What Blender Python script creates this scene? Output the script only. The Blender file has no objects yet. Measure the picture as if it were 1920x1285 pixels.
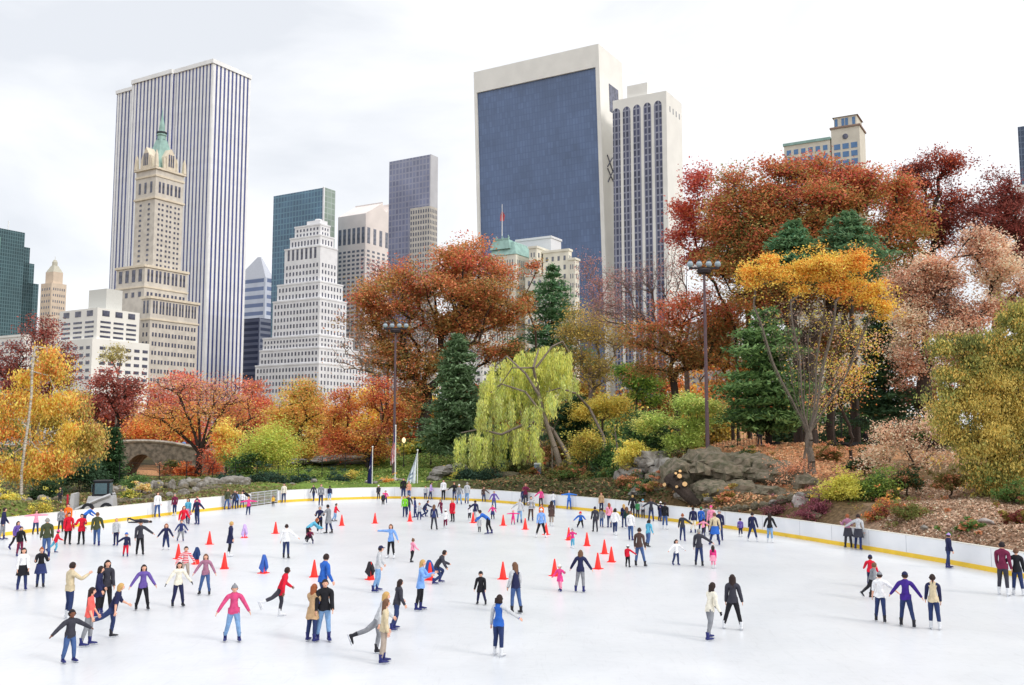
import bpy, bmesh, math, random
import numpy as np
from mathutils import Vector, Matrix, noise

# ------------------------------------------------------------------ camera
F = 1780.0; HC = 5.9; PT = math.atan(174.5 / F)
CP, SP = math.cos(PT), math.sin(PT)
sc = bpy.context.scene
col = sc.collection
cam_d = bpy.data.cameras.new('camera'); cam = bpy.data.objects.new('camera', cam_d); col.objects.link(cam)
cam.location = (0, 0, HC); cam.rotation_euler = (math.pi / 2 + PT, 0, 0)
cam_d.sensor_width = 36; cam_d.lens = 36 * F / 1920; cam_d.clip_start = 0.5; cam_d.clip_end = 9000
sc.camera = cam
# ------------------------------------------------------------------ world: bright broken overcast
SUN_AZ, SUN_EL = math.radians(122), math.radians(33)
w = bpy.data.worlds.new('World'); sc.world = w; w.use_nodes = True
nt = w.node_tree; nt.nodes.clear()
N = nt.nodes.new; L = nt.links.new
out = N('ShaderNodeOutputWorld'); bg = N('ShaderNodeBackground')
sky = N('ShaderNodeTexSky'); sky.sky_type = 'NISHITA'; sky.sun_disc = False
sky.sun_elevation = SUN_EL; sky.sun_rotation = SUN_AZ; sky.air_density = 1.0; sky.dust_density = 2.0
tc = N('ShaderNodeTexCoord'); mp = N('ShaderNodeMapping'); mp.inputs['Scale'].default_value = (1.3, 1.3, 3.6)
mp.inputs['Location'].default_value = (0.35, 0.2, 0.7)
no = N('ShaderNodeTexNoise'); no.inputs['Scale'].default_value = 1.7; no.inputs['Detail'].default_value = 7
no.inputs['Roughness'].default_value = 0.52; no.inputs['Distortion'].default_value = 0.5
rp = N('ShaderNodeValToRGB'); e = rp.color_ramp.elements
e[0].position = 0.37; e[0].color = (7.7, 7.95, 8.4, 1); e[1].position = 0.55; e[1].color = (9.9, 10.0, 10.2, 1)
mx = N('ShaderNodeMix'); mx.data_type = 'RGBA'; mx.inputs['Factor'].default_value = 0.9
# an overcast sky is brighter overhead than near the horizon
sxyz = N('ShaderNodeSeparateXYZ'); L(tc.outputs['Generated'], sxyz.inputs[0])
zr = N('ShaderNodeMapRange'); zr.inputs['From Min'].default_value = .45; zr.inputs['From Max'].default_value = 1.0; zr.inputs['To Min'].default_value = 1.0; zr.inputs['To Max'].default_value = 1.7
L(sxyz.outputs[2], zr.inputs['Value'])
vs_ = N('ShaderNodeVectorMath'); vs_.operation = 'SCALE'
L(tc.outputs['Generated'], mp.inputs[0]); L(mp.outputs[0], no.inputs['Vector']); L(no.outputs['Fac'], rp.inputs[0])
L(sky.outputs[0], mx.inputs['A']); L(rp.outputs[0], mx.inputs['B']); L(mx.outputs['Result'], vs_.inputs[0]); L(zr.outputs[0], vs_.inputs['Scale']); L(vs_.outputs[0], bg.inputs[0])
bg.inputs['Strength'].default_value = 0.1; L(bg.outputs[0], out.inputs[0])
sd = bpy.data.lights.new('sun', 'SUN'); sd.energy = 1.35; sd.angle = math.radians(16); sd.color = (1.0, 0.95, 0.88)
so = bpy.data.objects.new('sun', sd); col.objects.link(so)
sdir = Vector((math.sin(SUN_AZ) * math.cos(SUN_EL), math.cos(SUN_AZ) * math.cos(SUN_EL), math.sin(SUN_EL)))
so.rotation_euler = sdir.to_track_quat('Z', 'Y').to_euler()
sc.view_settings.view_transform = 'Standard'; sc.view_settings.look = 'None'
sc.view_settings.exposure = 0.22; sc.view_settings.gamma = 1.0
sc.render.engine = 'CYCLES'

R = random.Random(7); RNG = np.random.default_rng(11)

# ------------------------------------------------------------------ pixel <-> world
def ray(px, py):
    r = (px - 960) / F; u = (642.5 - py) / F
    return Vector((r, CP - u * SP, SP + u * CP))
def at(px, py, Y):
    d = ray(px, py); t = Y / d.y
    return Vector((d.x * t, Y, HC + d.z * t))
def gnd(px, py, z=0.0):
    d = ray(px, py); t = (z - HC) / d.z
    return Vector((d.x * t, d.y * t, z))
def proj(p):
    dz = p[2] - HC; dep = p[1] * CP + dz * SP
    return 960 + F * p[0] / dep, 642.5 - F * (dz * CP - p[1] * SP) / dep
def ppm(Y): return F / Y

# ------------------------------------------------------------------ materials
def lin(c):
    return tuple(((x / 255.0) / 12.92 if x / 255.0 < .04045 else ((x / 255.0 + .055) / 1.055) ** 2.4) for x in c)
_mats = {}
def M(name, rgb, rough=0.8, var=0.12, scale=3.0, bump=0.0, metal=0.0, spec=0.3, detail=4, rgb2=None, lo=.4, hi=.6, stretch=None, emit=None):
    if name in _mats: return _mats[name]
    m = bpy.data.materials.new(name); m.use_nodes = True; _mats[name] = m
    t = m.node_tree; b = t.nodes['Principled BSDF']
    b.inputs['Roughness'].default_value = rough; b.inputs['Metallic'].default_value = metal
    b.inputs['Specular IOR Level'].default_value = spec
    c = lin(rgb) if max(rgb) > 1.001 else rgb
    c2 = None if rgb2 is None else (lin(rgb2) if max(rgb2) > 1.001 else rgb2)
    tcn = t.nodes.new('ShaderNodeTexCoord'); nz = t.nodes.new('ShaderNodeTexNoise')
    nz.inputs['Scale'].default_value = scale; nz.inputs['Detail'].default_value = detail
    if stretch:
        mpn = t.nodes.new('ShaderNodeMapping'); mpn.inputs['Scale'].default_value = stretch
        t.links.new(tcn.outputs['Object'], mpn.inputs[0]); t.links.new(mpn.outputs[0], nz.inputs['Vector'])
    else: t.links.new(tcn.outputs['Object'], nz.inputs['Vector'])
    ra = t.nodes.new('ShaderNodeValToRGB'); el = ra.color_ramp.elements
    el[0].position = lo; el[1].position = hi
    if c2: el[0].color = (*c, 1); el[1].color = (*c2, 1)
    else:
        el[0].color = (*[x * (1 - var) for x in c], 1); el[1].color = (*[min(1, x * (1 + var)) for x in c], 1)
    t.links.new(nz.outputs['Fac'], ra.inputs[0]); t.links.new(ra.outputs[0], b.inputs['Base Color'])
    if bump:
        bp = t.nodes.new('ShaderNodeBump'); bp.inputs['Strength'].default_value = bump; bp.inputs['Distance'].default_value = 0.1
        t.links.new(nz.outputs['Fac'], bp.inputs['Height']); t.links.new(bp.outputs[0], b.inputs['Normal'])
    if emit:
        b.inputs['Emission Color'].default_value = (*lin(emit), 1); b.inputs['Emission Strength'].default_value = 1.0
    return m
def M_attr(name, rough=0.8, transl=0.0, scale=8.0, var=0.25, bump=0.0, spec=0.2):
    m = bpy.data.materials.new(name); m.use_nodes = True; _mats[name] = m
    t = m.node_tree; b = t.nodes['Principled BSDF']; b.inputs['Roughness'].default_value = rough
    b.inputs['Specular IOR Level'].default_value = spec
    a = t.nodes.new('ShaderNodeAttribute'); a.attribute_name = 'Col'
    tcn = t.nodes.new('ShaderNodeTexCoord'); nz = t.nodes.new('ShaderNodeTexNoise')
    nz.inputs['Scale'].default_value = scale; nz.inputs['Detail'].default_value = 6
    t.links.new(tcn.outputs['Object'], nz.inputs['Vector'])
    mr = t.nodes.new('ShaderNodeMapRange'); mr.inputs['From Min'].default_value = .3; mr.inputs['From Max'].default_value = .7
    mr.inputs['To Min'].default_value = 1 - var; mr.inputs['To Max'].default_value = 1 + var
    mm = t.nodes.new('ShaderNodeVectorMath'); mm.operation = 'SCALE'
    t.links.new(nz.outputs['Fac'], mr.inputs['Value']); t.links.new(a.outputs['Color'], mm.inputs[0]); t.links.new(mr.outputs[0], mm.inputs['Scale'])
    t.links.new(mm.outputs[0], b.inputs['Base Color'])
    if bump:
        bp = t.nodes.new('ShaderNodeBump'); bp.inputs['Strength'].default_value = bump; bp.inputs['Distance'].default_value = .15
        t.links.new(nz.outputs['Fac'], bp.inputs['Height']); t.links.new(bp.outputs[0], b.inputs['Normal'])
    if transl:
        tr = t.nodes.new('ShaderNodeBsdfTranslucent'); ms = t.nodes.new('ShaderNodeMixShader'); ms.inputs[0].default_value = transl
        t.links.new(mm.outputs[0], tr.inputs[0]); t.links.new(b.outputs[0], ms.inputs[1]); t.links.new(tr.outputs[0], ms.inputs[2])
        t.links.new(ms.outputs[0], t.nodes['Material Output'].inputs[0])
    return m

# ------------------------------------------------------------------ object helpers
def tag(o, label=None, cat=None, group=None, kind=None):
    if label: o['label'] = label
    if cat: o['category'] = cat
    if group: o['group'] = group
    if kind: o['kind'] = kind
    return o
def thing(name, label, cat, loc=(0, 0, 0), rz=0.0, group=None):
    o = bpy.data.objects.new(name, None); col.objects.link(o); o.location = loc; o.rotation_euler = (0, 0, rz)
    o.empty_display_size = 0.3
    return tag(o, label, cat, group)
def link(name, me, parent=None, loc=None):
    o = bpy.data.objects.new(name, me); col.objects.link(o)
    if parent is not None: o.parent = parent
    if loc is not None: o.location = loc
    return o
class MB:
    def __init__(s): s.v = []; s.f = []; s.m = []
    def add(s, vs, fs, mi=0):
        o = len(s.v); s.v += [tuple(v) for v in vs]; s.f += [tuple(i + o for i in f) for f in fs]; s.m += [mi] * len(fs); return s
    def box(s, x0, x1, y0, y1, z0, z1, mi=0):
        return s.add([(x0, y0, z0), (x1, y0, z0), (x1, y1, z0), (x0, y1, z0), (x0, y0, z1), (x1, y0, z1), (x1, y1, z1), (x0, y1, z1)],
                     [(3, 2, 1, 0), (4, 5, 6, 7), (0, 1, 5, 4), (1, 2, 6, 5), (2, 3, 7, 6), (3, 0, 4, 7)], mi)
    def frus(s, x0, x1, y0, y1, z0, X0, X1, Y0, Y1, z1, mi=0):
        return s.add([(x0, y0, z0), (x1, y0, z0), (x1, y1, z0), (x0, y1, z0), (X0, Y0, z1), (X1, Y0, z1), (X1, Y1, z1), (X0, Y1, z1)],
                     [(3, 2, 1, 0), (4, 5, 6, 7), (0, 1, 5, 4), (1, 2, 6, 5), (2, 3, 7, 6), (3, 0, 4, 7)], mi)
    def lathe(s, prof, cx=0, cy=0, n=12, mi=0):
        vs = []; fs = []
        for r, z in prof:
            for k in range(n):
                a = 2 * math.pi * k / n; vs.append((cx + r * math.cos(a), cy + r * math.sin(a), z))
        for i in range(len(prof) - 1):
            for k in range(n):
                k2 = (k + 1) % n; fs.append((i * n + k, i * n + k2, (i + 1) * n + k2, (i + 1) * n + k))
        fs.append(tuple(range(n))[::-1]); fs.append(tuple((len(prof) - 1) * n + k for k in range(n)))
        return s.add(vs, fs, mi)
    def tube(s, pts, rs, n=6, mi=0):
        vs = []; fs = []
        P_ = [Vector(p) for p in pts]
        for i, p in enumerate(P_):
            d = (P_[min(i + 1, len(P_) - 1)] - P_[max(i - 1, 0)]).normalized()
            a = d.cross(Vector((0, 0, 1))) if abs(d.z) < .9 else d.cross(Vector((1, 0, 0)))
            a.normalize(); b = d.cross(a)
            r = rs[i] if hasattr(rs, '__len__') else rs
            for k in range(n):
                t = 2 * math.pi * k / n; vs.append(p + a * (r * math.cos(t)) + b * (r * math.sin(t)))
        for i in range(len(P_) - 1):
            for k in range(n):
                k2 = (k + 1) % n; fs.append((i * n + k, i * n + k2, (i + 1) * n + k2, (i + 1) * n + k))
        fs.append(tuple(range(n))[::-1]); fs.append(tuple((len(P_) - 1) * n + k for k in range(n)))
        return s.add(vs, fs, mi)
    def mesh(s, name, mats, smooth=False):
        me = bpy.data.meshes.new(name); me.from_pydata(s.v, [], s.f)
        for m in (mats if isinstance(mats, (list, tuple)) else [mats]): me.materials.append(m)
        if any(s.m): me.polygons.foreach_set('material_index', s.m)
        if smooth: me.polygons.foreach_set('use_smooth', [True] * len(s.f))
        me.update()
        bm = bmesh.new(); bm.from_mesh(me); bmesh.ops.recalc_face_normals(bm, faces=bm.faces); bm.to_mesh(me); bm.free()
        return me
    def build(s, name, mats, parent=None, smooth=False): return link(name, s.mesh(name, mats, smooth), parent)
def np_mesh(name, V, Fq, mat, colr=None, smooth=False):
    """quads (n,4) mesh from numpy; colr (n,3) per face"""
    me = bpy.data.meshes.new(name); n = len(Fq)
    me.vertices.add(len(V)); me.vertices.foreach_set('co', np.ascontiguousarray(V, dtype=np.float32).ravel())
    me.loops.add(n * 4); me.loops.foreach_set('vertex_index', np.ascontiguousarray(Fq, dtype=np.int32).ravel())
    me.polygons.add(n); me.polygons.foreach_set('loop_start', np.arange(n, dtype=np.int32) * 4)
    if smooth: me.polygons.foreach_set('use_smooth', np.ones(n, dtype=bool))
    me.materials.append(mat)
    if colr is not None:
        a = me.attributes.new('Col', 'FLOAT_COLOR', 'FACE'); c = np.ones((n, 4), dtype=np.float32); c[:, :3] = colr
        a.data.foreach_set('color', c.ravel())
    me.update(calc_edges=True)
    return me
def tubes_np(P0, P1, R0, R1, k=5):
    d = P1 - P0; ln = np.linalg.norm(d, axis=1, keepdims=True) + 1e-9; d = d / ln
    up = np.where(np.abs(d[:, 2:3]) < .9, np.array([[0, 0, 1.0]]), np.array([[1.0, 0, 0]]))
    a = np.cross(d, up); a /= np.linalg.norm(a, axis=1, keepdims=True) + 1e-9; b = np.cross(d, a)
    n = len(P0); V = np.zeros((n, 2 * k, 3))
    for i in range(k):
        t = 2 * math.pi * i / k; o = a * math.cos(t) + b * math.sin(t)
        V[:, i] = P0 + o * R0[:, None]; V[:, k + i] = P1 + o * R1[:, None]
    f = np.array([[i, (i + 1) % k, k + (i + 1) % k, k + i] for i in range(k)])
    Fq = (np.arange(n)[:, None, None] * 2 * k + f[None]).reshape(-1, 4)
    return V.reshape(-1, 3), Fq
def noise3(p, s=1.0, seed=0.0):
    x, y, z = p[:, 0] * s + seed, p[:, 1] * s + seed * 1.7, p[:, 2] * s + seed * 2.3
    return (np.sin(x * 1.9 + 1.3 * np.sin(y * 1.1 + z)) + np.sin(y * 2.3 + 1.7 * np.sin(z * 1.3 + x * .7)) + np.sin(z * 2.1 + 1.5 * np.sin(x * .9 + y * 1.2))) / 3
# ------------------------------------------------------------------ rink outline (foot of the boards) from left to right
RIM = [(-130, 1030), (-60, 1015), (0, 1006), (70, 997), (140, 988), (230, 977), (320, 966), (380, 959.5), (440, 953), (470, 950), (520, 943), (570, 940), (620, 938),
       (680, 936), (740, 935), (800, 936), (850, 938), (905, 940.5), (960, 945), (1000, 948.5), (1040, 952.5), (1080, 956), (1120, 960), (1155, 964), (1190, 968.5), (1250, 977), (1300, 983),
       (1360, 991), (1430, 1000), (1500, 1011), (1560, 1021), (1630, 1032), (1700, 1044), (1780, 1058), (1860, 1073), (1930, 1087), (2060, 1115)]
rim = [gnd(x, y) for x, y in RIM]
a0, a1 = rim[0], rim[-1]
rim_all = [Vector((-19, 13, 0)), Vector((-27, 15, 0)), Vector((-34, 22, 0)), Vector((-37, 33, 0))] + rim + [Vector((a1.x + .5, 27, 0)), Vector((22, 18, 0)), Vector((17, 14, 0)), Vector((10, 13, 0))]
RP = np.array([(p.x, p.y) for p in rim_all])
def rink_dist(X, Y):
    """distance outside the rink (0 inside)"""
    X = np.asarray(X, float); Y = np.asarray(Y, float)
    best = np.full(X.shape, 1e9); ins = np.zeros(X.shape, bool); n = len(RP)
    for i in range(n):
        x0, y0 = RP[i]; x1, y1 = RP[(i + 1) % n]
        dx, dy = x1 - x0, y1 - y0
        t = np.clip(((X - x0) * dx + (Y - y0) * dy) / (dx * dx + dy * dy), 0, 1)
        best = np.minimum(best, np.hypot(X - x0 - t * dx, Y - y0 - t * dy))
        c = ((y0 > Y) != (y1 > Y)) & (X < (x1 - x0) * (Y - y0) / (y1 - y0 + 1e-12) + x0)
        ins ^= c
    return np.where(ins, 0, best), ins
# control points: px, py, depth -> ground height there; colour of the ground cover
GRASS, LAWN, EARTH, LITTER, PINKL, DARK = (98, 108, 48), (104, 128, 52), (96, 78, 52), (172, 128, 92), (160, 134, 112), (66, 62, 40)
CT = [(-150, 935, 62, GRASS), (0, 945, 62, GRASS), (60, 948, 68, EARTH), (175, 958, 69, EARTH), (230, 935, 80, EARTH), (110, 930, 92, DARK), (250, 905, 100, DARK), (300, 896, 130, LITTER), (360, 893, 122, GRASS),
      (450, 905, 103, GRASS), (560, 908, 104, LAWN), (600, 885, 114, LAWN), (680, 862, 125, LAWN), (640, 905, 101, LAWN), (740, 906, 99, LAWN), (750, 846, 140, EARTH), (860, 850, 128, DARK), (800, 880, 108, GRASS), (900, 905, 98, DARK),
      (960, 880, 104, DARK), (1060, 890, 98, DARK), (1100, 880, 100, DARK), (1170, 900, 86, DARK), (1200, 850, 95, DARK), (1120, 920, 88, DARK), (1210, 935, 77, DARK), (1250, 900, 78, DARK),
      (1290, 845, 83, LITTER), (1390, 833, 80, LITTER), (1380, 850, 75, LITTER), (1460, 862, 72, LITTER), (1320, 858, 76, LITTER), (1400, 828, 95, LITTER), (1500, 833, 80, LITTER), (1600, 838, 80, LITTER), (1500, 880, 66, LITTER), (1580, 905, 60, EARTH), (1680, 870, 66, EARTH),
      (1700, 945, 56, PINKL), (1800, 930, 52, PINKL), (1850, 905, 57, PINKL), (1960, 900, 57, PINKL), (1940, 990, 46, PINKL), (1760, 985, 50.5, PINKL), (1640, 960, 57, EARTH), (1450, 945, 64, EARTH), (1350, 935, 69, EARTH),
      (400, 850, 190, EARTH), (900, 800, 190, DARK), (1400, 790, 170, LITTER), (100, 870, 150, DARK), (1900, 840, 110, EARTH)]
cps = np.array([(at(a, b, c).x, c, at(a, b, c).z) for a, b, c, _ in CT]); cpc = np.array([lin(k) for *_, k in CT])
EX = [(-100, 250, 3), (0, 260, 5), (120, 250, 6), (-70, 20, .3), (70, 25, 1.5), (0, 0, 0), (-120, 120, 1), (140, 120, 5), (-300, 400, 2), (300, 400, 4), (0, 500, 3)]
cps = np.vstack([cps, np.array(EX)]); cpc = np.vstack([cpc, np.array([lin(EARTH)] * len(EX))])
def gz_np(X, Y):
    X = np.asarray(X, float); Y = np.asarray(Y, float)
    d2 = (X[..., None] - cps[:, 0]) ** 2 + (Y[..., None] - cps[:, 1]) ** 2 + 6.0
    wt = d2 ** -1.7; z = (wt * cps[:, 2]).sum(-1) / wt.sum(-1)
    d, ins = rink_dist(X, Y)
    s = np.clip((d - .2) / 3.5, 0, 1); s = s * s * (3 - 2 * s)
    far = np.clip((np.hypot(X, Y) - 400) / 300, 0, 1)
    z = z * (1 - far)
    base = 0.0 + .12 * (np.sin(X * .9 + 1.3 * np.sin(Y * .7)) + np.sin(Y * 1.1 + X * .4)) * s
    return np.where(ins, -0.12, z * s + base * (1 - far))
def gz(x, y): return float(gz_np(np.array([x]), np.array([y]))[0])
xs = np.concatenate([-np.geomspace(4000, 125, 14), np.arange(-120, 121, 1.2), np.geomspace(125, 4000, 14)])
ys = np.concatenate([-np.geomspace(1500, 20, 8), np.arange(-10, 30, 4), np.arange(30, 150, 1.0), np.arange(150, 300, 6), np.geomspace(310, 7000, 14)])
GX, GY = np.meshgrid(xs, ys); GZ = gz_np(GX, GY)
V = np.stack([GX, GY, GZ], -1).reshape(-1, 3); nx, ny = len(xs), len(ys)
ii = (np.arange(ny - 1)[:, None] * nx + np.arange(nx - 1)[None]).ravel()
Fq = np.stack([ii, ii + 1, ii + nx + 1, ii + nx], -1)
fc = V[Fq].mean(1)
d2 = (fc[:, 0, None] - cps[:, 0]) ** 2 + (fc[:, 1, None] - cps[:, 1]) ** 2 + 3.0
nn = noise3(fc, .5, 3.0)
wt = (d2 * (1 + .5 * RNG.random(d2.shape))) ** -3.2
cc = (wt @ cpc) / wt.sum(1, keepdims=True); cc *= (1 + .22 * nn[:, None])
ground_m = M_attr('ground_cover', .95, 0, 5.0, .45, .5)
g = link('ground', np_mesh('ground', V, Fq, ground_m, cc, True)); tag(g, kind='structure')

# ice sheet
ice_m = M('ice', (215, 218, 222), .45, .035, .35, 0.03, rgb2=(222, 224, 227), spec=.35, lo=.3, hi=.7)
t_ = ice_m.node_tree; b_ = t_.nodes['Principled BSDF']; b_.inputs['Roughness'].default_value = .32; b_.inputs['Specular IOR Level'].default_value = .45
tc_ = t_.nodes['Texture Coordinate']; cur = [l for l in t_.links if l.to_socket == b_.inputs['Base Color']][0].from_socket
for k_, (scl, str_, amt, lo_, hi_) in enumerate([(7.0, (1, .12, 1), .05, .60, .66), (9.0, (.1, 1, 1), .05, .61, .67), (.16, (1, 1, 1), .045, .42, .62), (2.2, (1, 1, 1), .025, .5, .6)]):
    mp_ = t_.nodes.new('ShaderNodeMapping'); mp_.inputs['Scale'].default_value = str_; mp_.inputs['Rotation'].default_value = (0, 0, .5 * k_ + .3)
    n_ = t_.nodes.new('ShaderNodeTexNoise'); n_.inputs['Scale'].default_value = scl; n_.inputs['Detail'].default_value = 8; n_.inputs['Distortion'].default_value = 1.4
    r_ = t_.nodes.new('ShaderNodeMapRange'); r_.inputs['From Min'].default_value = lo_; r_.inputs['From Max'].default_value = hi_; r_.inputs['To Min'].default_value = 1.0; r_.inputs['To Max'].default_value = 1 - amt
    v_ = t_.nodes.new('ShaderNodeVectorMath'); v_.operation = 'SCALE'
    t_.links.new(tc_.outputs['Object'], mp_.inputs[0]); t_.links.new(mp_.outputs[0], n_.inputs['Vector']); t_.links.new(n_.outputs['Fac'], r_.inputs[0]); t_.links.new(cur, v_.inputs[0]); t_.links.new(r_.outputs[0], v_.inputs['Scale']); cur = v_.outputs[0]
t_.links.new(cur, b_.inputs['Base Color'])
mb = MB(); mb.add([(p.x, p.y, 0) for p in rim_all], [tuple(range(len(rim_all)))])
o = mb.build('ice_rink', ice_m); tag(o, kind='structure')

# skate-scraped ruts are only a bump on the ice; boards round the rink
white_m = M('white_board', (228, 230, 233), .45, .03, .6, rgb2=(236, 237, 239))
yel_m = M('yellow_kick', (238, 198, 62), .5, .06, 1.0)
cap_m = M('board_cap', (226, 224, 214), .5, .05)
def strip(pts, z0, z1, o0, o1, closed=False):
    mb = MB(); n = len(pts); vs = []
    for i, p in enumerate(pts):
        a = pts[max(i - 1, 0)]; b = pts[min(i + 1, n - 1)]
        d = (b - a).normalized(); nrm = Vector((-d.y, d.x, 0))
        for oo, z in ((o0, z0), (o1, z0), (o1, z1), (o0, z1)):
            q = p + nrm * oo; vs.append((q.x, q.y, z))
    fs = []
    for i in range(n - 1):
        for k in range(4): fs.append((i * 4 + k, i * 4 + (k + 1) % 4, i * 4 + 4 + (k + 1) % 4, i * 4 + 4 + k))
    fs += [(0, 1, 2, 3), tuple((n - 1) * 4 + k for k in (3, 2, 1, 0))]
    mb.add(vs, fs); return mb
def densify(pts, step=2.4):
    o = []
    for a, b in zip(pts[:-1], pts[1:]):
        k = max(1, int((b - a).length / step))
        for i in range(k): o.append(a.lerp(b, i / k))
    o.append(pts[-1]); return o
gi = next(i for i, (x, y) in enumerate(RIM) if x == 470); gj = gi + 1
off = 4
left_run = densify(rim_all[:off + gi + 1]); right_run = densify(rim_all[off + gj:] + [rim_all[0]])
for run, lab in ((left_run, 'white rink boards with yellow kick strip on the left, ending at the grey gate'),
                 (right_run, 'white rink boards with yellow kick strip curving from the grey gate round to the right')):
    t = thing('rink_boards', lab, 'rink boards', (0, 0, 0), 0, 'boards around the ice')
    strip(run, .21, 1.03, 0.0, .12).build('board_panel', white_m, t)
    strip(run, 0.0, .21, -.02, .12).build('kick_strip', yel_m, t)
    for i_ in range(1, len(run) - 1):
        a_, b_ = run[i_ - 1], run[i_ + 1]; d_ = (b_ - a_).normalized(); nn_ = Vector((-d_.y, d_.x, 0)); p_ = run[i_]
        q_ = [p_ - d_ * .015 - nn_ * .006, p_ + d_ * .015 - nn_ * .006, p_ + d_ * .015 + nn_ * .05, p_ - d_ * .015 + nn_ * .05]
        jm = MB(); jm.add([(v.x, v.y, .215) for v in q_] + [(v.x, v.y, 1.025) for v in q_], [(3, 2, 1, 0), (4, 5, 6, 7), (0, 1, 5, 4), (1, 2, 6, 5), (2, 3, 7, 6), (3, 0, 4, 7)])
        jm.build('panel_joint', M('joint_grey', (190, 192, 197), .6), t)
    strip(run, 1.03, 1.07, -.015, .14).build('cap_rail', cap_m, t)
# metal gate in the gap
met = M('galvanised', (186, 188, 194), .5, .08, 4)
A, B = rim_all[off + gi], rim_all[off + gj]; ln = (B - A).length; ang = math.atan2(B.y - A.y, B.x - A.x)
t = thing('metal_gate', 'grey tubular metal gate standing in the gap of the boards', 'gate', A, ang)
fr = MB(); 
for z in (.12, 1.12): fr.tube([(0, 0, z), (ln, 0, z)], .035)
for k in range(5): fr.tube([(ln * k / 4, 0, .02), (ln * k / 4, 0, 1.15)], .035)
fr.build('gate_frame', met, t)
br = MB()
for k in range(1, 28): br.tube([(ln * k / 28, 0, .12), (ln * k / 28, 0, 1.1)], .013, 4)
for z in (.4, .7, .9): br.tube([(0, 0, z), (ln, 0, z)], .018, 4)
br.build('bars', met, t)
# ------------------------------------------------------------------ the city beyond the park
BR = math.radians(59.5); dR = Vector((math.cos(BR), math.sin(BR), 0)); dL = Vector((-math.sin(BR), math.cos(BR), 0))
def solve(C, d, px):
    lo, hi = 0.0, 260.0; s = 1 if px > proj(C)[0] else -1
    for _ in range(40):
        m_ = (lo + hi) / 2
        if s * (proj(C + d * m_)[0] - px) < 0: lo = m_
        else: hi = m_
    return lo
def corner(cx, ty, Y): c = at(cx, ty, Y); return c, Vector((c.x, c.y, 0))
def bld(name, label, cx, ty, Y, xl, xr, group='buildings beyond the park', cat='building'):
    c, b = corner(cx, ty, Y)
    t = thing(name, label, cat, b, BR, group)
    return t, solve(c, dL, xl), solve(c, dR, xr), c.z
_wm = {}
def windows(parent, lst, mat, name='window', cap=90):
    """lst of (face, a, z, w, h, off): centre a along the face, bottom z. Individual parts for the topmost ones."""
    lst = sorted(lst, key=lambda q: -q[2]); rest = MB()
    for i, (fc_, a, z, w_, h_, x0) in enumerate(lst):
        d = .12
        if i < cap:
            key = (fc_, round(w_, 2), round(h_, 2), mat.name, name)
            if key not in _wm:
                mb = MB()
                if fc_ == 'L': mb.box(-d, .1, -w_ / 2, w_ / 2, 0, h_)
                else: mb.box(-w_ / 2, w_ / 2, -d, .1, 0, h_)
                _wm[key] = mb.mesh(name, mat)
            link(name, _wm[key], parent, (x0, a, z) if fc_ == 'L' else (a, x0, z))
        else:
            if fc_ == 'L': rest.box(x0 - d, x0 + .1, a - w_ / 2, a + w_ / 2, z, z + h_)
            else: rest.box(a - w_ / 2, a + w_ / 2, x0 - d, x0 + .1, z, z + h_)
    if rest.f: tag(rest.build(name, mat, parent), kind='stuff')
def grid(fc_, a0, a1, z0, z1, nc, nr, wf=.5, hf=.55, x0=0.0, skip=0.0, pair=False):
    o = []; da = (a1 - a0) / nc; dz = (z1 - z0) / nr
    for r in range(nr):
        for c in range(nc):
            if R.random() < skip: continue
            if pair:
                for s in (-.22, .22): o.append((fc_, a0 + da * (c + .5 + s), z0 + dz * (r + .2), da * wf * .5, dz * hf, x0))
            else: o.append((fc_, a0 + da * (c + .5), z0 + dz * (r + .2), da * wf, dz * hf, x0))
    return o
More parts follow.
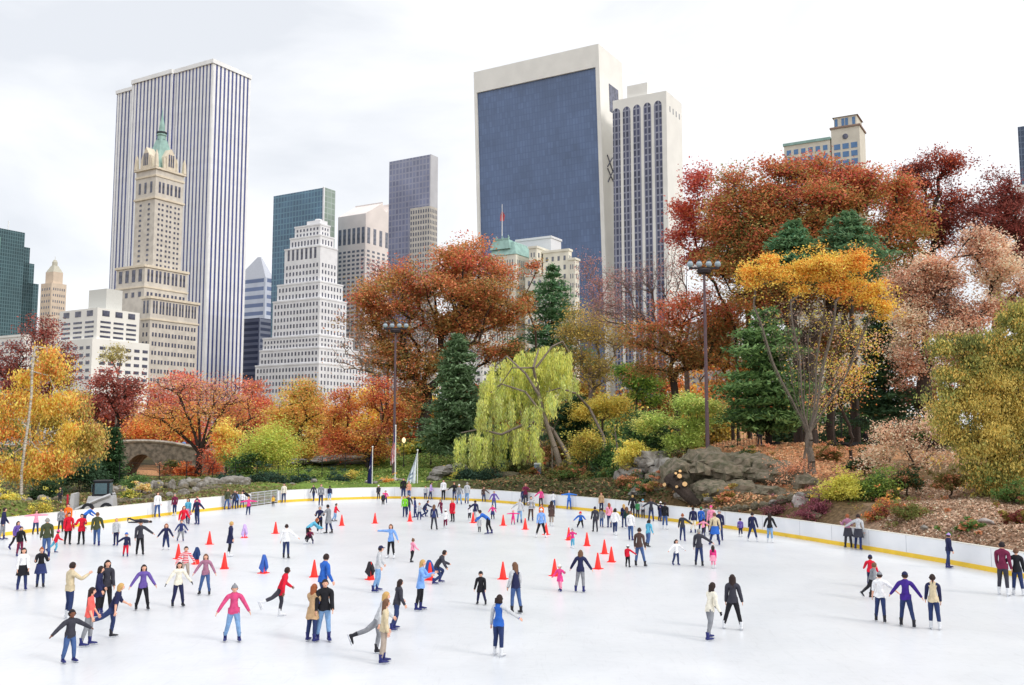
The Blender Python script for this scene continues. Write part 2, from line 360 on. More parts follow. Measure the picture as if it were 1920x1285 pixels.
def glass(name, rgb, rough=.25, nx_=30, sx=1.5, sz=3.8, line=(90, 110, 140), var=.15, mort=.05, metal=.0, cloud_refl=.16):
    """curtain wall: glass panes with slightly different tones and mullion lines, in object space"""
    m = bpy.data.materials.new(name); m.use_nodes = True; t = m.node_tree; b = t.nodes['Principled BSDF']
    b.inputs['Roughness'].default_value = rough; b.inputs['Specular IOR Level'].default_value = .5; b.inputs['Metallic'].default_value = metal
    tcn = t.nodes.new('ShaderNodeTexCoord'); sp = t.nodes.new('ShaderNodeSeparateXYZ'); t.links.new(tcn.outputs['Object'], sp.inputs[0])
    ad = t.nodes.new('ShaderNodeMath'); ad.operation = 'ADD'; t.links.new(sp.outputs[0], ad.inputs[0]); t.links.new(sp.outputs[1], ad.inputs[1])
    cb = t.nodes.new('ShaderNodeCombineXYZ'); t.links.new(ad.outputs[0], cb.inputs[0]); t.links.new(sp.outputs[2], cb.inputs[1])
    bk = t.nodes.new('ShaderNodeTexBrick'); bk.offset = 0.0; bk.inputs['Scale'].default_value = 1.0
    bk.inputs['Brick Width'].default_value = sx; bk.inputs['Row Height'].default_value = sz; bk.inputs['Mortar Size'].default_value = mort * min(sx, sz)
    c = lin(rgb)
    bk.inputs['Color1'].default_value = (*[x * (1 - var) for x in c], 1); bk.inputs['Color2'].default_value = (*[x * (1 + var) for x in c], 1)
    bk.inputs['Mortar'].default_value = (*lin(line), 1)
    t.links.new(cb.outputs[0], bk.inputs['Vector'])
    nz = t.nodes.new('ShaderNodeTexNoise'); nz.inputs['Scale'].default_value = .05; nz.inputs['Detail'].default_value = 5
    t.links.new(tcn.outputs['Object'], nz.inputs['Vector'])
    mr = t.nodes.new('ShaderNodeMapRange'); mr.inputs['From Min'].default_value = .3; mr.inputs['From Max'].default_value = .7; mr.inputs['To Min'].default_value = 1 - cloud_refl; mr.inputs['To Max'].default_value = 1 + cloud_refl  # soft cloud reflections painted into the pane colour as noise
    mm = t.nodes.new('ShaderNodeVectorMath'); mm.operation = 'SCALE'; t.links.new(nz.outputs['Fac'], mr.inputs[0])
    t.links.new(bk.outputs['Color'], mm.inputs[0]); t.links.new(mr.outputs[0], mm.inputs['Scale']); t.links.new(mm.outputs[0], b.inputs['Base Color'])
    return m
wht = M('marble', (238, 238, 238), .6, .04, .15); cream = M('travertine', (234, 232, 226), .7, .03, .1)
tan = M('tan_brick', (204, 197, 187), .85, .08, .3); tan2 = M('tan_trim', (220, 208, 188), .85, .06, .4)
win_d = M('window_dark', (86, 88, 106), .2, .4, .4, spec=.6); win_g = M('window_grey', (112, 116, 128), .2, .3, .4, spec=.6)
copper = M('green_copper', (146, 178, 170), .6, .12, .4); roofg = M('flat_roof', (130, 130, 130), .9)

# --- tall white striped tower
t, wl, wr, h = bld('striped_tower', 'very tall white tower with narrow vertical stripes of dark blue glass', 400, 113, 560, 210, 470)
gl = glass('striped_glass', (76, 84, 136), .2, sx=50, sz=3.7, line=(86, 92, 130), mort=.012)
c400 = at(400, 113, 560); s1 = solve(c400, dL, 328); s2 = solve(c400, dL, 252)
mb = MB(); mb.box(0, wr, 0, s1, 0, h - 2); mb.box(-1.6, wr, s1, s2, 0, h - 2); mb.box(4, wr, s2, wl, 0, h - 2.5); mb.build('glass_body', gl, t)
mb = MB(); mb.box(-.9, wr + .3, -.9, s1, h - 2, h + .6); mb.box(-2.5, wr, s1, s2, h - 2, h + .6); mb.box(3.2, wr, s2, wl + .5, h - 2.5, h - .2); mb.build('roof_band', wht, t)
def piers(a0, a1, n, face, x0, zt, lw=.54):
    w_ = (a1 - a0) / n
    pm = MB()
    if face == 'L': pm.box(-.12, .3, -w_ * lw / 2, w_ * lw / 2, 0, zt)
    else: pm.box(-w_ * lw / 2, w_ * lw / 2, -.12, .3, 0, zt)
    pm = pm.mesh('pier', wht)
    for i in range(n + 1):
        a = a0 + w_ * i
        if face == 'L' : a = min(a, a1 - w_ * lw / 2) if i == n else a
        link('pier', pm, t, (x0, a, 0) if face == 'L' else (a, x0, 0))
piers(.6, s1, 11, 'L', 0, h - 2); piers(s1 + .8, s2 - .3, 11, 'L', -1.6, h - 2); piers(s2 + 1, wl - .8, 6, 'L', 4, h - 2.5)
piers(1.4, wr - .8, 9, 'R', 0, h - 2)

# --- ornate tan hotel tower with copper spire
def tower_steps():
    Y = 480
    t, wl, wr, h = bld('spired_tower', 'slender tan brick tower with ornate crown and green copper spire', 293, 312, Y, 256, 345)
    W_ = MB(); W_.box(0, wr, 0, wl, 0, h); W_.build('wall', tan, t)
    z1 = at(293, 372, Y).z; tr = MB()
    for zz, p in ((h - 1.2, .9), (z1, .7), (at(293, 330, Y).z, .4)): tr.box(-p, wr + p, -p, wl + p, zz, zz + 1.0)
    tr.build('cornice', tan2, t)
    # crown: copper hip roof, lantern, needle
    cx, cy = wr / 2, wl / 2; zt = at(300, 222, Y).z; zl = at(303, 243, Y).z; tip = at(304, 188, Y).z
    rf = MB(); rf.frus(2, wr - 2, 2, wl - 2, h, cx - 1.9, cx + 1.9, cy - 1.9, cy + 1.9, at(300, 250, Y).z)
    rf.lathe([(2.3, at(300, 250, Y).z), (2.1, zl), (2.6, zl + .4), (2.4, zl + 1.2), (1.7, zl + 1.6), (1.3, zt), (.35, tip - 4), (.1, tip)], cx, cy, 8)
    rf.build('copper_spire', copper, t)
    rg = MB(); rg.lathe([(2.7, at(300, 238, Y).z), (2.7, at(300, 238, Y).z + .8)], cx, cy, 8); rg.build('lantern_rail', M('dark_rail', (60, 66, 70)), t)
    for k, (x, y, hh, r) in enumerate([(0, 0, 9, .9), (wr, 0, 8, .9), (0, wl, 8, .9), (wr, wl, 8, .9), (wr * .28, 0, 7, .6), (wr * .72, 0, 7, .6), (0, wl * .28, 7, .6), (0, wl * .72, 7, .6)]):
        p = MB(); p.frus(x - r, x + r, y - r, y + r, h, x - r * .7, x + r * .7, y - r * .7, y + r * .7, h + hh * .7); p.frus(x - r * .7, x + r * .7, y - r * .7, y + r * .7, h + hh * .7, x - .1, x + .1, y - .1, y + .1, h + hh)
        p.build('pinnacle', tan2, t)
    # gabled dormers
    for face in 'LR':
        ww = wl if face == 'L' else wr; zg = at(293, 272, Y).z; d = MB(); a0, a1 = ww * .33, ww * .67; m_ = ww / 2
        zz = h + (zg - h) * .6
        if face == 'R': vs = [(a0, -.5, h), (a1, -.5, h), (a1, -.5, zz), (m_, -.5, zg), (a0, -.5, zz)]; vs += [(x, 4.5, z) for x, _, z in vs]
        else: vs = [(-.5, a0, h), (-.5, a1, h), (-.5, a1, zz), (-.5, m_, zg), (-.5, a0, zz)]; vs += [(4.5, y, z) for _, y, z in vs]
        d.add(vs, [(0, 1, 2, 3, 4), (9, 8, 7, 6, 5)] + [(i, (i + 1) % 5, 5 + (i + 1) % 5, 5 + i) for i in range(5)]); dd = d.build('dormer', tan2, t)
        windows(dd, [(face, m_ + s, h + 1.5, .8, 6.5, -.5) for s in (-1.3, 0, 1.3)], win_d, 'dormer_window')
    wz0, wz1 = at(293, 500, Y).z, z1 - 1; nr = 13
    ws = grid('R', 1.2, wr - 1.2, wz0, wz1, 3, nr, .42, .42, pair=True) + grid('L', 1.2, wl - 1.2, wz0, wz1, 2, nr, .25, .42)
    ws += grid('R', 1.2, wr - 1.2, z1 + 1.5, z1 + 11, 3, 1, .5, .62, pair=True) + grid('L', 1, wl - 1, z1 + 1.5, z1 + 11, 3, 1, .35, .62)
    windows(t, ws, win_d, cap=95)
    # shoulder block behind-left and lower wing in front
    c0 = t.matrix_world
    for (cx_, ty, Yb, xl, xr, cols, lab) in ((272, 497, 474, 219, 352, (4, 5), 'middle'), (283, 556, 462, 266, 372, (2, 7), 'low')):
        c = at(cx_, ty, Yb); org = Vector((t.location.x, t.location.y, 0)); rel = Vector((c.x, c.y, 0)) - org
        ox, oy = rel.dot(dR), rel.dot(dL); a, b_ = solve(c, dL, xl), solve(c, dR, xr)
        bb = MB(); bb.box(ox, ox + b_, oy, oy + a, 0, c.z); bo = bb.build('wing', tan, t)
        cr = MB(); cr.box(ox - .7, ox + b_ + .7, oy - .7, oy + a + .7, c.z - .9, c.z + .3); cr.box(ox - .5, ox + b_ + .5, oy - .5, oy + a + .5, c.z - 11.4, c.z - 10.6); cr.build('cornice', tan2, t)
        wz = at(cx_, 560 if lab == 'middle' else 720, Yb).z; hh = c.z - 11.5
        nr = max(1, int((hh - wz) / 4.0))
        l2 = grid('R', ox + .8, ox + b_ - .8, wz, hh, cols[1], nr, .5, .45, oy, pair=True) + grid('L', oy + .8, oy + a - .8, wz, hh, cols[0], nr, .4, .45, ox)
        l2 += grid('R', ox + .8, ox + b_ - .8, c.z - 10, c.z - 1, cols[1], 1, .5, .7, oy, pair=True) + grid('L', oy + .8, oy + a - .8, c.z - 10, c.z - 1, cols[0], 1, .5, .7, ox)
        windows(bo, l2, win_d, cap=85)
tower_steps()

# --- white block with ribbon windows
t, wl, wr, h = bld('white_apartment_block', 'low white apartment block with ribbon windows and pale rooftop box', 183, 577, 430, 112, 262)
W_ = MB(); W_.box(0, wr, 0, wl, 0, h); W_.box(-3, wr + 5, -1.5, wl + 4, 0, at(183, 636, 430).z); W_.build('wall', cream, t)
c = at(200, 541, 440); rel = Vector((c.x, c.y, 0)) - t.location; ox, oy = rel.dot(dR), rel.dot(dL)
pb = MB(); pb.box(ox, ox + solve(c, dR, 230), oy, oy + solve(c, dL, 167), h - 1, c.z); pb.build('rooftop_box', M('grey_box', (205, 205, 200), .8, .04), t)
zb = at(183, 636, 430).z
ws = grid('R', 1, wr - 1, zb + .5, h - 5, 3, 4, .78, .42) + grid('L', 1, wl - 1, zb + .5, h - 5, 3, 4, .72, .42) + grid('R', 1, wr - 1, h - 4.4, h - .3, 3, 1, .55, .65) + grid('L', 1, wl - 1, h - 4.4, h - .3, 3, 1, .5, .65)
ws += grid('R', 0, wr + 5, at(183, 715, 430).z, zb - 2, 6, 5, .62, .42, -1.5) + grid('L', -1, wl + 4, at(183, 715, 430).z, zb - 2, 7, 5, .55, .42, -3)
windows(t, ws, win_d, cap=95)

# --- stepped dark green glass tower, far left
t, wl, wr, h = bld('green_glass_tower', 'dark green glass tower stepping down to the right at the left edge', -20, 424, 900, -90, 47)
gg = glass('green_glass', (44, 72, 78), .12, sx=2.4, sz=3.6, line=(84, 112, 118), mort=.16)
W_ = MB(); W_.box(0, wr, 0, wl, 0, h)
for xr, ty in ((60, 450), (68, 480), (76, 518)): W_.box(4, 4 + solve(Vector((t.location.x, t.location.y, at(-20, ty, 900).z)), dR, xr) - 4, 3, wl, 0, at(-20, ty, 900).z)
W_.build('glass_body', gg, t)
lg = MB(); lg.box(wr * .12, wr * .3, -.8, .5, 30, h - 9); lg.build('bright_bay', M('pale_green_glass', (150, 196, 180), .2, .1, .1), t)
an = MB(); an.tube([(wr * .62, 6, h), (wr * .62, 6, h + 10)], .5); an.build('mast', wht, t)

# --- small stone tower with cupola
t, wl, wr, h = bld('cupola_tower', 'small pale stone tower with cupola beside the green glass tower', 97, 530, 800, 77, 125)
W_ = MB(); W_.box(0, wr, 0, wl, 0, h); zc = at(97, 508, 800).z; W_.box(2.5, wr - 2.5, 2, wl - 2, h, zc); W_.build('wall', M('pale_stone', (214, 196, 176), .85, .06, .2), t)
cu = MB(); cx, cy = wr / 2, wl / 2; zt = at(100, 488, 800).z
cu.frus(2.5, wr - 2.5, 2, wl - 2, zc, cx - 2, cx + 2, cy - 2, cy + 2, zc + 6); cu.lathe([(2.2, zc + 6), (2.2, zc + 9), (1.2, zc + 11), (.25, zt), (.1, zt + 5)], cx, cy, 8); cu.build('cupola', M('stone_cap', (190, 186, 170)), t)
windows(t, grid('R', 1, wr - 1, 60, h - 2, 6, 14, .42, .4) + grid('L', 1, wl - 1, 60, h - 2, 4, 14, .42, .4), win_g, cap=60)

# --- blue grey banded tower with pointed top, and a dark one below it
t, wl, wr, h = bld('banded_tower', 'blue glass tower with pale bands and pointed top behind the striped tower', 498, 520, 850, 440, 514)
W_ = MB(); W_.box(0, wr, 0, wl, 0, h); W_.build('glass_body', glass('banded', (110, 128, 168), .2, sx=60, sz=7.5, line=(196, 204, 220), mort=.28), t)
rf = MB(); rf.frus(0, wr, 0, wl, h, wr * .45, wr * .55, wl * .3, wl * .4, at(490, 478, 850).z); rf.build('pointed_roof', M('zinc', (190, 194, 204), .5), t)
t, wl, wr, h = bld('dark_office_block', 'dark grey banded office block between striped tower and white stepped tower', 487, 596, 640, 455, 508)
W_ = MB(); W_.box(0, wr, 0, wl, 0, h); W_.build('glass_body', glass('darkband', (74, 82, 104), .25, sx=40, sz=4, line=(128, 134, 150), mort=.25), t)

# --- blue green glass slab
t, wl, wr, h = bld('teal_glass_slab', 'teal glass slab tower rising behind the white stepped tower', 607, 352, 680, 513, 628)
W_ = MB(); W_.box(0, wr, 0, wl, 0, h); W_.build('glass_body', glass('teal', (84, 118, 142), .12, sx=3.0, sz=4.2, line=(112, 154, 172), mort=.14), t)
e_ = MB(); e_.box(.3, wr + .25, -.3, 0, 0, h + .3); e_.build('side_wall', glass('teal_side', (134, 150, 138), .4, sx=4, sz=4.2, line=(160, 172, 166), mort=.1), t)
cp = MB(); cp.box(-.3, .8, -.5, .6, 0, h + .5); cp.build('corner_fin', wht, t)

# --- white stepped masonry tower
win_s = M('window_soft', (96, 98, 114), .25, .35, .4, spec=.5)
def stepped():
    Y = 520; t, wl, wr, h = bld('white_stepped_tower', 'white stepped stone skyscraper covered in small windows', 601, 418, Y, 556, 618)
    st = [(553, 619, 420, 9.0), (544, 626, 442, 7.5), (534, 633, 463, 6.0), (520, 643, 531, 4.0), (512, 650, 563, 2.5), (493, 662, 632, 1.0), (487, 672, 655, .5), (479, 690, 684, 0.0)]
    wm_ = M('white_brick', (232, 232, 234), .85, .05, .2); prev = None; base = t.location.copy(); ws = []; org = base
    for i, (xl, xr, ty, s) in enumerate(st):
        zt = at(601, ty, Y).z; o_ = s - 9.0; c = Vector((org.x, org.y, zt)) + dR * o_ + dL * o_
        a, b_ = solve(c, dL, xl), solve(c, dR, xr)
        zb = at(601, st[i + 1][2], Y).z if i + 1 < len(st) else 0
        W_ = MB(); W_.box(o_, o_ + b_, o_, o_ + a, zb - (1 if i + 1 < len(st) else 0), zt); W_.box(o_ - .25, o_ + b_ + .25, o_ - .25, o_ + a + .25, zt - .5, zt + .35)
        tr = W_.build('tier', wm_, t)
        z0 = max(zb, at(601, 740, Y).z); nr = max(1, int(round((zt - z0 - 1) / 3.7)))
        nl, nrr = max(3, int(a / 2.45)), max(3, int(b_ / 2.6)); 
        ws = grid('L', o_ + .8, o_ + a - .8, z0 + .4, zt - 1, nl, nr, .42, .55, o_) + grid('R', o_ + .8, o_ + b_ - .8, z0 + .4, zt - 1, nrr, nr, .36, .55, o_)
        if i == 2: ws = [q for q in ws if q[2] < zt - 8] + grid('L', o_ + 2, o_ + a - 1.5, zt - 8, zt - 1.5, 7, 1, .45, .95, o_)
        windows(tr, ws, win_s, cap=24)
    pt = MB(); pt.box(2, 8, 2, 12, h, h + 2.4); pt.lathe([(2, h), (2, h + 3.5)], 5, 6, 8); pt.build('rooftop_plant', wm_, t)
stepped()

# --- pink granite tower with broken pediment
Y = 700
t, wl, wr, h = bld('pediment_tower', 'pinkish granite tower with broken pediment top and round notch', 686, 400, Y, 634, 752)
gr = M('pink_granite', (232, 222, 216), .7, .04, .1)
W_ = MB(); W_.box(0, wr, 0, wl, 0, h); W_.build('wall', gr, t)
pd = MB(); n = 10; zp = at(712, 383, Y).z + 5; pts = [(0, h)]; m_ = wr * .56; rr = wr * .1
pts += [(m_ - rr, zp)] + [(m_ - rr * math.cos(a), zp + 1 - rr * 1.6 * math.sin(a)) for a in [math.pi * k / n for k in range(n + 1)]] + [(m_ + rr, zp), (wr, h)]
vs = [(x, 0, z) for x, z in pts]; k = len(vs); vs += [(x, wl, z) for x, z in pts]
pd.add(vs, [tuple(range(k)), tuple(range(2 * k - 1, k - 1, -1))] + [(i, (i + 1) % k, k + (i + 1) % k, k + i) for i in range(k)])
pd.build('pediment', gr, t)
zt = at(686, 425, Y).z; zm = at(686, 455, Y).z
ws = [('L', wl * (i + .5) / 6, zm, wl / 6 * .6, zt - zm, 0) for i in range(6)] + [('R', wr * (i + .5) / 6, zm, wr / 6 * .45, zt - zm, 0) for i in range(5)]
ws += grid('L', 0.5, wl - .5, 60, zm - 4, 6, 26, .6, .5) + grid('R', .5, wr - .5, 60, zm - 4, 7, 26, .5, .5)
windows(t, ws, win_g, cap=90)

# --- grey slab
Y = 655
t, wl, wr, h = bld('grey_glass_slab', 'plain grey glass slab tower left of the big blue tower', 806, 290, Y, 730, 820)
W_ = MB(); W_.box(0, wr, 0, wl, 0, h); W_.build('glass_body', glass('greyslab', (134, 138, 162), .25, sx=3.0, sz=4.2, line=(158, 160, 176), mort=.18), t)
e_ = MB(); e_.box(.4, wr + .3, -.4, 0, 0, h + .4); e_.build('side_wall', M('slab_side', (186, 186, 190), .5, .05, .1), t)
t, wl, wr, h = bld('tan_reflection_block', 'made-up tan windowed block standing for a reflection in the grey glass slab', 806, 386, 632, 769, 820)  # added block, no real building: solid stand-in for the reflection on the slab's glass
W_ = MB(); W_.box(0, wr, 0, wl, 0, h); W_.build('wall', tan, t)  # body of the added reflection block, not a real wall
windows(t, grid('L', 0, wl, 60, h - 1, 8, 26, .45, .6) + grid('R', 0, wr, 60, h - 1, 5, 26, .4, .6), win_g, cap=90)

# --- big blue glass tower with white frame
def blue_tower():
    Y = 530; t, wl, wr, h = bld('blue_framed_tower', 'huge dark blue glass tower in a broad white travertine frame', 1122, 82, Y, 888, 1166)
    ln_ = .03
    def sh(mb):
        mb.v = [(x + ln_ * (h - z), y - .012 * (h - z), z) for x, y, z in mb.v]; return mb
    zt = at(1117, 124, Y).z; a0 = solve(at(1122, 82, Y), dL, 1115); a1 = wl - 1.9
    b_ = MB(); b_.box(0, wr, a1, wl, 0, h); b_.box(0, wr, 0, a0, 0, h); b_.box(0, wr, a0, a1, zt, h); b_.box(6, wr, a0, a1, 0, zt)
    sh(b_).build('frame', cream, t)
    g_ = MB(); g_.box(1.2, 5, a0, a1, 0, zt)
    sh(g_).build('glass_wall', glass('blue_wall', (92, 112, 148), .16, sx=1.9, sz=3.9, line=(84, 103, 138), mort=.1, var=.10, cloud_refl=.12), t)
    # recess with braces on the narrow side
    s0, s1 = wr * .38, wr * .78
    f0 = MB(); f0.box(s0, s1, -.12, .5, at(1140, 196, Y).z, at(1140, 143, Y).z); sh(f0).build('side_slot', win_d, t)
    f0 = MB(); f0.box(s0 + 1, s1, -.12, .5, 10, at(1140, 410, Y).z); sh(f0).build('side_slot', win_d, t)
    s0, s1 = wr * .2, wr * .42; z0, z1 = at(1142, 335, Y).z, at(1142, 284, Y).z
    for p, q in (((s0, z0), (s1, (z0 + z1) / 2)), ((s0, (z0 + z1) / 2 + 1), (s1, z1)), ((s1, z0 + 2), (s0, (z0 + z1) / 2)), ((s1, (z0 + z1) / 2), (s0, z1))):
        k = MB(); k.tube([(p[0], -.2, p[1]), (q[0], -.2, q[1])], .38, 6); sh(k).build('brace', win_d, t)
blue_tower()

# --- tower with arched window bays
Y = 505
t, wl, wr, h = bld('arched_bay_tower', 'cream tower with five tall arched window bays beside the blue tower', 1249, 170, Y, 1149, 1278)
W_ = MB(); W_.box(0, wr, 0, wl, 0, h); W_.build('wall', cream, t)
c = at(1209, 151, Y + 5); rel = Vector((c.x, c.y, 0)) - t.location; ox, oy = rel.dot(dR), rel.dot(dL)
pb = MB(); pb.box(max(ox, 2), max(ox, 2) + 9, oy, oy + solve(c, dL, 1171), h - 1, c.z); pb.build('rooftop_box', cream, t)
bay = glass('arch_bay', (58, 62, 88), .2, sx=2.2, sz=3.9, line=(138, 140, 156), mort=.2, var=.35)
bw = wl / 5.15; zt = at(1240, 186, Y).z
for i in range(5):
    a = 1.9 + bw * (i + .5); hw = bw * .36; pts = [(a - hw, 0), (a + hw, 0)] + [(a + hw * math.cos(q), zt - hw * 1.2 + hw * 1.2 * math.sin(q)) for q in [math.pi * k / 10 for k in range(11)]]
    vs = [(-.15, y, z) for y, z in pts] + [(.3, y, z) for y, z in pts]; k = len(pts); m1 = MB()
    m1.add(vs, [tuple(range(k)), tuple(range(2 * k - 1, k - 1, -1))] + [(j, (j + 1) % k, k + (j + 1) % k, k + j) for j in range(k)]); m1.build('arched_bay', bay, t)
windows(t, [('R', wr * (.22 + .2 * i), at(1255, 205, Y).z, 1.0, 3.2, 0) for i in range(4)], win_g)

# --- grand hotel with mansard roof, flagpole and white flank
def hotel():
    Y = 430; t, wl, wr, h = bld('chateau_hotel', 'cream chateau style hotel with green copper mansard and rooftop flagpole', 967, 452, Y, 918, 1000)
    ho = M('hotel_brick', (226, 222, 208), .85, .06, .3)
    W_ = MB(); W_.box(0, wr, 0, wl, 0, h - 6); W_.build('wall', ho, t)
    rf = MB(); rf.frus(-.4, wr, -.4, wl, h - 6, 2.5, wr - 2, 2.5, wl - 2, h + .5); rf.frus(0, 6, wl - 11, wl, h - 3, 1.2, 5, wl - 9.5, wl - 1.2, at(936, 446, Y).z); rf.build('mansard', copper, t)
    cr = MB(); zz = at(936, 446, Y).z
    for k in range(6): cr.lathe([(.3, zz), (.12, zz + 1.1), (.3, zz + 1.5), (.05, zz + 2.1)], 1.2 + (k % 2) * 3.6, wl - 9.5 + 1.65 * k, 6)
    cr.box(1.1, 1.3, wl - 9.5, wl - 1.2, zz, zz + .7); cr.build('roof_cresting', copper, t)
    po = MB(); po.tube([(3, wl - 5, zz), (3, wl - 5, at(936, 376, Y).z)], [.22, .12]); po.build('flagpole', wht, t)
    zf = at(936, 388, Y).z; fl = MB(); fl.add([(3, wl - 5, zf), (3.0, wl - 6.6, zf - 2.6), (3.3, wl - 5.9, zf - 5), (2.7, wl - 4.1, zf - 5), (3, wl - 4.0, zf - 2.4), (3.4, wl - 5, zf - 2)], [(0, 1, 5), (0, 5, 4), (1, 2, 5), (2, 3, 5), (3, 4, 5)]); fl.build('flag', M('faded_red', (196, 92, 96)), t)
    blocks = [(1033, 443, Y + 14, 968, 1052, M('penthouse', (226, 228, 232), .7, .03)), (1006, 462, Y - 3, 992, 1034, ho), (1066, 467, Y - 6, 1018, 1072, ho), (1078, 484, Y - 9, 1066, 1086, ho), (1030, 512, Y - 12, 985, 1052, ho)]
    for cx, ty, Yb, xl, xr, mm in blocks:
        c = at(cx, ty, Yb); rel = Vector((c.x, c.y, 0)) - t.location; ox, oy = rel.dot(dR), rel.dot(dL); a, b_ = solve(c, dL, xl), solve(c, dR, xr)
        bb = MB(); bb.box(ox, ox + b_, oy, oy + a, 0, c.z); bb.box(ox - .4, ox + b_ + .4, oy - .4, oy + a + .4, c.z - .8, c.z + .2); bo = bb.build('wing', mm, t)
        if mm is ho:
            zb = at(cx, 700, Yb).z; nr = int((c.z - 2 - zb) / 4)
            windows(bo, grid('L', oy + .5, oy + a - .5, zb, c.z - 1.6, max(2, int(a / 3)), nr, .35, .5, ox) + grid('R', ox + .3, ox + b_ - .3, zb, c.z - 1.6, max(2, int(b_ / 3)), nr, .35, .5, oy), win_g, cap=20)
    windows(t, grid('L', 1, wl - 1, 20, h - 7, 9, 12, .35, .55) + grid('R', 1, wr - 1, 20, h - 7, 8, 12, .35, .55), win_g, cap=60)
hotel()

# --- belvedere tower behind the red trees
Y = 400
t, wl, wr, h = bld('belvedere_tower', 'beige tower with square belvedere and round window above the red trees', 1611, 235, Y, 1558, 1622)
be = M('beige_brick', (212, 206, 192), .85, .05, .3); terr = M('terracotta_roof', (150, 128, 118), .8, .08, .5)
W_ = MB(); W_.box(0, wr, 0, wl, 0, h); zb = at(1608, 213, Y).z; W_.box(.8, wr - .2, 1.2, wl - 1.2, h, zb)
W_.build('wall', be, t)
rf = MB(); rf.box(-.5, wr + .5, -.5, wl + .5, h, h + .7); rf.frus(.2, wr, .5, wl - .5, zb, wr / 2 - .1, wr / 2 + .1, wl / 2 - .3, wl / 2 + .3, zb + 1.8); rf.build('roof', terr, t)
ws = [('L', wl * q, h + 1.2, 1.2, zb - h - 2, .8) for q in (.2, .45, .58, .82)]
for r_ in range(7):
    for q in (.2, .5, .8): ws.append(('L', wl * q, h - 9.5 - r_ * 3.6, wl * .22, 2.4, 0))
windows(t, ws, M('blue_window', (96, 132, 176), .2, .1, .5), cap=60)
rw = MB(); rw.lathe([(1.2, -.2), (1.2, .2)], 0, 0, 14); ro = rw.build('round_window', win_d, t); ro.rotation_euler = (0, math.pi / 2, 0); ro.location = (-.05, wl / 2, h - 4)
c = at(1556, 262, Y + 6); rel = Vector((c.x, c.y, 0)) - t.location; ox, oy = rel.dot(dR), rel.dot(dL)
lw = solve(c, dL, 1470); bb = MB(); bb.box(ox, ox + 14, oy, oy + lw, 0, c.z); wg = bb.build('wing', be, t)
windows(wg, grid('L', oy + .5, oy + lw - .5, c.z - 20, c.z - 1.4, 6, 5, .6, .6, ox), M('blue_window', (0, 0, 0)), cap=30)
cr = MB(); cr.box(ox - .4, ox + 14, oy - .2, oy + lw + .4, c.z, c.z + 1.2); cr.build('copper_edge', copper, t)

# --- right edge
t, wl, wr, h = bld('dark_corner_tower', 'dark blue glass tower cut off by the right edge of view', 1932, 235, 600, 1908, 1975)
W_ = MB(); W_.box(0, wr, 0, wl, 0, h); W_.build('glass_body', glass('darkcorner', (60, 74, 98), .2, sx=3, sz=4, line=(96, 110, 132), mort=.1), t)
t, wl, wr, h = bld('pale_corner_block', 'pale stone block below the dark tower at the right edge', 1930, 345, 500, 1902, 1980)
W_ = MB(); W_.box(0, wr, 0, wl, 0, h); W_.build('wall', cream, t)
windows(t, grid('L', .5, wl - .5, 60, h - 2, 4, 14, .4, .5), win_g, cap=40)
# --- lower street wall glimpsed between the trees
for k, (cx, ty, Y, xl, xr, lab) in enumerate([(45, 628, 500, -70, 74, 'low white town building at the far left behind the golden birch'), (240, 775, 420, 150, 330, 'pale low building glimpsed over the stone bridge'),
        (730, 648, 560, 672, 800, 'pale stone block glimpsed behind the big maple beside the lamp post'), (905, 590, 520, 830, 985, 'cream building seen through the gaps of the big maple'), (1380, 600, 560, 1200, 1470, 'grey apartment building glimpsed between the red trees')]):
    t, wl, wr, h = bld('street_building', lab, cx, ty, Y, xl, xr)
    mm = (cream, cream, wht, cream, M('grey_apartment', (196, 192, 190), .8))[k]
    W_ = MB(); W_.box(0, wr, 0, wl, 0, h); W_.box(-.4, wr + .4, -.4, wl + .4, h - .8, h + .4); W_.build('wall', mm, t)
    nr = max(1, int((h - 8) / 4)); windows(t, grid('L', .5, wl - .5, 6, h - 1.5, max(3, int(wl / 4)), nr, .4, .5) + grid('R', .5, wr - .5, 6, h - 1.5, max(3, int(wr / 4)), nr, .4, .5), win_g, cap=24)
# ------------------------------------------------------------------ trees and shrubs
leaf_m = M_attr('leaves', .7, .32, .6, .12)
bark = M('bark', (92, 78, 66), .95, .3, 6, .4, stretch=(4, 4, .8)); bark_g = M('grey_bark', (128, 116, 104), .95, .25, 6, .4, stretch=(4, 4, .8))
bark_d = M('dark_bark', (62, 52, 46), .95, .25, 6, .4, stretch=(4, 4, .8)); birchm = M('birch_bark', (214, 208, 196), .8, .25, 3, .2, rgb2=(150, 140, 126), stretch=(1, 1, 6))
cutw = M('cut_wood', (226, 184, 130), .8, .1, 6)
RED, MAROON, ORANGE, RUST, OLIVE, YEL, GOLD = (188, 72, 54), (130, 66, 56), (226, 120, 42), (184, 84, 40), (136, 120, 46), (230, 178, 52), (252, 184, 30)
YGREEN, LIME, GREEN, DGREEN, PINE, PINK, TAN, MAUVE, OLIVED = (176, 168, 54), (164, 186, 62), (84, 118, 52), (48, 76, 44), (62, 108, 74), (216, 160, 128), (190, 124, 84), (168, 110, 104), (108, 98, 44)
SALMON, WILL, WILY, BROWNO, TWIG = (206, 96, 70), (176, 188, 92), (226, 200, 72), (150, 96, 40), (150, 122, 108)
LG = 1.75; SAT = .81
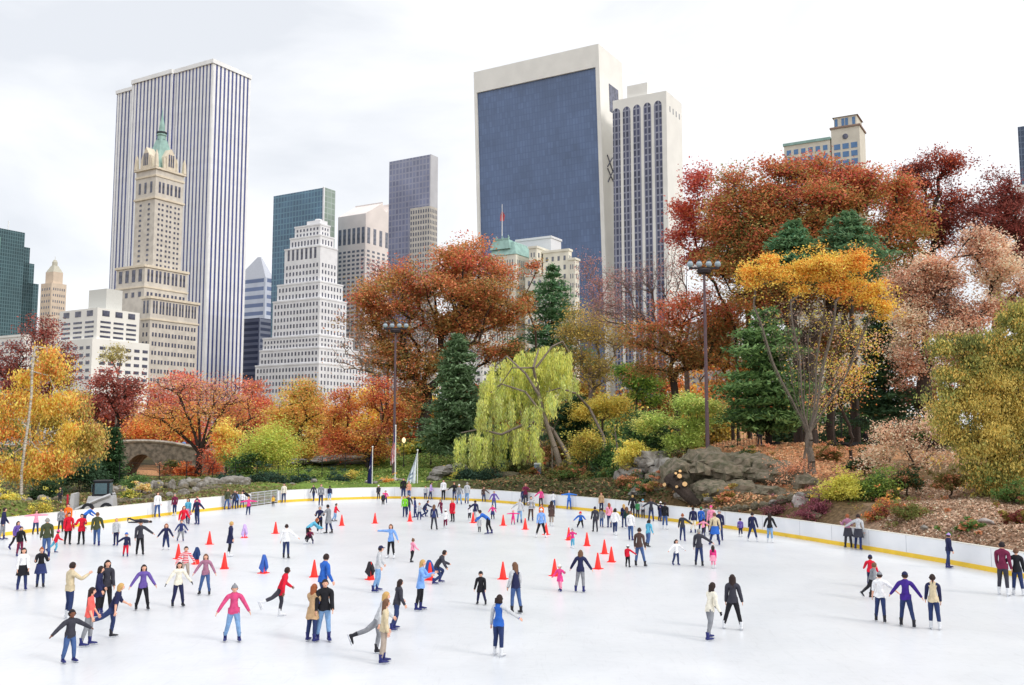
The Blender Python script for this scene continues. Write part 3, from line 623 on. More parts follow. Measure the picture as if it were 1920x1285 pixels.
def leaf_quads(C, cols_, size, elong=1.0, hang=0.0, flat=0.0):
    n = len(C); s = size * (.6 + .8 * RNG.random(n))[:, None]
    nr = RNG.normal(size=(n, 3)); nr[:, 2] = nr[:, 2] * (1 - flat) + flat * 2.0 * np.sign(nr[:, 2] + 1e-6); nr /= np.linalg.norm(nr, axis=1, keepdims=True)
    if hang > 0:
        b = np.tile(np.array([[0, 0, -1.0]]), (n, 1)) + RNG.normal(size=(n, 3)) * (1.1 / hang); b /= np.linalg.norm(b, axis=1, keepdims=True); a = np.cross(b, nr)
    else: a = np.cross(nr, RNG.normal(size=(n, 3))); b = np.cross(nr, a)
    a /= np.linalg.norm(a, axis=1, keepdims=True) + 1e-9; b /= np.linalg.norm(b, axis=1, keepdims=True) + 1e-9
    V = np.zeros((n, 4, 3)); bb = b * s * elong; aa = a * s
    V[:, 0] = C - bb; V[:, 1] = C + aa * .75 - bb * .1; V[:, 2] = C + bb; V[:, 3] = C - aa * .75 + bb * .1
    return V.reshape(-1, 3), np.arange(n * 4).reshape(n, 4), np.minimum(LG * cols_ * (.78 + .44 * RNG.random((n, 1))), .92)
def pick(pal, n): 
    ws = np.array([p[0] for p in pal], float); ws /= ws.sum(); cs = np.array([lin(p[1]) for p in pal]); cs = cs * SAT + (1 - SAT) * cs.mean(1, keepdims=True) * np.array([[1.06, 1.0, .9]])
    return cs[RNG.choice(len(pal), n, p=ws)]
def sample_crown(ells, n, gap=.35, seed=0., shell=.5, flat_=.55):
    """targets inside many small flattened lobes spread through the crown's ellipsoids: uneven outline, layers and gaps"""
    lobes = []
    for e in ells:
        R_ = max(e[3], e[5]); m_ = int(min(26, max(5, 5 + R_ * 3.2)))
        for _ in range(m_):
            d = RNG.normal(size=3); d /= np.linalg.norm(d); r = RNG.random() ** shell * .92
            c = np.array(e[:3]) + d * r * np.array(e[3:6]); q = RNG.uniform(.2, .42) * (1.15 - .4 * r)
            lobes.append((c, np.array([e[3] * q, e[4] * q, max(e[5] * q * flat_, .35 * e[3] * q * flat_)]) + .12, r))
    vol = np.array([np.prod(l[1]) for l in lobes]) ** .6; vol /= vol.sum(); out = []
    while len(out) < n:
        l = lobes[RNG.choice(len(lobes), p=vol)]; d = RNG.normal(size=3); d /= np.linalg.norm(d)
        p = l[0] + d * RNG.random() ** .45 * l[1]
        if noise3(p[None], 1.15, seed)[0] < -gap - .35: continue
        out.append(p)
    return np.array(out)
def patch(pal, C, seed):
    """palette colour by soft patches through the crown, with some scatter"""
    ws = np.array([p[0] for p in pal], float); cw = np.cumsum(ws / ws.sum()); cs = np.array([lin(p[1]) for p in pal]); cs = cs * SAT + (1 - SAT) * cs.mean(1, keepdims=True) * np.array([[1.06, 1.0, .9]])
    v = noise3(C, .42, seed) * .8 + RNG.normal(size=len(C)) * .32; rk = np.argsort(np.argsort(v)) / max(1, len(v)); return cs[np.minimum(np.searchsorted(cw, rk), len(pal) - 1)]
def grow(base, fork, targets, rt, tip, lean=(0, 0), k=.25, step=1.6, stems=()):
    n0 = 6; nodes = [np.array(base) + (np.array(fork) - np.array(base)) * (i / n0) + (RNG.normal(size=3) * np.array([1, 1, 0]) * .06 * (0 < i < n0)) for i in range(n0 + 1)]
    par = [-1] + list(range(n0)); plen = [0.] * (n0 + 1)
    fk = np.array(fork); order = np.argsort(np.linalg.norm(targets - fk, axis=1)); tips = []
    PN = np.zeros((len(targets) * 14 + 60 + sum(len(q) for q in stems), 3)); PL = np.zeros(len(PN)); PN[:n0 + 1] = nodes; cnt = n0 + 1
    for sm in stems:
        prev = n0
        for p in sm: PN[cnt] = p; PL[cnt] = PL[prev] + .3 * float(np.linalg.norm(PN[prev] - np.array(p))); par.append(prev); prev = cnt; cnt += 1
    st = max(3, n0 - 1) if not stems else n0 + 1
    for ti in order:
        t = targets[ti]; d = t - PN[st:cnt]; dist = np.linalg.norm(d, axis=1)
        cost = dist * (1 + .35 * (d[:, 2] < 0)) + k * PL[st:cnt]; j = int(np.argmin(cost)) + st; dj = dist[j - st]
        m_ = min(8, max(1, int(dj / step))); prev = j; p0 = PN[j].copy()
        for q in range(1, m_ + 1):
            f_ = q / m_; p = p0 + (t - p0) * f_; p[2] += math.sin(math.pi * f_) * .07 * dj
            if q < m_: p += RNG.normal(size=3) * .05 * dj / m_ ** .5
            PN[cnt] = p; PL[cnt] = PL[prev] + dj / m_; par.append(prev); prev = cnt; cnt += 1
        tips.append(prev)
    PN = PN[:cnt]; w_ = np.zeros(cnt); w_[tips] += 1
    for i in range(cnt - 1, 0, -1): w_[par[i]] += w_[i]
    par = np.array(par); r = tip * np.maximum(w_, 1) ** .46; r = r * min(1.0, rt / r[0]) if r[0] > rt else r
    r[:n0 + 1] = np.maximum(r[:n0 + 1], rt * (1 - .3 * np.arange(n0 + 1) / n0)); r[0] *= 1.35
    i = np.arange(1, cnt); pr = par[i]
    R0 = np.minimum(r[pr], r[i] * 1.5 + .004)
    return PN, PN[pr], PN[i], R0, r[i], np.array(tips)
def ell(px, py, rx, ry, Y, dz=.85):
    c = at(px, py, Y); return (c.x, c.y, c.z, rx * Y / F, rx * Y / F * dz, ry * Y / F)
def tree(name, label, bx, Y, crowns, pal, nl=6000, size=.16, nt=140, rt=.3, fork=None, tip=.035, top=None, gap=.35, cs=.8, group=None, cat='tree', bm_=None, by=None, topf=.35,
         elong=1.2, flat=.3, hang=0., k=.25, shell=.5, clump=True, spread=None, bareseg=None, forkx=None, parts=('trunk', 'crown'), side=4, stems=()):
    """crowns: (px,py,rx,ry[,dY]) ellipses seen in the photograph at depth Y; top: palette used near the top of the crown"""
    ells = [ell(c[0], c[1], c[2], c[3], Y + (c[4] if len(c) > 4 else 0)) for c in crowns]
    nl = int(nl * 1.45); size = size * .84; nt = int(nt * 1.1)
    b = at(bx, 850, Y); base = Vector((b.x, Y, gz(b.x, Y) - .15)) if by is None else at(bx, by, Y)
    zmin = min(e[2] - e[5] for e in ells); zmax = max(e[2] + e[5] for e in ells)
    fz = zmin + .15 * (zmax - zmin) if fork is None else at(bx, fork, Y).z
    fz = max(fz, base.z + .25 * (zmax - base.z) * (fork is None) + .1)
    fx = base.x if forkx is None else at(forkx, 800, Y).x
    tg = sample_crown(ells, nt, gap, float(R.random() * 50), shell)
    PN, P0, P1, R0, R1, tips = grow(tuple(base), (fx, Y, fz), tg, rt, tip, k=k, stems=[[tuple(at(a_, b_, Y + c_)) for a_, b_, c_ in sm] for sm in stems])
    off_ = np.array(base); t = thing(name, label, cat, base, 0, group)
    V_, F_ = tubes_np(P0 - off_, P1 - off_, R0, R1, side)
    link(parts[0], np_mesh(parts[0], V_, F_, bm_ or bark), t)
    if nl:
        C0 = np.vstack([PN[tips], tg[RNG.integers(0, len(tg), max(1, nt // 3))] + RNG.normal(size=(max(1, nt // 3), 3)) * .5]); m_ = len(C0)
        sd_ = float(R.random() * 40); pc = patch(pal, C0, sd_)
        if top:
            h_ = (C0[:, 2] - zmin) / (zmax - zmin) + .16 * RNG.normal(size=m_); tc_ = patch(top, C0, sd_ + 5); pc = np.where((h_ > 1 - topf)[:, None], tc_, pc)
        idx = RNG.integers(0, m_, nl); sp = np.array([1, 1, .55]) * cs
        C = C0[idx] + np.clip(RNG.normal(size=(nl, 3)), -1.45, 1.45) * sp * (.5 + RNG.random((nl, 1)))
        cc_ = pc[idx] * (.75 + .25 * RNG.random((m_, 1)))[idx] * 1.0
        mixp = RNG.random(nl) < .25; cc_[mixp] = pick(pal, int(mixp.sum()))
        if hang: # strands below each tip
            C[:, 2] -= RNG.random(nl) ** .8 * hang
        V_, F_, c_ = leaf_quads(C - off_, cc_, size, elong, 2.4 if hang else 0, flat)
        link(parts[1], np_mesh(parts[1], V_, F_, leaf_m, c_), t)
    return t
def conifer(name, label, px, top_y, Y, hw, bot_y, pal, nl=7000, size=.16, tiers=16, group=None, power=.8, irregular=.25, skew=0, needle=2.2, cat='evergreen tree', gy=None, droop=-.12):
    a = at(px, top_y, Y); zb = at(px, bot_y, Y).z; W_ = hw * Y / F; g0 = gz(a.x, Y) if gy is None else gy; off_ = np.array([a.x, Y, g0]); H_ = a.z
    t = thing(name, label, cat, off_, 0, group); P0 = []; P1 = []; R0 = []; R1 = []; C = []
    P0.append((0, 0, -.2)); P1.append((0, 0, H_ - g0)); R0.append(.02 * (H_ - g0) + .05); R1.append(.03)
    for i in range(tiers):
        f_ = (i + .5) / tiers; z = zb + (H_ - zb) * f_ - g0; Lr = W_ * ((1 - f_) ** power) * (1 + irregular * R.uniform(-1, .6)) + .15
        Lr *= 1.22; nb = 6 + int(4 * (1 - f_)); ph = R.random() * 6
        for j in range(nb):
            q = ph + 2 * math.pi * j / nb + R.uniform(-.25, .25); ll = Lr * R.uniform(.7, 1.1); z_ = z + R.uniform(-.3, .3) * (H_ - zb) / tiers
            p1 = (math.cos(q) * ll, math.sin(q) * ll, z_ + droop * ll); P0.append((0, 0, z_)); P1.append(p1); R0.append(.03 + .008 * ll); R1.append(.012)
            m_ = max(3, int(nl / (tiers * 9) * (.3 + ll / W_)))
            s_ = np.sqrt(RNG.random(m_))[:, None]; c = np.array([[0, 0, z_]]) + (np.array(p1) - np.array([0, 0, z_])) * s_
            wd = .16 * ll + .12; c = c + RNG.normal(size=(m_, 3)) * np.array([wd, wd, .09 + .1 * (H_ - zb) / tiers]); C.append(c)
    V_, F_ = tubes_np(np.array(P0, float), np.array(P1, float), np.array(R0), np.array(R1), 4); link('trunk', np_mesh('trunk', V_, F_, bark_d), t)
    C = np.vstack(C); V_, F_, c_ = leaf_quads(C, pick(pal, len(C)), size, needle, 0, .55); link('foliage', np_mesh('foliage', V_, F_, leaf_m, c_), t)
    return t
def shrub(label, px, py, Y, rx, ry, pal, nl=1800, size=.09, name='shrub', group=None, cat='shrub', crowns=None, **kw):
    a_ = at(px, 850, Y); gy_ = proj((a_.x, Y, gz(a_.x, Y)))[1]
    if py > gy_ - ry * .45: py = gy_ - ry * .45  # stand the plant on the ground instead of in it
    cr = crowns or [(px, py, rx, ry), (px - rx * .5, py + ry * .3, rx * .5, ry * .6), (px + rx * .5, py + ry * .2, rx * .5, ry * .7), (px + rx * .15, py - ry * .45, rx * .35, ry * .5)]
    kw.setdefault('cs', .32 * min(rx, ry) * Y / F)
    return tree(name, label, px, Y, cr, pal, nl, size, kw.pop('nt', 50), .06, fork=kw.pop('fork', None), tip=.012, group=group, cat=cat, gap=.5, parts=('stems', 'foliage'), **kw)

# ---- far row closing the view under the skyline
GB = 'trees in the far row'
for k, (px, ty, hw, pal, lab) in enumerate([
    (-30, 700, 70, [(2, GREEN), (1, OLIVE)], 'green tree in the far row at the left edge behind the birch'),
    (215, 700, 62, [(3, MAROON), (1, RUST), (1, MAUVE)], 'maroon tree in the far row behind the stone bridge'),
    (330, 690, 70, [(3, (186, 88, 66)), (2, SALMON), (1, RUST)], 'red tree rising behind the spreading bare tree'),
    (455, 705, 50, [(2, SALMON), (2, MAUVE), (1, RUST)], 'salmon tree in the far row left of the white stepped tower'),
    (560, 725, 60, [(3, YEL), (2, ORANGE), (1, OLIVE)], 'yellow tree in the far row below the white stepped tower'),
    (690, 700, 60, [(3, YEL), (2, ORANGE)], 'yellow orange tree in the far row left of the tall lamp mast'),
    (800, 700, 60, [(2, RUST), (2, OLIVE), (1, YEL)], 'rust coloured tree in the far row behind the blue green spruce'),
    (920, 690, 55, [(2, OLIVE), (1, RUST), (1, GREEN)], 'olive tree in the far row behind the willow'),
    (1010, 670, 60, [(2, OLIVED), (1, YEL), (2, GREEN)], 'dark olive tree in the far row right of the willow top'),
    (1120, 650, 70, [(2, OLIVE), (1, YEL), (1, BROWNO)], 'brown green tree in the far row beneath the bare branches'),
    (1230, 640, 60, [(2, BROWNO), (1, OLIVE), (1, ORANGE)], 'brown orange tree in the far row left of the right lamp mast'),
    (1330, 640, 60, [(3, ORANGE), (2, YEL)], 'bright orange tree seen low behind the right lamp mast'),
    (1430, 640, 70, [(2, OLIVED), (1, ORANGE), (1, YEL)], 'olive and orange tree behind the dark green pine'),
    (1560, 620, 80, [(2, DGREEN), (2, OLIVED)], 'dark green tree in the far row behind the golden topped tree'),
    (1690, 600, 80, [(2, DGREEN), (1, MAROON)], 'dark green tree in the far row behind the pink oak'),
    (1830, 600, 90, [(2, MAROON), (2, OLIVED)], 'dull maroon tree in the far row at the right'),
    (1960, 600, 80, [(2, DGREEN), (2, OLIVED)], 'dark tree in the far row at the right edge')]):
    Y = 165 + 12 * (k % 3); ry = (860 - ty) / 2
    tree('park_tree', lab, px, Y, [(px, ty + ry, hw, ry), (px - hw * .6, ty + ry * 1.3, hw * .6, ry * .7), (px + hw * .6, ty + ry * 1.35, hw * .6, ry * .7)], pal, 5200, .3, 70, .35, group=GB, cs=1.3, gap=.6, tip=.06)
# low understory hiding the horizon
for k, (px, ty, hw, pal, lab) in enumerate([
    (-10, 850, 70, [(2, DGREEN), (1, GREEN)], 'dark green undergrowth bush at the far left'),
    (150, 800, 50, [(2, OLIVE), (2, YGREEN), (1, DGREEN)], 'olive green bush left of the stone bridge'),
    (620, 800, 50, [(2, OLIVED), (1, RUST), (1, YEL)], 'brown and yellow bush behind the lawn'),
    (720, 815, 45, [(2, GREEN), (2, YGREEN)], 'yellow green bush behind the first flagpole'),
    (795, 815, 45, [(2, YGREEN), (1, YEL), (2, GREEN)], 'green bush left of the spruce foot'),
    (1090, 760, 60, [(2, YGREEN), (2, GREEN), (1, YEL)], 'yellow green bush to the right of the willow trunk'),
    (1160, 780, 70, [(2, GREEN), (2, YGREEN), (2, DGREEN)], 'mid green bush under the bent willow limb'),
    (1250, 790, 60, [(2, DGREEN), (1, GREEN)], 'dark green bush behind the light green shrub'),
    (1330, 770, 50, [(2, YEL), (2, OLIVE)], 'golden bush at the foot of the right lamp mast'),
    (1470, 775, 70, [(2, DGREEN), (1, OLIVED)], 'dark undergrowth bush behind the iron fence'),
    (1600, 765, 70, [(3, DGREEN), (1, GREEN)], 'dark green bush behind the iron fence on the right'),
    (1720, 780, 80, [(3, DGREEN), (1, OLIVED), (1, GREEN)], 'dark green bush behind the pink leaved sapling'),
    (1850, 790, 90, [(2, DGREEN), (2, OLIVED)], 'dark bush in the shade of the golden green tree')]):
    Y = (150, 132, 141)[k % 3] if px < 1200 else 112 + 6 * (k % 2); ry = (860 - ty) / 2
    shrub(lab, px, ty + ry, Y, hw, ry, pal, 3800, .2, name='bush', group='bushes of the understory', nt=45)

# ---- left side
tree('oak_tree', 'tall thin maroon oak behind the golden birch at the left', 60, 132, [(75, 640, 42, 62), (20, 700, 40, 60), (110, 690, 42, 70), (60, 720, 60, 60), (-20, 690, 40, 60)], [(4, MAROON), (2, (158, 72, 62)), (1, MAUVE)], 11000, .15, 380, .4, cs=.75, gap=.15, fork=780, bm_=bark_d)
t = tree('birch_tree', 'white barked birch with golden weeping leaves at the left', 44, 80, [(88, 655, 18, 30, 1.5), (96, 690, 22, 30, 1.5), (60, 690, 24, 26, 1.5), (28, 735, 28, 34, 1.5), (70, 750, 30, 36, 1.5), (112, 745, 26, 34, 1.5), (10, 790, 26, 40, 1.5), (130, 790, 20, 30, 1.5), (50, 820, 34, 30, 1.5), (-20, 770, 26, 60, 1.5), (90, 850, 34, 30, 1.5), (20, 870, 34, 30, 1.5), (118, 870, 22, 30, 1.5), (60, 880, 30, 20, 1.5), (-20, 870, 26, 40, 1.5)],
     [(4, (240, 174, 44)), (3, (250, 184, 36)), (2, (196, 166, 64)), (3, (222, 128, 40)), (1, (150, 140, 60))], 15500, .095, 420, .115, fork=650, forkx=58, bm_=birchm, cs=.42, hang=.9, elong=1.5, tip=.012, gap=.0, group='birches at the left edge')
t = tree('birch_tree', 'slimmer second birch with olive yellow leaves right of the taller birch', 62, 84, [(130, 745, 22, 26, 1.5), (155, 775, 24, 26, 1.5), (120, 790, 26, 26, 1.5), (175, 810, 20, 20, 1.5), (90, 780, 20, 26, 1.5), (145, 830, 26, 26, 1.5), (100, 860, 30, 30, 1.5), (185, 835, 14, 16, 1.5), (75, 840, 20, 30, 1.5)],
     [(4, (176, 166, 72)), (3, (186, 158, 72)), (2, (206, 160, 64)), (2, (140, 138, 66)), (1, (176, 110, 62))], 11000, .1, 300, .11, fork=800, forkx=72, bm_=birchm, cs=.5, hang=.8, elong=1.5, tip=.01, gap=.0, group='birches at the left edge')
tree('maple_tree', 'dull red thin maple left of the bridge below the white apartment block', 205, 150, [(205, 730, 45, 45), (175, 760, 28, 45), (245, 750, 32, 50)], [(3, MAROON), (2, (178, 84, 66)), (1, MAUVE)], 6500, .16, 340, .35, fork=815, cs=.8, gap=.1, bm_=bark_d)
tree('maple_tree', 'pale olive sapling seen before the white apartment block', 215, 158, [(215, 665, 26, 28)], [(2, (176, 166, 96)), (1, OLIVE)], 900, .14, 90, .16, fork=700, cs=.7, tip=.03, bm_=bark_g)
tree('spreading_tree', 'wide spreading tree with dark forked trunk, mauve twigs above and orange leaves below', 372, 118, [(370, 750, 108, 56), (290, 775, 42, 40), (455, 765, 45, 46), (340, 722, 60, 30), (420, 730, 60, 34), (330, 800, 50, 22), (430, 800, 50, 26)],
     [(4, (238, 150, 54)), (2, (226, 160, 66)), (1, RUST)], 10500, .1, 900, .5, fork=850, forkx=376, tip=.0165, top=[(4, (184, 130, 122)), (2, (196, 124, 112)), (1, SALMON)], topf=.56, gap=.2, cs=.8, k=.2, bm_=bark_d, shell=.6,
     stems=[[(376 + (x - 376) * f, 850 + (y - 850) * f ** .85, dy * f) for f in (.25, .5, .75, 1)] for x, y, dy in [(300, 785, 1), (335, 740, -1.5), (370, 745, 2), (400, 760, -2), (440, 735, 1), (470, 785, -1)]])
tree('maple_tree', 'red maple crown on the right of the spreading tree', 470, 140, [(480, 760, 45, 50), (440, 790, 30, 40)], [(3, SALMON), (2, ORANGE), (1, MAUVE)], 4500, .14, 160, .25, cs=.8, gap=.2)
tree('maple_tree', 'glowing yellow orange small maple right of the spreading trunk', 425, 112, [(428, 850, 24, 45), (415, 820, 15, 25), (440, 820, 14, 22)], [(3, (250, 184, 62)), (2, ORANGE), (1, GOLD)], 5200, .11, 80, .12, cs=.5)
tree('maple_tree', 'orange leaved tree behind the stone bridge', 300, 146, [(300, 800, 60, 32), (350, 790, 40, 36), (265, 815, 30, 20)], [(3, ORANGE), (2, YEL), (1, RUST)], 7000, .16, 130, .25, cs=.9)
tree('maple_tree', 'small brick red maple in front of the bridge end', 393, 116, [(396, 868, 18, 26)], [(3, (206, 96, 62)), (1, ORANGE)], 1800, .1, 50, .1, cs=.5)
shrub('big rounded yellow green bush in front of the yellow maples', 500, 838, 108, 56, 52, [(3, (172, 178, 60)), (2, YGREEN), (1, LIME)], 9000, .1, name='bush', nt=160)
tree('maple_tree', 'yellow and orange maple with green top in front of the white stepped tower', 560, 128, [(560, 760, 42, 48), (530, 780, 40, 50), (600, 790, 45, 50), (570, 730, 30, 26), (510, 810, 30, 40)],
     [(4, (232, 178, 66)), (3, (222, 136, 58)), (2, YGREEN)], 10500, .12, 260, .3, fork=830, top=[(2, OLIVE), (2, (240, 140, 60)), (1, YGREEN)], topf=.25, cs=.8, gap=.0, bm_=bark_d)
tree('maple_tree', 'rust red and orange maple with low spreading layers left of the lamp mast', 690, 116, [(650, 770, 50, 42), (700, 740, 50, 45), (640, 830, 45, 28), (700, 820, 50, 32), (620, 800, 25, 30), (735, 780, 35, 50)],
     [(3, (182, 88, 52)), (3, (222, 128, 48)), (3, (238, 166, 54)), (1, MAROON)], 17000, .11, 420, .3, fork=850, cs=.65, flat=.6, gap=.0, bm_=bark_d, top=[(2, RUST), (2, (176, 70, 48))], topf=.3)
tree('bare_tree', 'leafless grey tree before the right side of the white stepped tower', 735, 124, [(665, 640, 50, 60), (690, 690, 50, 40), (640, 670, 30, 40)], [(1, TAN)], 250, .12, 420, .22, fork=780, tip=.022, k=.15, bm_=bark_g, gap=0, forkx=715)
tree('bare_tree', 'leafless brown treetop above the big maple on its left', 725, 150, [(715, 520, 40, 40), (690, 560, 25, 40)], [(1, MAUVE)], 900, .14, 380, .25, fork=640, tip=.03, k=.15, gap=0)
tree('big_maple', 'very tall broad maple, red on top and olive orange inside, behind the spruce', 790, 132,
     [(830, 520, 110, 62), (740, 545, 80, 60), (920, 550, 75, 60), (700, 610, 55, 50), (960, 600, 45, 45), (850, 600, 100, 50), (770, 650, 70, 60), (880, 480, 70, 30), (690, 560, 40, 40), (760, 740, 50, 60), (730, 680, 60, 50), (820, 680, 60, 50), (930, 650, 60, 40), (850, 560, 120, 60)],
     [(5, (158, 130, 62)), (4, (182, 122, 60)), (2, (190, 104, 58)), (2, (124, 118, 60))], 64000, .16, 1300, .75, fork=740, top=[(2, (190, 88, 68)), (3, (202, 118, 68)), (1, (164, 126, 62))], topf=.24, cs=.9, gap=.12, flat=.5, forkx=800, bm_=bark_d, tip=.035)
tree('maple_tree', 'small orange maple twig crown floating right of the big maple', 1005, 136, [(1005, 500, 16, 20), (985, 570, 14, 30)], [(2, (186, 100, 50)), (1, OLIVE)], 1300, .14, 60, .15, fork=620, cs=.5)
conifer('spruce_tree', 'dense blue green spruce left of the weeping willow', 858, 625, 112, 60, 846, [(4, (84, 110, 72)), (2, (108, 134, 96)), (2, (56, 82, 46))], 30000, .12, 20, power=.62)
conifer('pine_tree', 'tall loose green pine right of the big maple', 1035, 495, 140, 62, 672, [(3, (70, 112, 72)), (2, (92, 128, 84)), (1, (56, 88, 58))], 11000, .15, 13, power=.65, irregular=.5)
conifer('pine_tree', 'small pine showing between the big maple and the willow top', 965, 640, 138, 40, 700, [(2, (62, 100, 64)), (1, DGREEN)], 3500, .15, 7, irregular=.5)
tree('poplar_tree', 'thin olive yellow grove tree right of the tall pine', 1090, 130, [(1090, 620, 50, 55), (1140, 640, 50, 60), (1070, 680, 40, 50), (1130, 700, 50, 40)], [(3, (156, 138, 62)), (2, (186, 156, 62)), (1, (140, 120, 80))], 8000, .13, 520, .3, fork=780, cs=.9, gap=.05, bm_=bark_g, k=.12, tip=.03)
tree('bare_tree', 'mauve twiggy bare tree in front of the blue tower corner', 1108, 160, [(1110, 530, 42, 75), (1140, 560, 40, 50)], [(2, MAUVE), (1, TWIG)], 1500, .14, 520, .28, fork=640, tip=.028, k=.12, bm_=M('mauve_bark', (138, 114, 112), .95, .1), gap=0)
tree('bare_tree', 'wide bare dark limbed tree in front of the arched tower', 1290, 118, [(1180, 520, 85, 62), (1250, 500, 60, 62), (1130, 580, 65, 45), (1290, 560, 50, 60), (1200, 590, 80, 40), (1340, 560, 40, 50)],
     [(2, MAUVE), (1, TWIG)], 3000, .1, 2300, .32, fork=690, tip=.017, k=.45, bm_=M('twig_grey', (118, 102, 98), .95, .2), gap=0, shell=.6)
tree('maple_tree', 'orange red maple below the bare limbs, left of the right lamp mast', 1270, 104, [(1215, 620, 45, 50), (1270, 600, 50, 55), (1330, 590, 50, 50), (1230, 680, 45, 30), (1350, 640, 50, 60), (1290, 670, 60, 60)],
     [(4, (152, 120, 58)), (2, (184, 114, 58)), (2, (130, 120, 58))], 20000, .12, 420, .4, fork=760, top=[(3, (206, 104, 70)), (1, ORANGE)], topf=.36, cs=.75, gap=.15, flat=.5, bm_=bark_d)
tree('maple_tree', 'bright green small tree right of the willow', 1195, 120, [(1195, 705, 38, 34), (1215, 735, 30, 26)], [(3, (130, 162, 52)), (2, GREEN), (1, LIME)], 5200, .14, 90, .15, cs=.6)
tree('maple_tree', 'yellow green low tree under the bent willow limb', 1130, 108, [(1130, 760, 46, 26), (1165, 775, 38, 24), (1100, 770, 30, 20)], [(3, (206, 178, 56)), (2, YGREEN)], 6000, .11, 110, .12, cs=.5, flat=.6)
shrub('round olive bush with yellow leaves right of the willow trunks', 1100, 832, 94, 30, 28, [(2, OLIVE), (2, YGREEN), (1, YEL)], 4200, .09, name='bush')

# ---- willow: crown of hanging strands on arching limbs, broken trunks
def willow():
    Y = 98; b = at(1035, 850, Y); g0 = gz(b.x, Y); off_ = np.array([b.x, Y, g0 - .1]); t = thing('willow_tree', 'large weeping willow with yellow green curtains and broken bare trunks beside the ice', 'willow tree', off_)
    limbs = [([(1055, 905), (1040, 840), (1020, 780), (1010, 740), (1000, 690), (1010, 655)], .34), ([(1010, 740), (985, 700), (950, 668), (925, 690)], .16), ([(1020, 780), (985, 735), (940, 720), (915, 740)], .14),
             ([(1078, 905), (1062, 850), (1035, 805), (1010, 792), (985, 795), (940, 815), (900, 805), (865, 812)], .26), ([(1005, 690), (1035, 650), (1055, 640), (1070, 665)], .12),
             ([(1135, 900), (1132, 820), (1105, 765), (1080, 738), (1050, 728), (1025, 735)], .2), ([(1010, 905), (1000, 850), (985, 800), (975, 770)], .2), ([(1035, 905), (1036, 860), (1033, 830), (1040, 800), (1048, 785)], .12),
             ([(1000, 690), (960, 690), (930, 735)], .1), ([(1120, 850), (1136, 870)], .09)]
    for nm_, sel in (('trunk', [0, 1, 2, 3, 4, 6, 7, 8]), ('bent_limb', [5, 9])):
        P0, P1, R0, R1 = [], [], [], []
        for li in sel:
            pts, r = limbs[li]
            P = [np.array(at(x, y, Y + 1.6 * math.sin(i * 1.7 + x * .01))) for i, (x, y) in enumerate(pts)]
            if pts[0][1] >= 895: P[0][2] = gz(P[0][0], P[0][1]) - .1
            m_ = len(P)
            for i in range(m_ - 1):
                for s in range(4):
                    a = P[i] + (P[i + 1] - P[i]) * s / 4; c = P[i] + (P[i + 1] - P[i]) * (s + 1) / 4; f0, f1 = (i + s / 4) / (m_ - 1), (i + (s + 1) / 4) / (m_ - 1)
                    P0.append(a); P1.append(c); R0.append(r * (1 - .75 * f0)); R1.append(r * (1 - .75 * f1))
        V_, F_ = tubes_np(np.array(P0) - off_, np.array(P1) - off_, np.array(R0), np.array(R1), 7); link(nm_, np_mesh(nm_, V_, F_, bark_g), t)
    zones = [(1010, 662, 52, 12, 85, 3, 'y'), (1035, 655, 34, 10, 60, 1, 'y'), (950, 682, 36, 14, 80, 2, 'y'), (925, 715, 28, 16, 75, 2, 'g'), (985, 712, 50, 20, 78, 3, 'g'), (930, 748, 34, 12, 46, 1, 'g'), (1048, 690, 24, 16, 50, 2, 'y'), (1066, 705, 18, 14, 42, 0, 'g'),
             (880, 820, 34, 8, 60, 0, 'g'), (948, 803, 40, 12, 72, 1, 'g'), (985, 803, 22, 8, 60, -1, 'g'), (905, 780, 16, 10, 34, 1, 'g'), (1000, 765, 20, 12, 44, -1, 'g'), (1012, 846, 9, 8, 40, 0, 'y'), (920, 850, 34, 10, 34, 2, 'g'), (1030, 740, 18, 10, 40, -2, 'g')]
    C, K = [], []; S0, S1 = [], []
    for px, py, rx, ry, dr, dy, kind in zones:
        ns = int(rx * 2.1)
        for _ in range(ns):
            a = R.uniform(-1, 1); x = px + rx * a
            if math.sin(x * .21 + py) + math.sin(x * .47 + py * 2) < -.75: continue
            y = py + ry * (a * a * 1.1 + R.uniform(-.8, .8)); top_ = np.array(at(x, y, Y + dy * 1.3 + R.uniform(-2.2, 2.2)))
            ln_ = dr * Y / F * R.uniform(.45, 1.05); m_ = int(ln_ * 24); s = np.sort(RNG.random(m_)); sway = RNG.normal(size=2) * .12
            c = top_[None] + np.stack([sway[0] * s * ln_ * .4 + RNG.normal(size=m_) * .13, sway[1] * s * ln_ * .4 + RNG.normal(size=m_) * .07, -s * ln_], -1); C.append(c)
            yf = (.75 if kind == 'y' else .16); base = lin(WILY) if R.random() < yf else lin(R.choice([WILL, (168, 178, 108), (140, 156, 90), (178, 180, 104), (150, 150, 84)]))
            bs_ = np.array([base]) * 1.25 * .8 + 1.2 * .2 * float(np.mean(base)) * np.array([[1.05, 1.03, .85]]); K.append(np.where(RNG.random((m_, 1)) < .6, bs_ * .9, np.array([lin(R.choice([(172, 180, 100), (150, 162, 90), (186, 184, 104), (132, 132, 70)]))]) * np.ones((m_, 1)))); S0.append(top_); S1.append(c[-1] if m_ else top_ - 1)
    C = np.vstack(C); K = np.vstack(K); V_, F_, c_ = leaf_quads(C - off_, K, .055, 3.0, 4.5); link('crown', np_mesh('crown', V_, F_, leaf_m, c_), t)
    V_, F_ = tubes_np(np.array(S0) - off_, np.array(S1) - off_, np.full(len(S0), .012), np.full(len(S0), .006), 3); link('hanging_twigs', np_mesh('hanging_twigs', V_, F_, M('willow_twig', (176, 160, 88))), t)
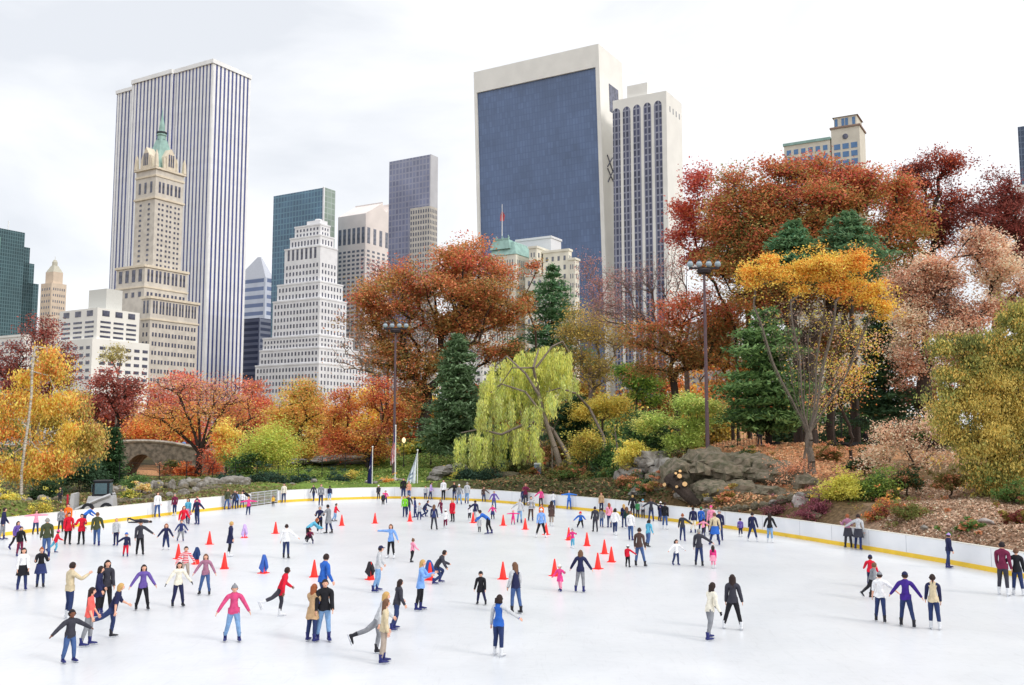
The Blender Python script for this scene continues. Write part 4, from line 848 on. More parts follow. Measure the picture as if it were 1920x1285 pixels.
    sn = thing('snag_tree', 'thin broken dead trunk split at the top, right of the willow', 'dead tree', Vector((at(1155, 800, 92).x, 92, gz(at(1155, 800, 92).x, 92))))
    mb = MB(); h_ = at(1150, 798, 92).z - sn.location.z; mb.tube([(0, 0, -.2), (.1, 0, h_ * .5), (-.15, 0, h_)], [.13, .1, .03]); mb.tube([(.02, 0, h_ * .75), (-.6, 0, h_ * .86)], [.06, .02]); mb.build('trunk', bark_g, sn)
willow()

# ---- right side
tree('big_maple', 'tallest maple on the right, deep red on top fading to olive orange below', 1520, 98,
     [(1470, 318, 60, 46), (1530, 330, 60, 40), (1665, 345, 50, 46), (1695, 400, 50, 50), (1372, 352, 30, 34), (1350, 400, 36, 30), (1590, 345, 60, 34), (1420, 370, 75, 55), (1390, 400, 60, 40), (1540, 385, 110, 50), (1600, 360, 85, 60), (1380, 440, 75, 55), (1480, 430, 110, 60), (1620, 440, 90, 60), (1550, 500, 120, 50), (1700, 440, 55, 70), (1420, 520, 80, 40), (1340, 500, 40, 40), (1690, 520, 50, 40), (1500, 480, 130, 40), (1450, 560, 90, 40), (1640, 560, 80, 40)],
     [(5, (156, 134, 64)), (4, (192, 122, 60)), (3, (192, 98, 60)), (3, (120, 122, 62))], 98000, .135, 1900, .7, fork=640, top=[(3, (186, 82, 66)), (2, (196, 108, 64)), (1, (150, 76, 62))], topf=.24, cs=.8, gap=.2, flat=.5, bm_=bark_d, tip=.026)
tree('maple_tree', 'olive and orange leaved tree filling the space behind the golden crown', 1560, 108, [(1440, 480, 70, 50), (1540, 500, 80, 50), (1640, 480, 70, 55), (1480, 560, 80, 45), (1600, 560, 80, 50), (1540, 420, 90, 50), (1700, 520, 40, 60), (1540, 640, 90, 40), (1660, 640, 50, 50)],
     [(4, (134, 122, 56)), (3, (158, 112, 54)), (2, (108, 108, 54)), (1, (176, 92, 50))], 34000, .14, 700, .5, fork=700, cs=.9, gap=.3, bm_=bark_d)
tree('maple_tree', 'thin yellow and orange wood between the right lamp mast and the dark pine', 1375, 106, [(1370, 600, 40, 40), (1360, 660, 40, 40), (1400, 700, 40, 40), (1350, 720, 30, 40), (1390, 560, 34, 30)],
     [(3, (206, 140, 56)), (3, (150, 130, 60)), (2, YEL), (1, TAN)], 7500, .12, 420, .2, fork=760, cs=.75, gap=.2, bm_=bark_d)
tree('maple_tree', 'olive brown tree behind the crimson branches left of the mast', 1405, 112, [(1370, 450, 50, 45), (1420, 430, 50, 50), (1400, 500, 60, 40), (1350, 500, 30, 30)], [(3, (150, 118, 54)), (2, (178, 100, 52)), (1, (116, 110, 56))], 13000, .14, 330, .3, fork=640, cs=.8, gap=.2, bm_=bark_d)
tree('maple_tree', 'bright crimson branch crown left of the tallest maple by the arched tower', 1385, 103, [(1303, 345, 24, 45), (1290, 400, 32, 40), (1275, 440, 36, 36), (1330, 430, 40, 45), (1350, 390, 24, 40), (1310, 480, 30, 20)],
     [(3, (180, 78, 68)), (2, (170, 68, 58)), (2, RUST)], 11000, .13, 300, .16, fork=620, cs=.65, gap=.1, flat=.4, bm_=bark_d)
tree('oak_tree', 'dark maroon oak behind the maple at the right, with sky gaps', 1745, 112, [(1750, 330, 62, 52), (1690, 380, 45, 45), (1790, 380, 45, 60), (1760, 430, 50, 50), (1700, 420, 40, 40)],
     [(4, MAROON), (2, (148, 58, 48)), (1, RUST)], 17000, .13, 520, .5, fork=560, cs=.7, gap=.1, bm_=bark_d)
tree('oak_tree', 'dark maroon oak filling the upper right corner', 1880, 108, [(1865, 370, 50, 60), (1840, 430, 50, 60), (1910, 430, 50, 70), (1890, 480, 60, 50), (1950, 420, 40, 60)],
     [(4, MAROON), (2, (142, 62, 54)), (1, (120, 52, 50))], 18000, .13, 480, .5, fork=600, cs=.7, gap=.1, bm_=bark_d)
conifer('pine_tree', 'soft green pine left of centre above the golden crown', 1485, 415, 90, 46, 520, [(3, (84, 118, 76)), (1, PINE)], 6000, .12, 8, irregular=.5, power=.5)
conifer('pine_tree', 'soft green pine on the right above the golden crown', 1590, 395, 90, 58, 520, [(3, (92, 124, 84)), (1, PINE)], 8000, .12, 9, irregular=.5, power=.5)
conifer('pine_tree', 'dark pine between the golden crown and the pink oak', 1650, 570, 84, 50, 790, [(2, (50, 80, 52)), (1, DGREEN)], 9000, .12, 14, irregular=.5, power=.45)
conifer('pine_tree', 'dark layered pine left of the golden topped tree', 1435, 580, 82, 74, 805, [(3, (80, 112, 58)), (2, (104, 136, 74)), (1, DGREEN)], 19000, .115, 14, irregular=.55, power=.4)
bark_v = M('vase_bark', (112, 102, 92), .95, .25, 6, .4, stretch=(4, 4, .8))
tree('golden_tree', 'vase shaped tree with bare grey limbs and a golden yellow top', 1522, 66, [(1527, 512, 30, 20), (1488, 512, 24, 22), (1562, 512, 24, 20), (1600, 500, 30, 30), (1420, 508, 34, 16), (1452, 518, 26, 16), (1400, 512, 14, 14), (1590, 535, 40, 16), (1640, 550, 24, 30), (1655, 575, 16, 24), (1405, 530, 22, 18), (1618, 560, 20, 20), (1580, 548, 20, 14), (1500, 545, 24, 10), (1550, 545, 16, 14), (1440, 495, 20, 16), (1600, 488, 20, 16), (1540, 500, 60, 14)],
     [(4, (255, 168, 20)), (3, (255, 172, 28)), (2, (240, 136, 12))], 17000, .08, 760, .3, fork=812, forkx=1517, tip=.007, k=.3, stems=[[(1517 + (x - 1517) * f ** .8 + 3 * math.sin(f * 9 + i), 808 - (808 - 560 - abs(x - 1520) * .12) * f, dy * f) for f in (.12, .25, .4, .55, .7, .85, 1)] for i, (x, dy) in enumerate([(1412, .3), (1436, -1.2), (1462, 1.2), (1484, -.8), (1503, .9), (1524, -1.4), (1545, 1.3), (1568, -.6), (1592, 1.0), (1618, -1.0), (1644, .2)])], cs=.3, bm_=bark_v, gap=.45, shell=.6, side=5)
tree('bare_tree', 'bare grey twiggy limbs filling the vase below the golden top', 1508, 67.6, [(1525, 590, 110, 50), (1500, 640, 90, 50), (1590, 620, 70, 50), (1450, 580, 50, 40), (1520, 690, 60, 50), (1560, 690, 50, 40)], [(1, GOLD), (1, TWIG)], 1100, .075, 2300, .12, fork=815, forkx=1512, tip=.014, k=.3, stems=[[(1512 + (x - 4 - 1512) * f ** .8 + 3 * math.sin(f * 9 + i), 808 - (808 - 560 - abs(x - 1520) * .12) * f, dy * f) for f in (.12, .25, .4, .55, .7, .85, 1)] for i, (x, dy) in enumerate([(1412, .3), (1436, -1.2), (1462, 1.2), (1484, -.8), (1503, .9), (1524, -1.4), (1545, 1.3), (1568, -.6), (1592, 1.0), (1618, -1.0), (1644, .2)])], bm_=bark_v, gap=1, cs=.4, shell=.4, side=3)
tree('young_tree', 'spindly young tree with sparse orange leaves right of the vase shaped tree', 1595, 73, [(1590, 700, 60, 50), (1620, 650, 45, 50), (1560, 740, 45, 30)], [(3, GOLD), (2, PINK), (1, ORANGE)], 2400, .08, 480, .13, fork=800, tip=.012, k=.2, bm_=bark_d, gap=0, cs=.5)
tree('oak_tree', 'pale pink tan oak at the right with dry leaves', 1760, 80, [(1760, 520, 70, 62), (1860, 480, 62, 70), (1700, 600, 45, 62), (1800, 600, 90, 70), (1920, 540, 60, 80), (1720, 680, 55, 60), (1840, 690, 60, 50), (1690, 540, 40, 40)],
     [(5, (226, 186, 160)), (3, (204, 152, 122)), (2, (178, 124, 98)), (1, (130, 98, 84))], 56000, .095, 1100, .5, fork=800, cs=.55, gap=.1, bm_=bark_d, tip=.022)
tree('sapling_oak', 'low sapling oak with pink brown leaves in front of the fence end', 1690, 61, [(1690, 810, 45, 38), (1660, 850, 38, 30), (1730, 850, 45, 34), (1750, 800, 30, 30)], [(4, (222, 182, 154)), (2, (190, 148, 120)), (1, (140, 108, 86))], 5600, .075, 300, .1, fork=900, cs=.38, gap=0, bm_=bark_d, tip=.011, k=.15)
tree('sapling_oak', 'second low brown sapling above the yellow green shrub on the rock', 1475, 66, [(1490, 880, 34, 22), (1460, 900, 24, 18)], [(3, (206, 140, 104)), (1, TAN)], 1300, .07, 90, .06, fork=920, cs=.35, gap=0, bm_=bark_d, tip=.01)
tree('acacia_tree', 'feathery golden green tree hanging over the slope at the right edge', 1885, 54, [(1900, 590, 34, 30), (1770, 650, 24, 16), (1860, 720, 60, 40), (1910, 660, 40, 40), (1860, 800, 50, 40), (1870, 870, 50, 36), (1940, 600, 30, 40), (1880, 640, 40, 26), (1810, 640, 34, 20), (1835, 680, 40, 22), (1900, 700, 44, 30), (1790, 700, 28, 22), (1770, 770, 22, 22), (1810, 740, 44, 26), (1880, 770, 50, 34), (1930, 780, 40, 60), (1790, 800, 34, 24), (1830, 830, 44, 30), (1890, 840, 44, 34), (1840, 880, 34, 24), (1905, 890, 34, 30), (1860, 910, 22, 14), (1950, 860, 30, 70)],
     [(4, (184, 162, 68)), (3, (158, 150, 66)), (3, (126, 132, 60)), (1, (206, 164, 66)), (1, (100, 108, 52))], 66000, .06, 1300, .24, fork=860, cs=.3, gap=.3, hang=.35, elong=1.5, bm_=bark_d, tip=.008)
for sx, sy, Y_, hw_, hh_, pal_, lab_ in [(1070, 900, 96, 26, 12, [(2, OLIVE), (1, TAN)], 'brown green weeds beside the cut willow stumps'), (1150, 915, 84, 26, 14, [(2, GREEN), (1, DGREEN)], 'dark green fern clump below the grey rock ledge'), (1180, 925, 78, 22, 12, [(2, OLIVED), (1, TAN)], 'brown bush just above the boards below the grey ledge'),
        (1095, 880, 98, 30, 16, [(2, GREEN), (2, DGREEN)], 'dark green ivy bush above the cut willow stumps'), (1130, 925, 86, 24, 12, [(2, DGREEN), (1, OLIVE)], 'dark shrub just behind the boards below the dead snag'), (1050, 925, 92, 26, 9, [(2, OLIVED), (1, GREEN)], 'low olive plants just behind the boards by the blue clad child'), (1170, 890, 86, 20, 14, [(2, DGREEN), (1, GREEN)], 'dark shrub left of the grey rock ledge'), (975, 885, 101, 30, 14, [(2, DGREEN), (1, OLIVED)], 'dark shrub in the shade beneath the willow crown'), (1100, 855, 98, 34, 20, [(3, (60, 84, 48)), (1, GREEN)], 'dark green shrub at the base of the bent willow limb'),
        (1000, 900, 96, 22, 10, [(2, OLIVED), (1, RUST)], 'low rust brown weeds left of the willow stumps'), (1235, 860, 82, 22, 12, [(2, GREEN), (1, YGREEN)], 'small green shrub on top of the grey ledge'), (1400, 862, 74, 22, 9, [(2, DGREEN), (1, OLIVE)], 'dark green shrub growing on top of the mossy outcrop'),
        (1120, 890, 91, 30, 12, [(2, DGREEN), (1, OLIVE)], 'dark olive shrub on the bare bank right of the willow'), (1160, 905, 84, 30, 12, [(2, OLIVED), (1, GREEN)], 'olive shrub on the bank between willow and grey ledge'), (1200, 930, 77, 26, 10, [(2, GREEN), (1, TAN)], 'green and tan weeds on the bank below the grey ledge'), (1085, 910, 93, 26, 9, [(2, TAN), (1, GREEN)], 'tan weeds on the bank right of the willow foot'),
        (1550, 850, 72, 30, 12, [(2, OLIVED), (1, TAN)], 'olive brown shrub on the leafy plateau near the vase shaped tree'), (1450, 870, 70, 18, 9, [(2, TAN), (1, OLIVE)], 'tan dry shrub on the outcrop crest'), (1620, 870, 64, 34, 14, [(2, DGREEN), (1, TAN)], 'dark shrub under the low sapling oak'),
        (1700, 900, 58, 34, 16, [(2, DGREEN), (1, OLIVED), (1, TAN)], 'dark brown green shrub left of the slope of fallen leaves'), (1780, 900, 55, 30, 14, [(2, OLIVED), (1, TAN)], 'brown shrub at the upper edge of the slope of fallen leaves'), (1360, 955, 65.5, 22, 8, [(2, OLIVE), (1, TAN)], 'yellow brown grass clump between the boulders below the outcrop'),
        (1230, 950, 73, 26, 9, [(2, TAN), (1, OLIVE)], 'dry brown grass clump above the boards left of the cut log'), (1820, 990, 47, 22, 8, [(2, GREEN), (1, TAN)], 'small green clump on the slope left of the pale stone'), (1905, 970, 47, 26, 10, [(2, MAROON), (1, OLIVE)], 'maroon brown clump on the slope at the right edge')]:
    shrub(lab_, sx, sy, Y_, hw_, hh_, pal_, 2600, .075, group='small plants of the bank')
for k_, (sx, sy, hw_, lab_) in enumerate([(318, 876, 22, 'low green brown bush behind the wire fence right of the arch'), (345, 886, 16, 'small orange bush left of the spreading trunk'), (180, 880, 40, 'grey green bush before the left end of the bridge'), (640, 838, 40, 'rust brown bush under the low maple'), (700, 842, 30, 'yellow orange bush under the low maple'), (570, 846, 30, 'golden bush left of the long lawn rock'),
        (470, 870, 40, 'shadowy green bush at the foot of the big round bush'), (930, 850, 40, 'dark green bush seen through the willow curtain'), (1030, 850, 40, 'brown green bush behind the willow trunks'), (1140, 860, 34, 'dark bush at the foot of the dead snag')]):
    shrub(lab_, sx, sy, (122, 117, 112, 124, 120, 122, 107, 102, 104, 93)[k_], hw_, (12 if k_ < 2 else 22), ([(2, (110, 116, 60)), (1, TAN)], [(2, ORANGE), (1, RUST)], [(2, (92, 110, 70)), (1, DGREEN)], [(2, RUST), (1, OLIVE)], [(3, YEL), (1, ORANGE)], [(3, YEL), (1, OLIVE)], [(3, GREEN), (1, DGREEN)], [(3, DGREEN)], [(2, OLIVED), (1, TAN)], [(2, GREEN), (2, DGREEN)])[k_], 2600, .12, name='bush', group='bushes of the understory')
tree('maple_tree', 'light green layered small tree on the slope left of the fence', 1290, 80, [(1290, 760, 52, 18), (1240, 790, 36, 18), (1300, 800, 44, 20), (1270, 830, 46, 16), (1330, 765, 18, 12), (1210, 800, 20, 14)], [(4, (160, 178, 76)), (2, (134, 156, 64)), (1, (186, 180, 84))], 13000, .085, 240, .1, fork=835, cs=.4, flat=.8, gap=.2, tip=.014, bm_=bark_d)
shrub('dark green rhododendron right of the bent willow limb', 1205, 800, 86, 38, 34, [(3, DGREEN), (2, GREEN)], 5200, .1, name='bush', nt=90)
shrub('bright yellow shrub on the edge of the rock outcrop', 1185, 852, 80, 30, 24, [(4, (226, 190, 62)), (1, YGREEN)], 3000, .08)
conifer('pine_tree', 'dark evergreen behind the willow trunks', 1075, 740, 112, 50, 850, [(2, DGREEN), (1, (50, 84, 56))], 9000, .14, 10, irregular=.4, power=.4)
# ---- low planting
conifer('cypress_tree', 'narrow dark cypress standing before the stone bridge', 211, 806, 98, 17, 925, [(3, (48, 78, 44)), (1, DGREEN)], 9000, .09, 20, power=.3, irregular=.15, droop=.3)
shrub('dark green rhododendron between the birches and the cypress', 150, 885, 94, 40, 30, [(3, (56, 84, 58)), (1, DGREEN)], 6500, .1, name='bush', nt=90)
shrub('dark low evergreen mound right of the birch trunks', 85, 918, 76, 32, 15, [(3, DGREEN), (1, (50, 70, 40))], 3600, .07)
shrub('green juniper spreading right of the cypress', 255, 905, 92, 28, 16, [(2, (70, 104, 52)), (1, (92, 124, 60))], 2600, .08)
shrub('yellow flowering shrub behind the boards at the left edge', 15, 935, 66, 24, 10, [(3, GOLD), (2, YGREEN)], 1800, .06)
shrub('small olive yellow shrub behind the boards left of the loader', 78, 955, 61, 17, 11, [(2, YGREEN), (2, GOLD), (1, OLIVE)], 1700, .05)
shrub('low peach coloured heather clump behind the loader', 270, 915, 84, 17, 6, [(3, (230, 176, 110)), (1, YGREEN)], 1100, .06)
shrub('yellow green grass clump in the rockery by the loader', 240, 928, 80, 14, 10, [(2, YGREEN), (1, GREEN)], 800, .07)
for px, py, rx, ry, lab in ((434, 908, 38, 13, 'flat grey green dwarf pine left of the grey gate'), (505, 898, 40, 13, 'dark clipped hedge mound under the big yellow green bush'), (568, 906, 24, 10, 'blue green dwarf pine on the lawn edge right of the gate'),
                           (632, 903, 21, 12, 'blue green dwarf spruce on the lawn left of the flagpoles'), (905, 898, 30, 22, 'dark evergreen shrub under the willow curtain'), (875, 905, 22, 18, 'deep green yew at the end of the grey boulders')):
    shrub(lab, px, py, 101 if px < 700 else 97, rx, ry, [(3, (52, 80, 64)), (2, (40, 62, 44))], 2600, .09, group='dwarf evergreens behind the boards')
shrub('bright orange flowering shrub between two flagpoles', 727, 902, 97, 9, 6, [(3, (244, 150, 40))], 700, .06)
shrub('yellow leaved shrub on the lawn left of the blue flag', 660, 890, 104, 12, 8, [(2, (220, 186, 60)), (1, OLIVE)], 700, .07)
shrub('yellow green shrub among the boulders right of the white flag', 857, 890, 99, 9, 7, [(2, YEL), (1, LIME)], 500, .06)
shrub('low green shrub below the cut willow stumps', 1110, 905, 88, 24, 14, [(2, GREEN), (1, OLIVED)], 1800, .08)
shrub('dark green shrub left of the cut log', 1215, 912, 74, 22, 16, [(3, DGREEN), (1, GREEN)], 2200, .07)
shrub('yellow green spreading shrub beside the rock at the right', 1575, 915, 58, 40, 26, [(4, (188, 184, 50)), (2, YGREEN), (1, YEL)], 5600, .06, nt=90)
shrub('green spreading shrub right of the yellow green one', 1640, 920, 57.5, 40, 26, [(3, (128, 150, 50)), (2, GREEN), (1, DGREEN)], 5600, .06, nt=90)
shrub('purple barberry shrub behind the boards beside the pale boulder', 1530, 958, 57, 38, 15, [(3, (122, 58, 76)), (1, (150, 84, 92))], 3600, .05, nt=90)
shrub('small purple barberry shrub left of the pale boulder', 1455, 958, 60, 22, 10, [(3, (122, 64, 76)), (1, (140, 90, 90))], 1500, .05)
shrub('red and green shrub behind the boards right of the couple', 1648, 982, 53, 26, 14, [(2, (136, 66, 54)), (2, OLIVE), (1, ORANGE)], 2600, .05)
shrub('green brown shrub behind the boards left of the bending skater', 1705, 985, 51.5, 32, 15, [(3, (110, 116, 52)), (1, (136, 84, 56))], 3200, .05, nt=80)
shrub('orange leaved clump right of the spreading shrubs', 1660, 945, 54, 20, 9, [(2, ORANGE), (1, YEL), (1, OLIVE)], 1000, .05)
shrub('dark green clump at the foot of the golden green tree', 1900, 925, 52, 34, 18, [(3, GREEN), (1, OLIVED)], 2200, .06)

# ---- fallen leaves and grass
def litter(name, n, zone, pal, size, lab):
    zz = np.array([zone() for _ in range(n)], float); Yv = RNG.uniform(zz[:, 2], zz[:, 3]); Xv = (zz[:, 0] - 960) / F * Yv
    d, i_ = rink_dist(Xv, Yv); ok_ = (~i_) & (d > .3); pts = np.stack([Xv, Yv], -1)[ok_]; n = len(pts)
    P = np.array(pts); z = gz_np(P[:, 0], P[:, 1]) + .04; C = np.stack([P[:, 0], P[:, 1], z], -1)
    V_, F_, c_ = leaf_quads(C, pick(pal, n), size, 1.3, 0, .45); o = link(name, np_mesh(name, V_, F_, leaf_m, c_)); tag(o, lab, 'leaves', kind='stuff')
litter('fallen_leaves', 48000, lambda: (R.uniform(1640, 2060), 0, 41, 62), [(4, (178, 148, 124)), (3, (142, 112, 90)), (1, (204, 180, 158)), (2, (108, 88, 66))], .06, 'pinkish brown fallen leaves covering the slope at the right')
litter('leaf_litter', 20000, lambda: (R.uniform(1285, 1660), 0, 62, 100), [(4, (204, 150, 106)), (2, (176, 120, 82)), (2, (140, 108, 78)), (1, (110, 96, 66))], .09, 'orange brown fallen leaves on the plateau before the iron fence')
litter('grass', 26000, lambda: (R.uniform(540, 900), 0, 95, 130), [(4, (112, 138, 56)), (2, (92, 112, 48)), (1, (150, 150, 70))], .12, 'green grass of the lawn behind the rink boards')
litter('ground_cover', 22000, lambda: (R.uniform(-120, 560), 0, 58, 112), [(3, (106, 116, 56)), (2, (126, 104, 66)), (1, (84, 88, 46))], .11, 'green and brown ground cover between the rocks at the left')
litter('ground_cover', 26000, lambda: (R.uniform(880, 1300), 0, 70, 112), [(3, (100, 86, 56)), (1, (150, 108, 70)), (3, (80, 92, 46)), (1, (56, 66, 38))], .12, 'brown leaves and green weeds below the willow')
# ------------------------------------------------------------------ rocks
rock_m = M('mossy_rock', (128, 116, 100), .95, .3, 2.6, 1.0, rgb2=(82, 82, 62), detail=14, lo=.36, hi=.66)
rock_g = M('grey_rock', (150, 146, 140), .9, .3, 1.4, .6, rgb2=(112, 106, 98), detail=8)
rock_p = M('pale_rock', (190, 182, 176), .9, .2, 1.0, .5, rgb2=(150, 140, 136), detail=8)
def rock_mesh(name, mat, seed, sub=3, sc_=(1, 1, .7), rough=.35, strata=.0):
    bm = bmesh.new(); bmesh.ops.create_icosphere(bm, subdivisions=sub, radius=1)
    for v in bm.verts:
        p = v.co.copy(); o_ = Vector((seed * 3.1, seed * 1.7, seed))
        d = 1 + rough * noise.fractal(p * 1.1 + o_, .8, 2.0, 6) + .16 * abs(noise.noise(p * 3.2 + o_)) + .06 * abs(noise.noise(p * 8 + o_))
        for k in range(5): # planar cuts
            n_ = Vector((math.sin(seed + k * 2.4), math.cos(seed * 1.3 + k * 1.9), math.sin(k * 1.1 + seed) * .6)).normalized(); q = p.dot(n_) * d
            if q > .72: d *= .72 / q * .4 + .6
        v.co = p * d
        if strata:  # split faces and ledges
            zq = v.co.z * 4.5 + v.co.x * 1.2 + noise.noise(p * 1.5 + o_) * .8; v.co.z += (round(zq) - zq) / 4.5 * .55; xq = v.co.x * 3.4 + noise.noise(p * 1.2 - o_); v.co.x += (round(xq) - xq) / 3.4 * .45
        if strata: v.co.z += strata * math.sin((v.co.z + v.co.x * .35) * 11) * .06
        v.co = Vector((v.co.x * sc_[0], v.co.y * sc_[1], v.co.z * sc_[2]))
    me = bpy.data.meshes.new(name); bm.to_mesh(me); bm.free(); me.materials.append(mat)
    return me
RM = {k: [rock_mesh('boulder', m_, s, 3, (1, .9, .62)) for s in (1, 2, 3, 4)] for k, m_ in (('m', rock_m), ('g', rock_g), ('p', rock_p))}
def boulder(label, px, Y, rx, ry, kind='g', group=None, py=None, name='boulder', rz=None, sink=.3):
    p = at(px, 850, Y); z = gz(p.x, Y); w_ = rx * Y / F; h_ = ry * Y / F; o = link(name, R.choice(RM[kind]), None, (p.x, Y, z + h_ * .55 if py is None else at(px, py, Y).z))
    o.scale = (w_, w_ * R.uniform(.7, 1), h_ / .62); o.rotation_euler = (R.uniform(-.15, .15), R.uniform(-.15, .15), R.uniform(0, 6) if rz is None else rz)
    return tag(o, label, 'rock', group)
def outcrop(label, pieces, seed, mat, name='rock_outcrop'):
    V_, Fs = [], []; mb = MB()
    cx = sum(p[0] for p in pieces) / len(pieces); Y0 = pieces[0][2]; c = at(cx, 850, Y0); base = Vector((c.x, Y0, gz(c.x, Y0)))
    for i, (px, py, Y, rx, ry, ryd) in enumerate(pieces):
        me = rock_mesh('tmp', mat, seed + i * 1.37, 4, (rx * Y / F, ryd, ry * Y / F), .3, 1.0 * (ry * Y / F)); q = at(px, py, Y) - base
        mb.add([v.co + q for v in me.vertices], [tuple(f.vertices) for f in me.polygons]); bpy.data.meshes.remove(me)
    o = mb.build(name, mat); o.location = base; return tag(o, label, 'rock outcrop')
outcrop('broad mossy rock outcrop with dark cracks behind the boards on the right', [(1420, 890, 71, 60, 30, 4), (1370, 882, 72, 54, 34, 4), (1318, 880, 73, 50, 36, 4), (1275, 896, 73, 42, 38, 3.5), (1460, 900, 69, 46, 28, 3.5), (1500, 912, 66.5, 34, 24, 3), (1340, 922, 69, 46, 24, 3), (1390, 926, 68, 44, 24, 3), (1440, 932, 66, 40, 20, 2.5), (1480, 938, 63.5, 32, 14, 2), (1300, 935, 70, 34, 18, 2.5), (1240, 915, 75, 34, 26, 3), (1380, 864, 75, 60, 14, 4)], 3.3, rock_m)
outcrop('grey rock ledge with smooth top left of the cut log', [(1215, 868, 82, 42, 24, 4), (1250, 895, 78, 34, 34, 3.5), (1185, 900, 82, 34, 28, 3), (1215, 925, 76, 36, 16, 2.5)], 7.1, rock_g)
outcrop('dark sloping rocks on the grass left of the willow', [(835, 885, 103, 28, 12, 3), (820, 900, 101, 18, 10, 2), (860, 878, 104, 16, 9, 2)], 5.2, rock_g)
outcrop('long low grey rock on the lawn behind the flagpoles', [(640, 862, 122, 60, 9, 4), (560, 866, 122, 26, 7, 3), (700, 856, 124, 30, 8, 3)], 2.2, rock_g)
boulder('large smooth pale boulder behind the boards beside purple shrubs', 1500, 59.5, 26, 19, 'p', py=944)
boulder('dark low flat boulder at the foot of the willow', 950, 98, 34, 9, 'm'); boulder('small pale boulder half sunk in leaves on the right slope', 1842, 48, 16, 6, 'p')
boulder('small dark boulder behind the boards near the bending skater', 1727, 49.5, 9, 5, 'g'); boulder('dark grey boulder under the purple barberry', 1520, 57, 18, 10, 'm')
boulder('blue grey boulder beneath the cut log', 1285, 69.5, 26, 8, 'g'); boulder('rounded boulder right of the cut log above the boards', 1330, 66.5, 14, 6, 'g')
for i in range(13): boulder('mossy grey boulder in the row along the boards below the rock outcrop', 1345 + i * 17, 64.5 - i * .55, R.uniform(8, 13), R.uniform(5, 8), R.choice('gm'), 'boulders along the boards below the outcrop')
for i in range(42): boulder('rough grey boulder of the rockery behind the boards left of the grey gate', 205 + i * 6.4 + R.uniform(-4, 4), R.uniform(82, 90) + i * .3, R.uniform(8, 17), R.uniform(5, 12), R.choice('ggm'), 'boulders of the left rockery')
for i in range(16): boulder('low brown boulder just behind the boards right of the loader', 215 + i * 13 + R.uniform(-4, 4), (73 + i * 1.1), R.uniform(8, 15), R.uniform(4, 8), R.choice('mmg'), 'boulders right of the loader')
for i in range(12): boulder('grey stone in the low rock wall by the birch trunks', -10 + i * 13 + R.uniform(-3, 3), R.uniform(72, 76), R.uniform(8, 13), R.uniform(5, 8), R.choice('gm'), 'stones by the birches')
for i in range(9): boulder('pale boulder lying on the lawn edge behind the boards near the middle', (535, 548, 575, 590, 690, 705, 718, 740, 752)[i], 99 - (i % 3), R.uniform(7, 11), R.uniform(3, 5), R.choice('gp'), 'boulders at the lawn edge')

# ------------------------------------------------------------------ stone bridge
def bridge():
    Y = 128; a, b = at(128, 870, Y), at(418, 870, Y); Ln = b.x - a.x; st = M('bridge_stone', (140, 130, 116), .9, .35, 1.6, .6, rgb2=(98, 92, 82), detail=8)
    base = Vector((a.x, Y, -.3)); t = thing('stone_bridge', 'old rough stone arch bridge behind the trees at the left', 'bridge', base)
    ztop = lambda x: at(265, 828, Y).z + .3 - ((x / Ln - .47) ** 2) * 7.5
    ax0, ax1 = at(226, 850, Y).x - a.x, at(305, 850, Y).x - a.x; zc = at(265, 852, Y).z + .3; n = 14
    pts = [(0, 0)] + [(ax0 + (ax1 - ax0) * k / n, max(.4, zc * math.sin(math.pi * (k + .0) / n) ** .6)) for k in range(n + 1)] + [(Ln, 0)]
    top = [(Ln * (1 - k / 16), ztop(Ln * (1 - k / 16))) for k in range(17)]; mb = MB()
    # build as vertical slices so the arch stays open
    xs_ = sorted(set([0, Ln] + [p[0] for p in pts] + [p[0] for p in top]))
    def zb(x):
        if x <= ax0 or x >= ax1: return 0
        f_ = (x - ax0) / (ax1 - ax0); return zc * math.sin(math.pi * f_) ** .6
    for x0, x1 in zip(xs_[:-1], xs_[1:]):
        m0, m1 = (zb(x0 + 1e-4), zb(x1 - 1e-4))
        mb.add([(x0, 0, m0), (x1, 0, m1), (x1, 5, m1), (x0, 5, m0), (x0, 0, ztop(x0)), (x1, 0, ztop(x1)), (x1, 5, ztop(x1)), (x0, 5, ztop(x0))], [(3, 2, 1, 0), (4, 5, 6, 7), (0, 1, 5, 4), (2, 3, 7, 6)])
    mb.add([(0, 0, 0), (0, 5, 0), (0, 5, ztop(0)), (0, 0, ztop(0))], [(0, 1, 2, 3)]); mb.add([(Ln, 0, 0), (Ln, 5, 0), (Ln, 5, ztop(Ln)), (Ln, 0, ztop(Ln))], [(0, 1, 2, 3)])
    mb.build('arch_wall', st, t)
    cp = MB(); cp.tube([(x, -.05, ztop(x) + .08) for x in [Ln * k / 16 for k in range(17)]], .22, 5); cp.build('coping', M('coping_stone', (168, 160, 148), .9, .2, 3), t)
bridge()

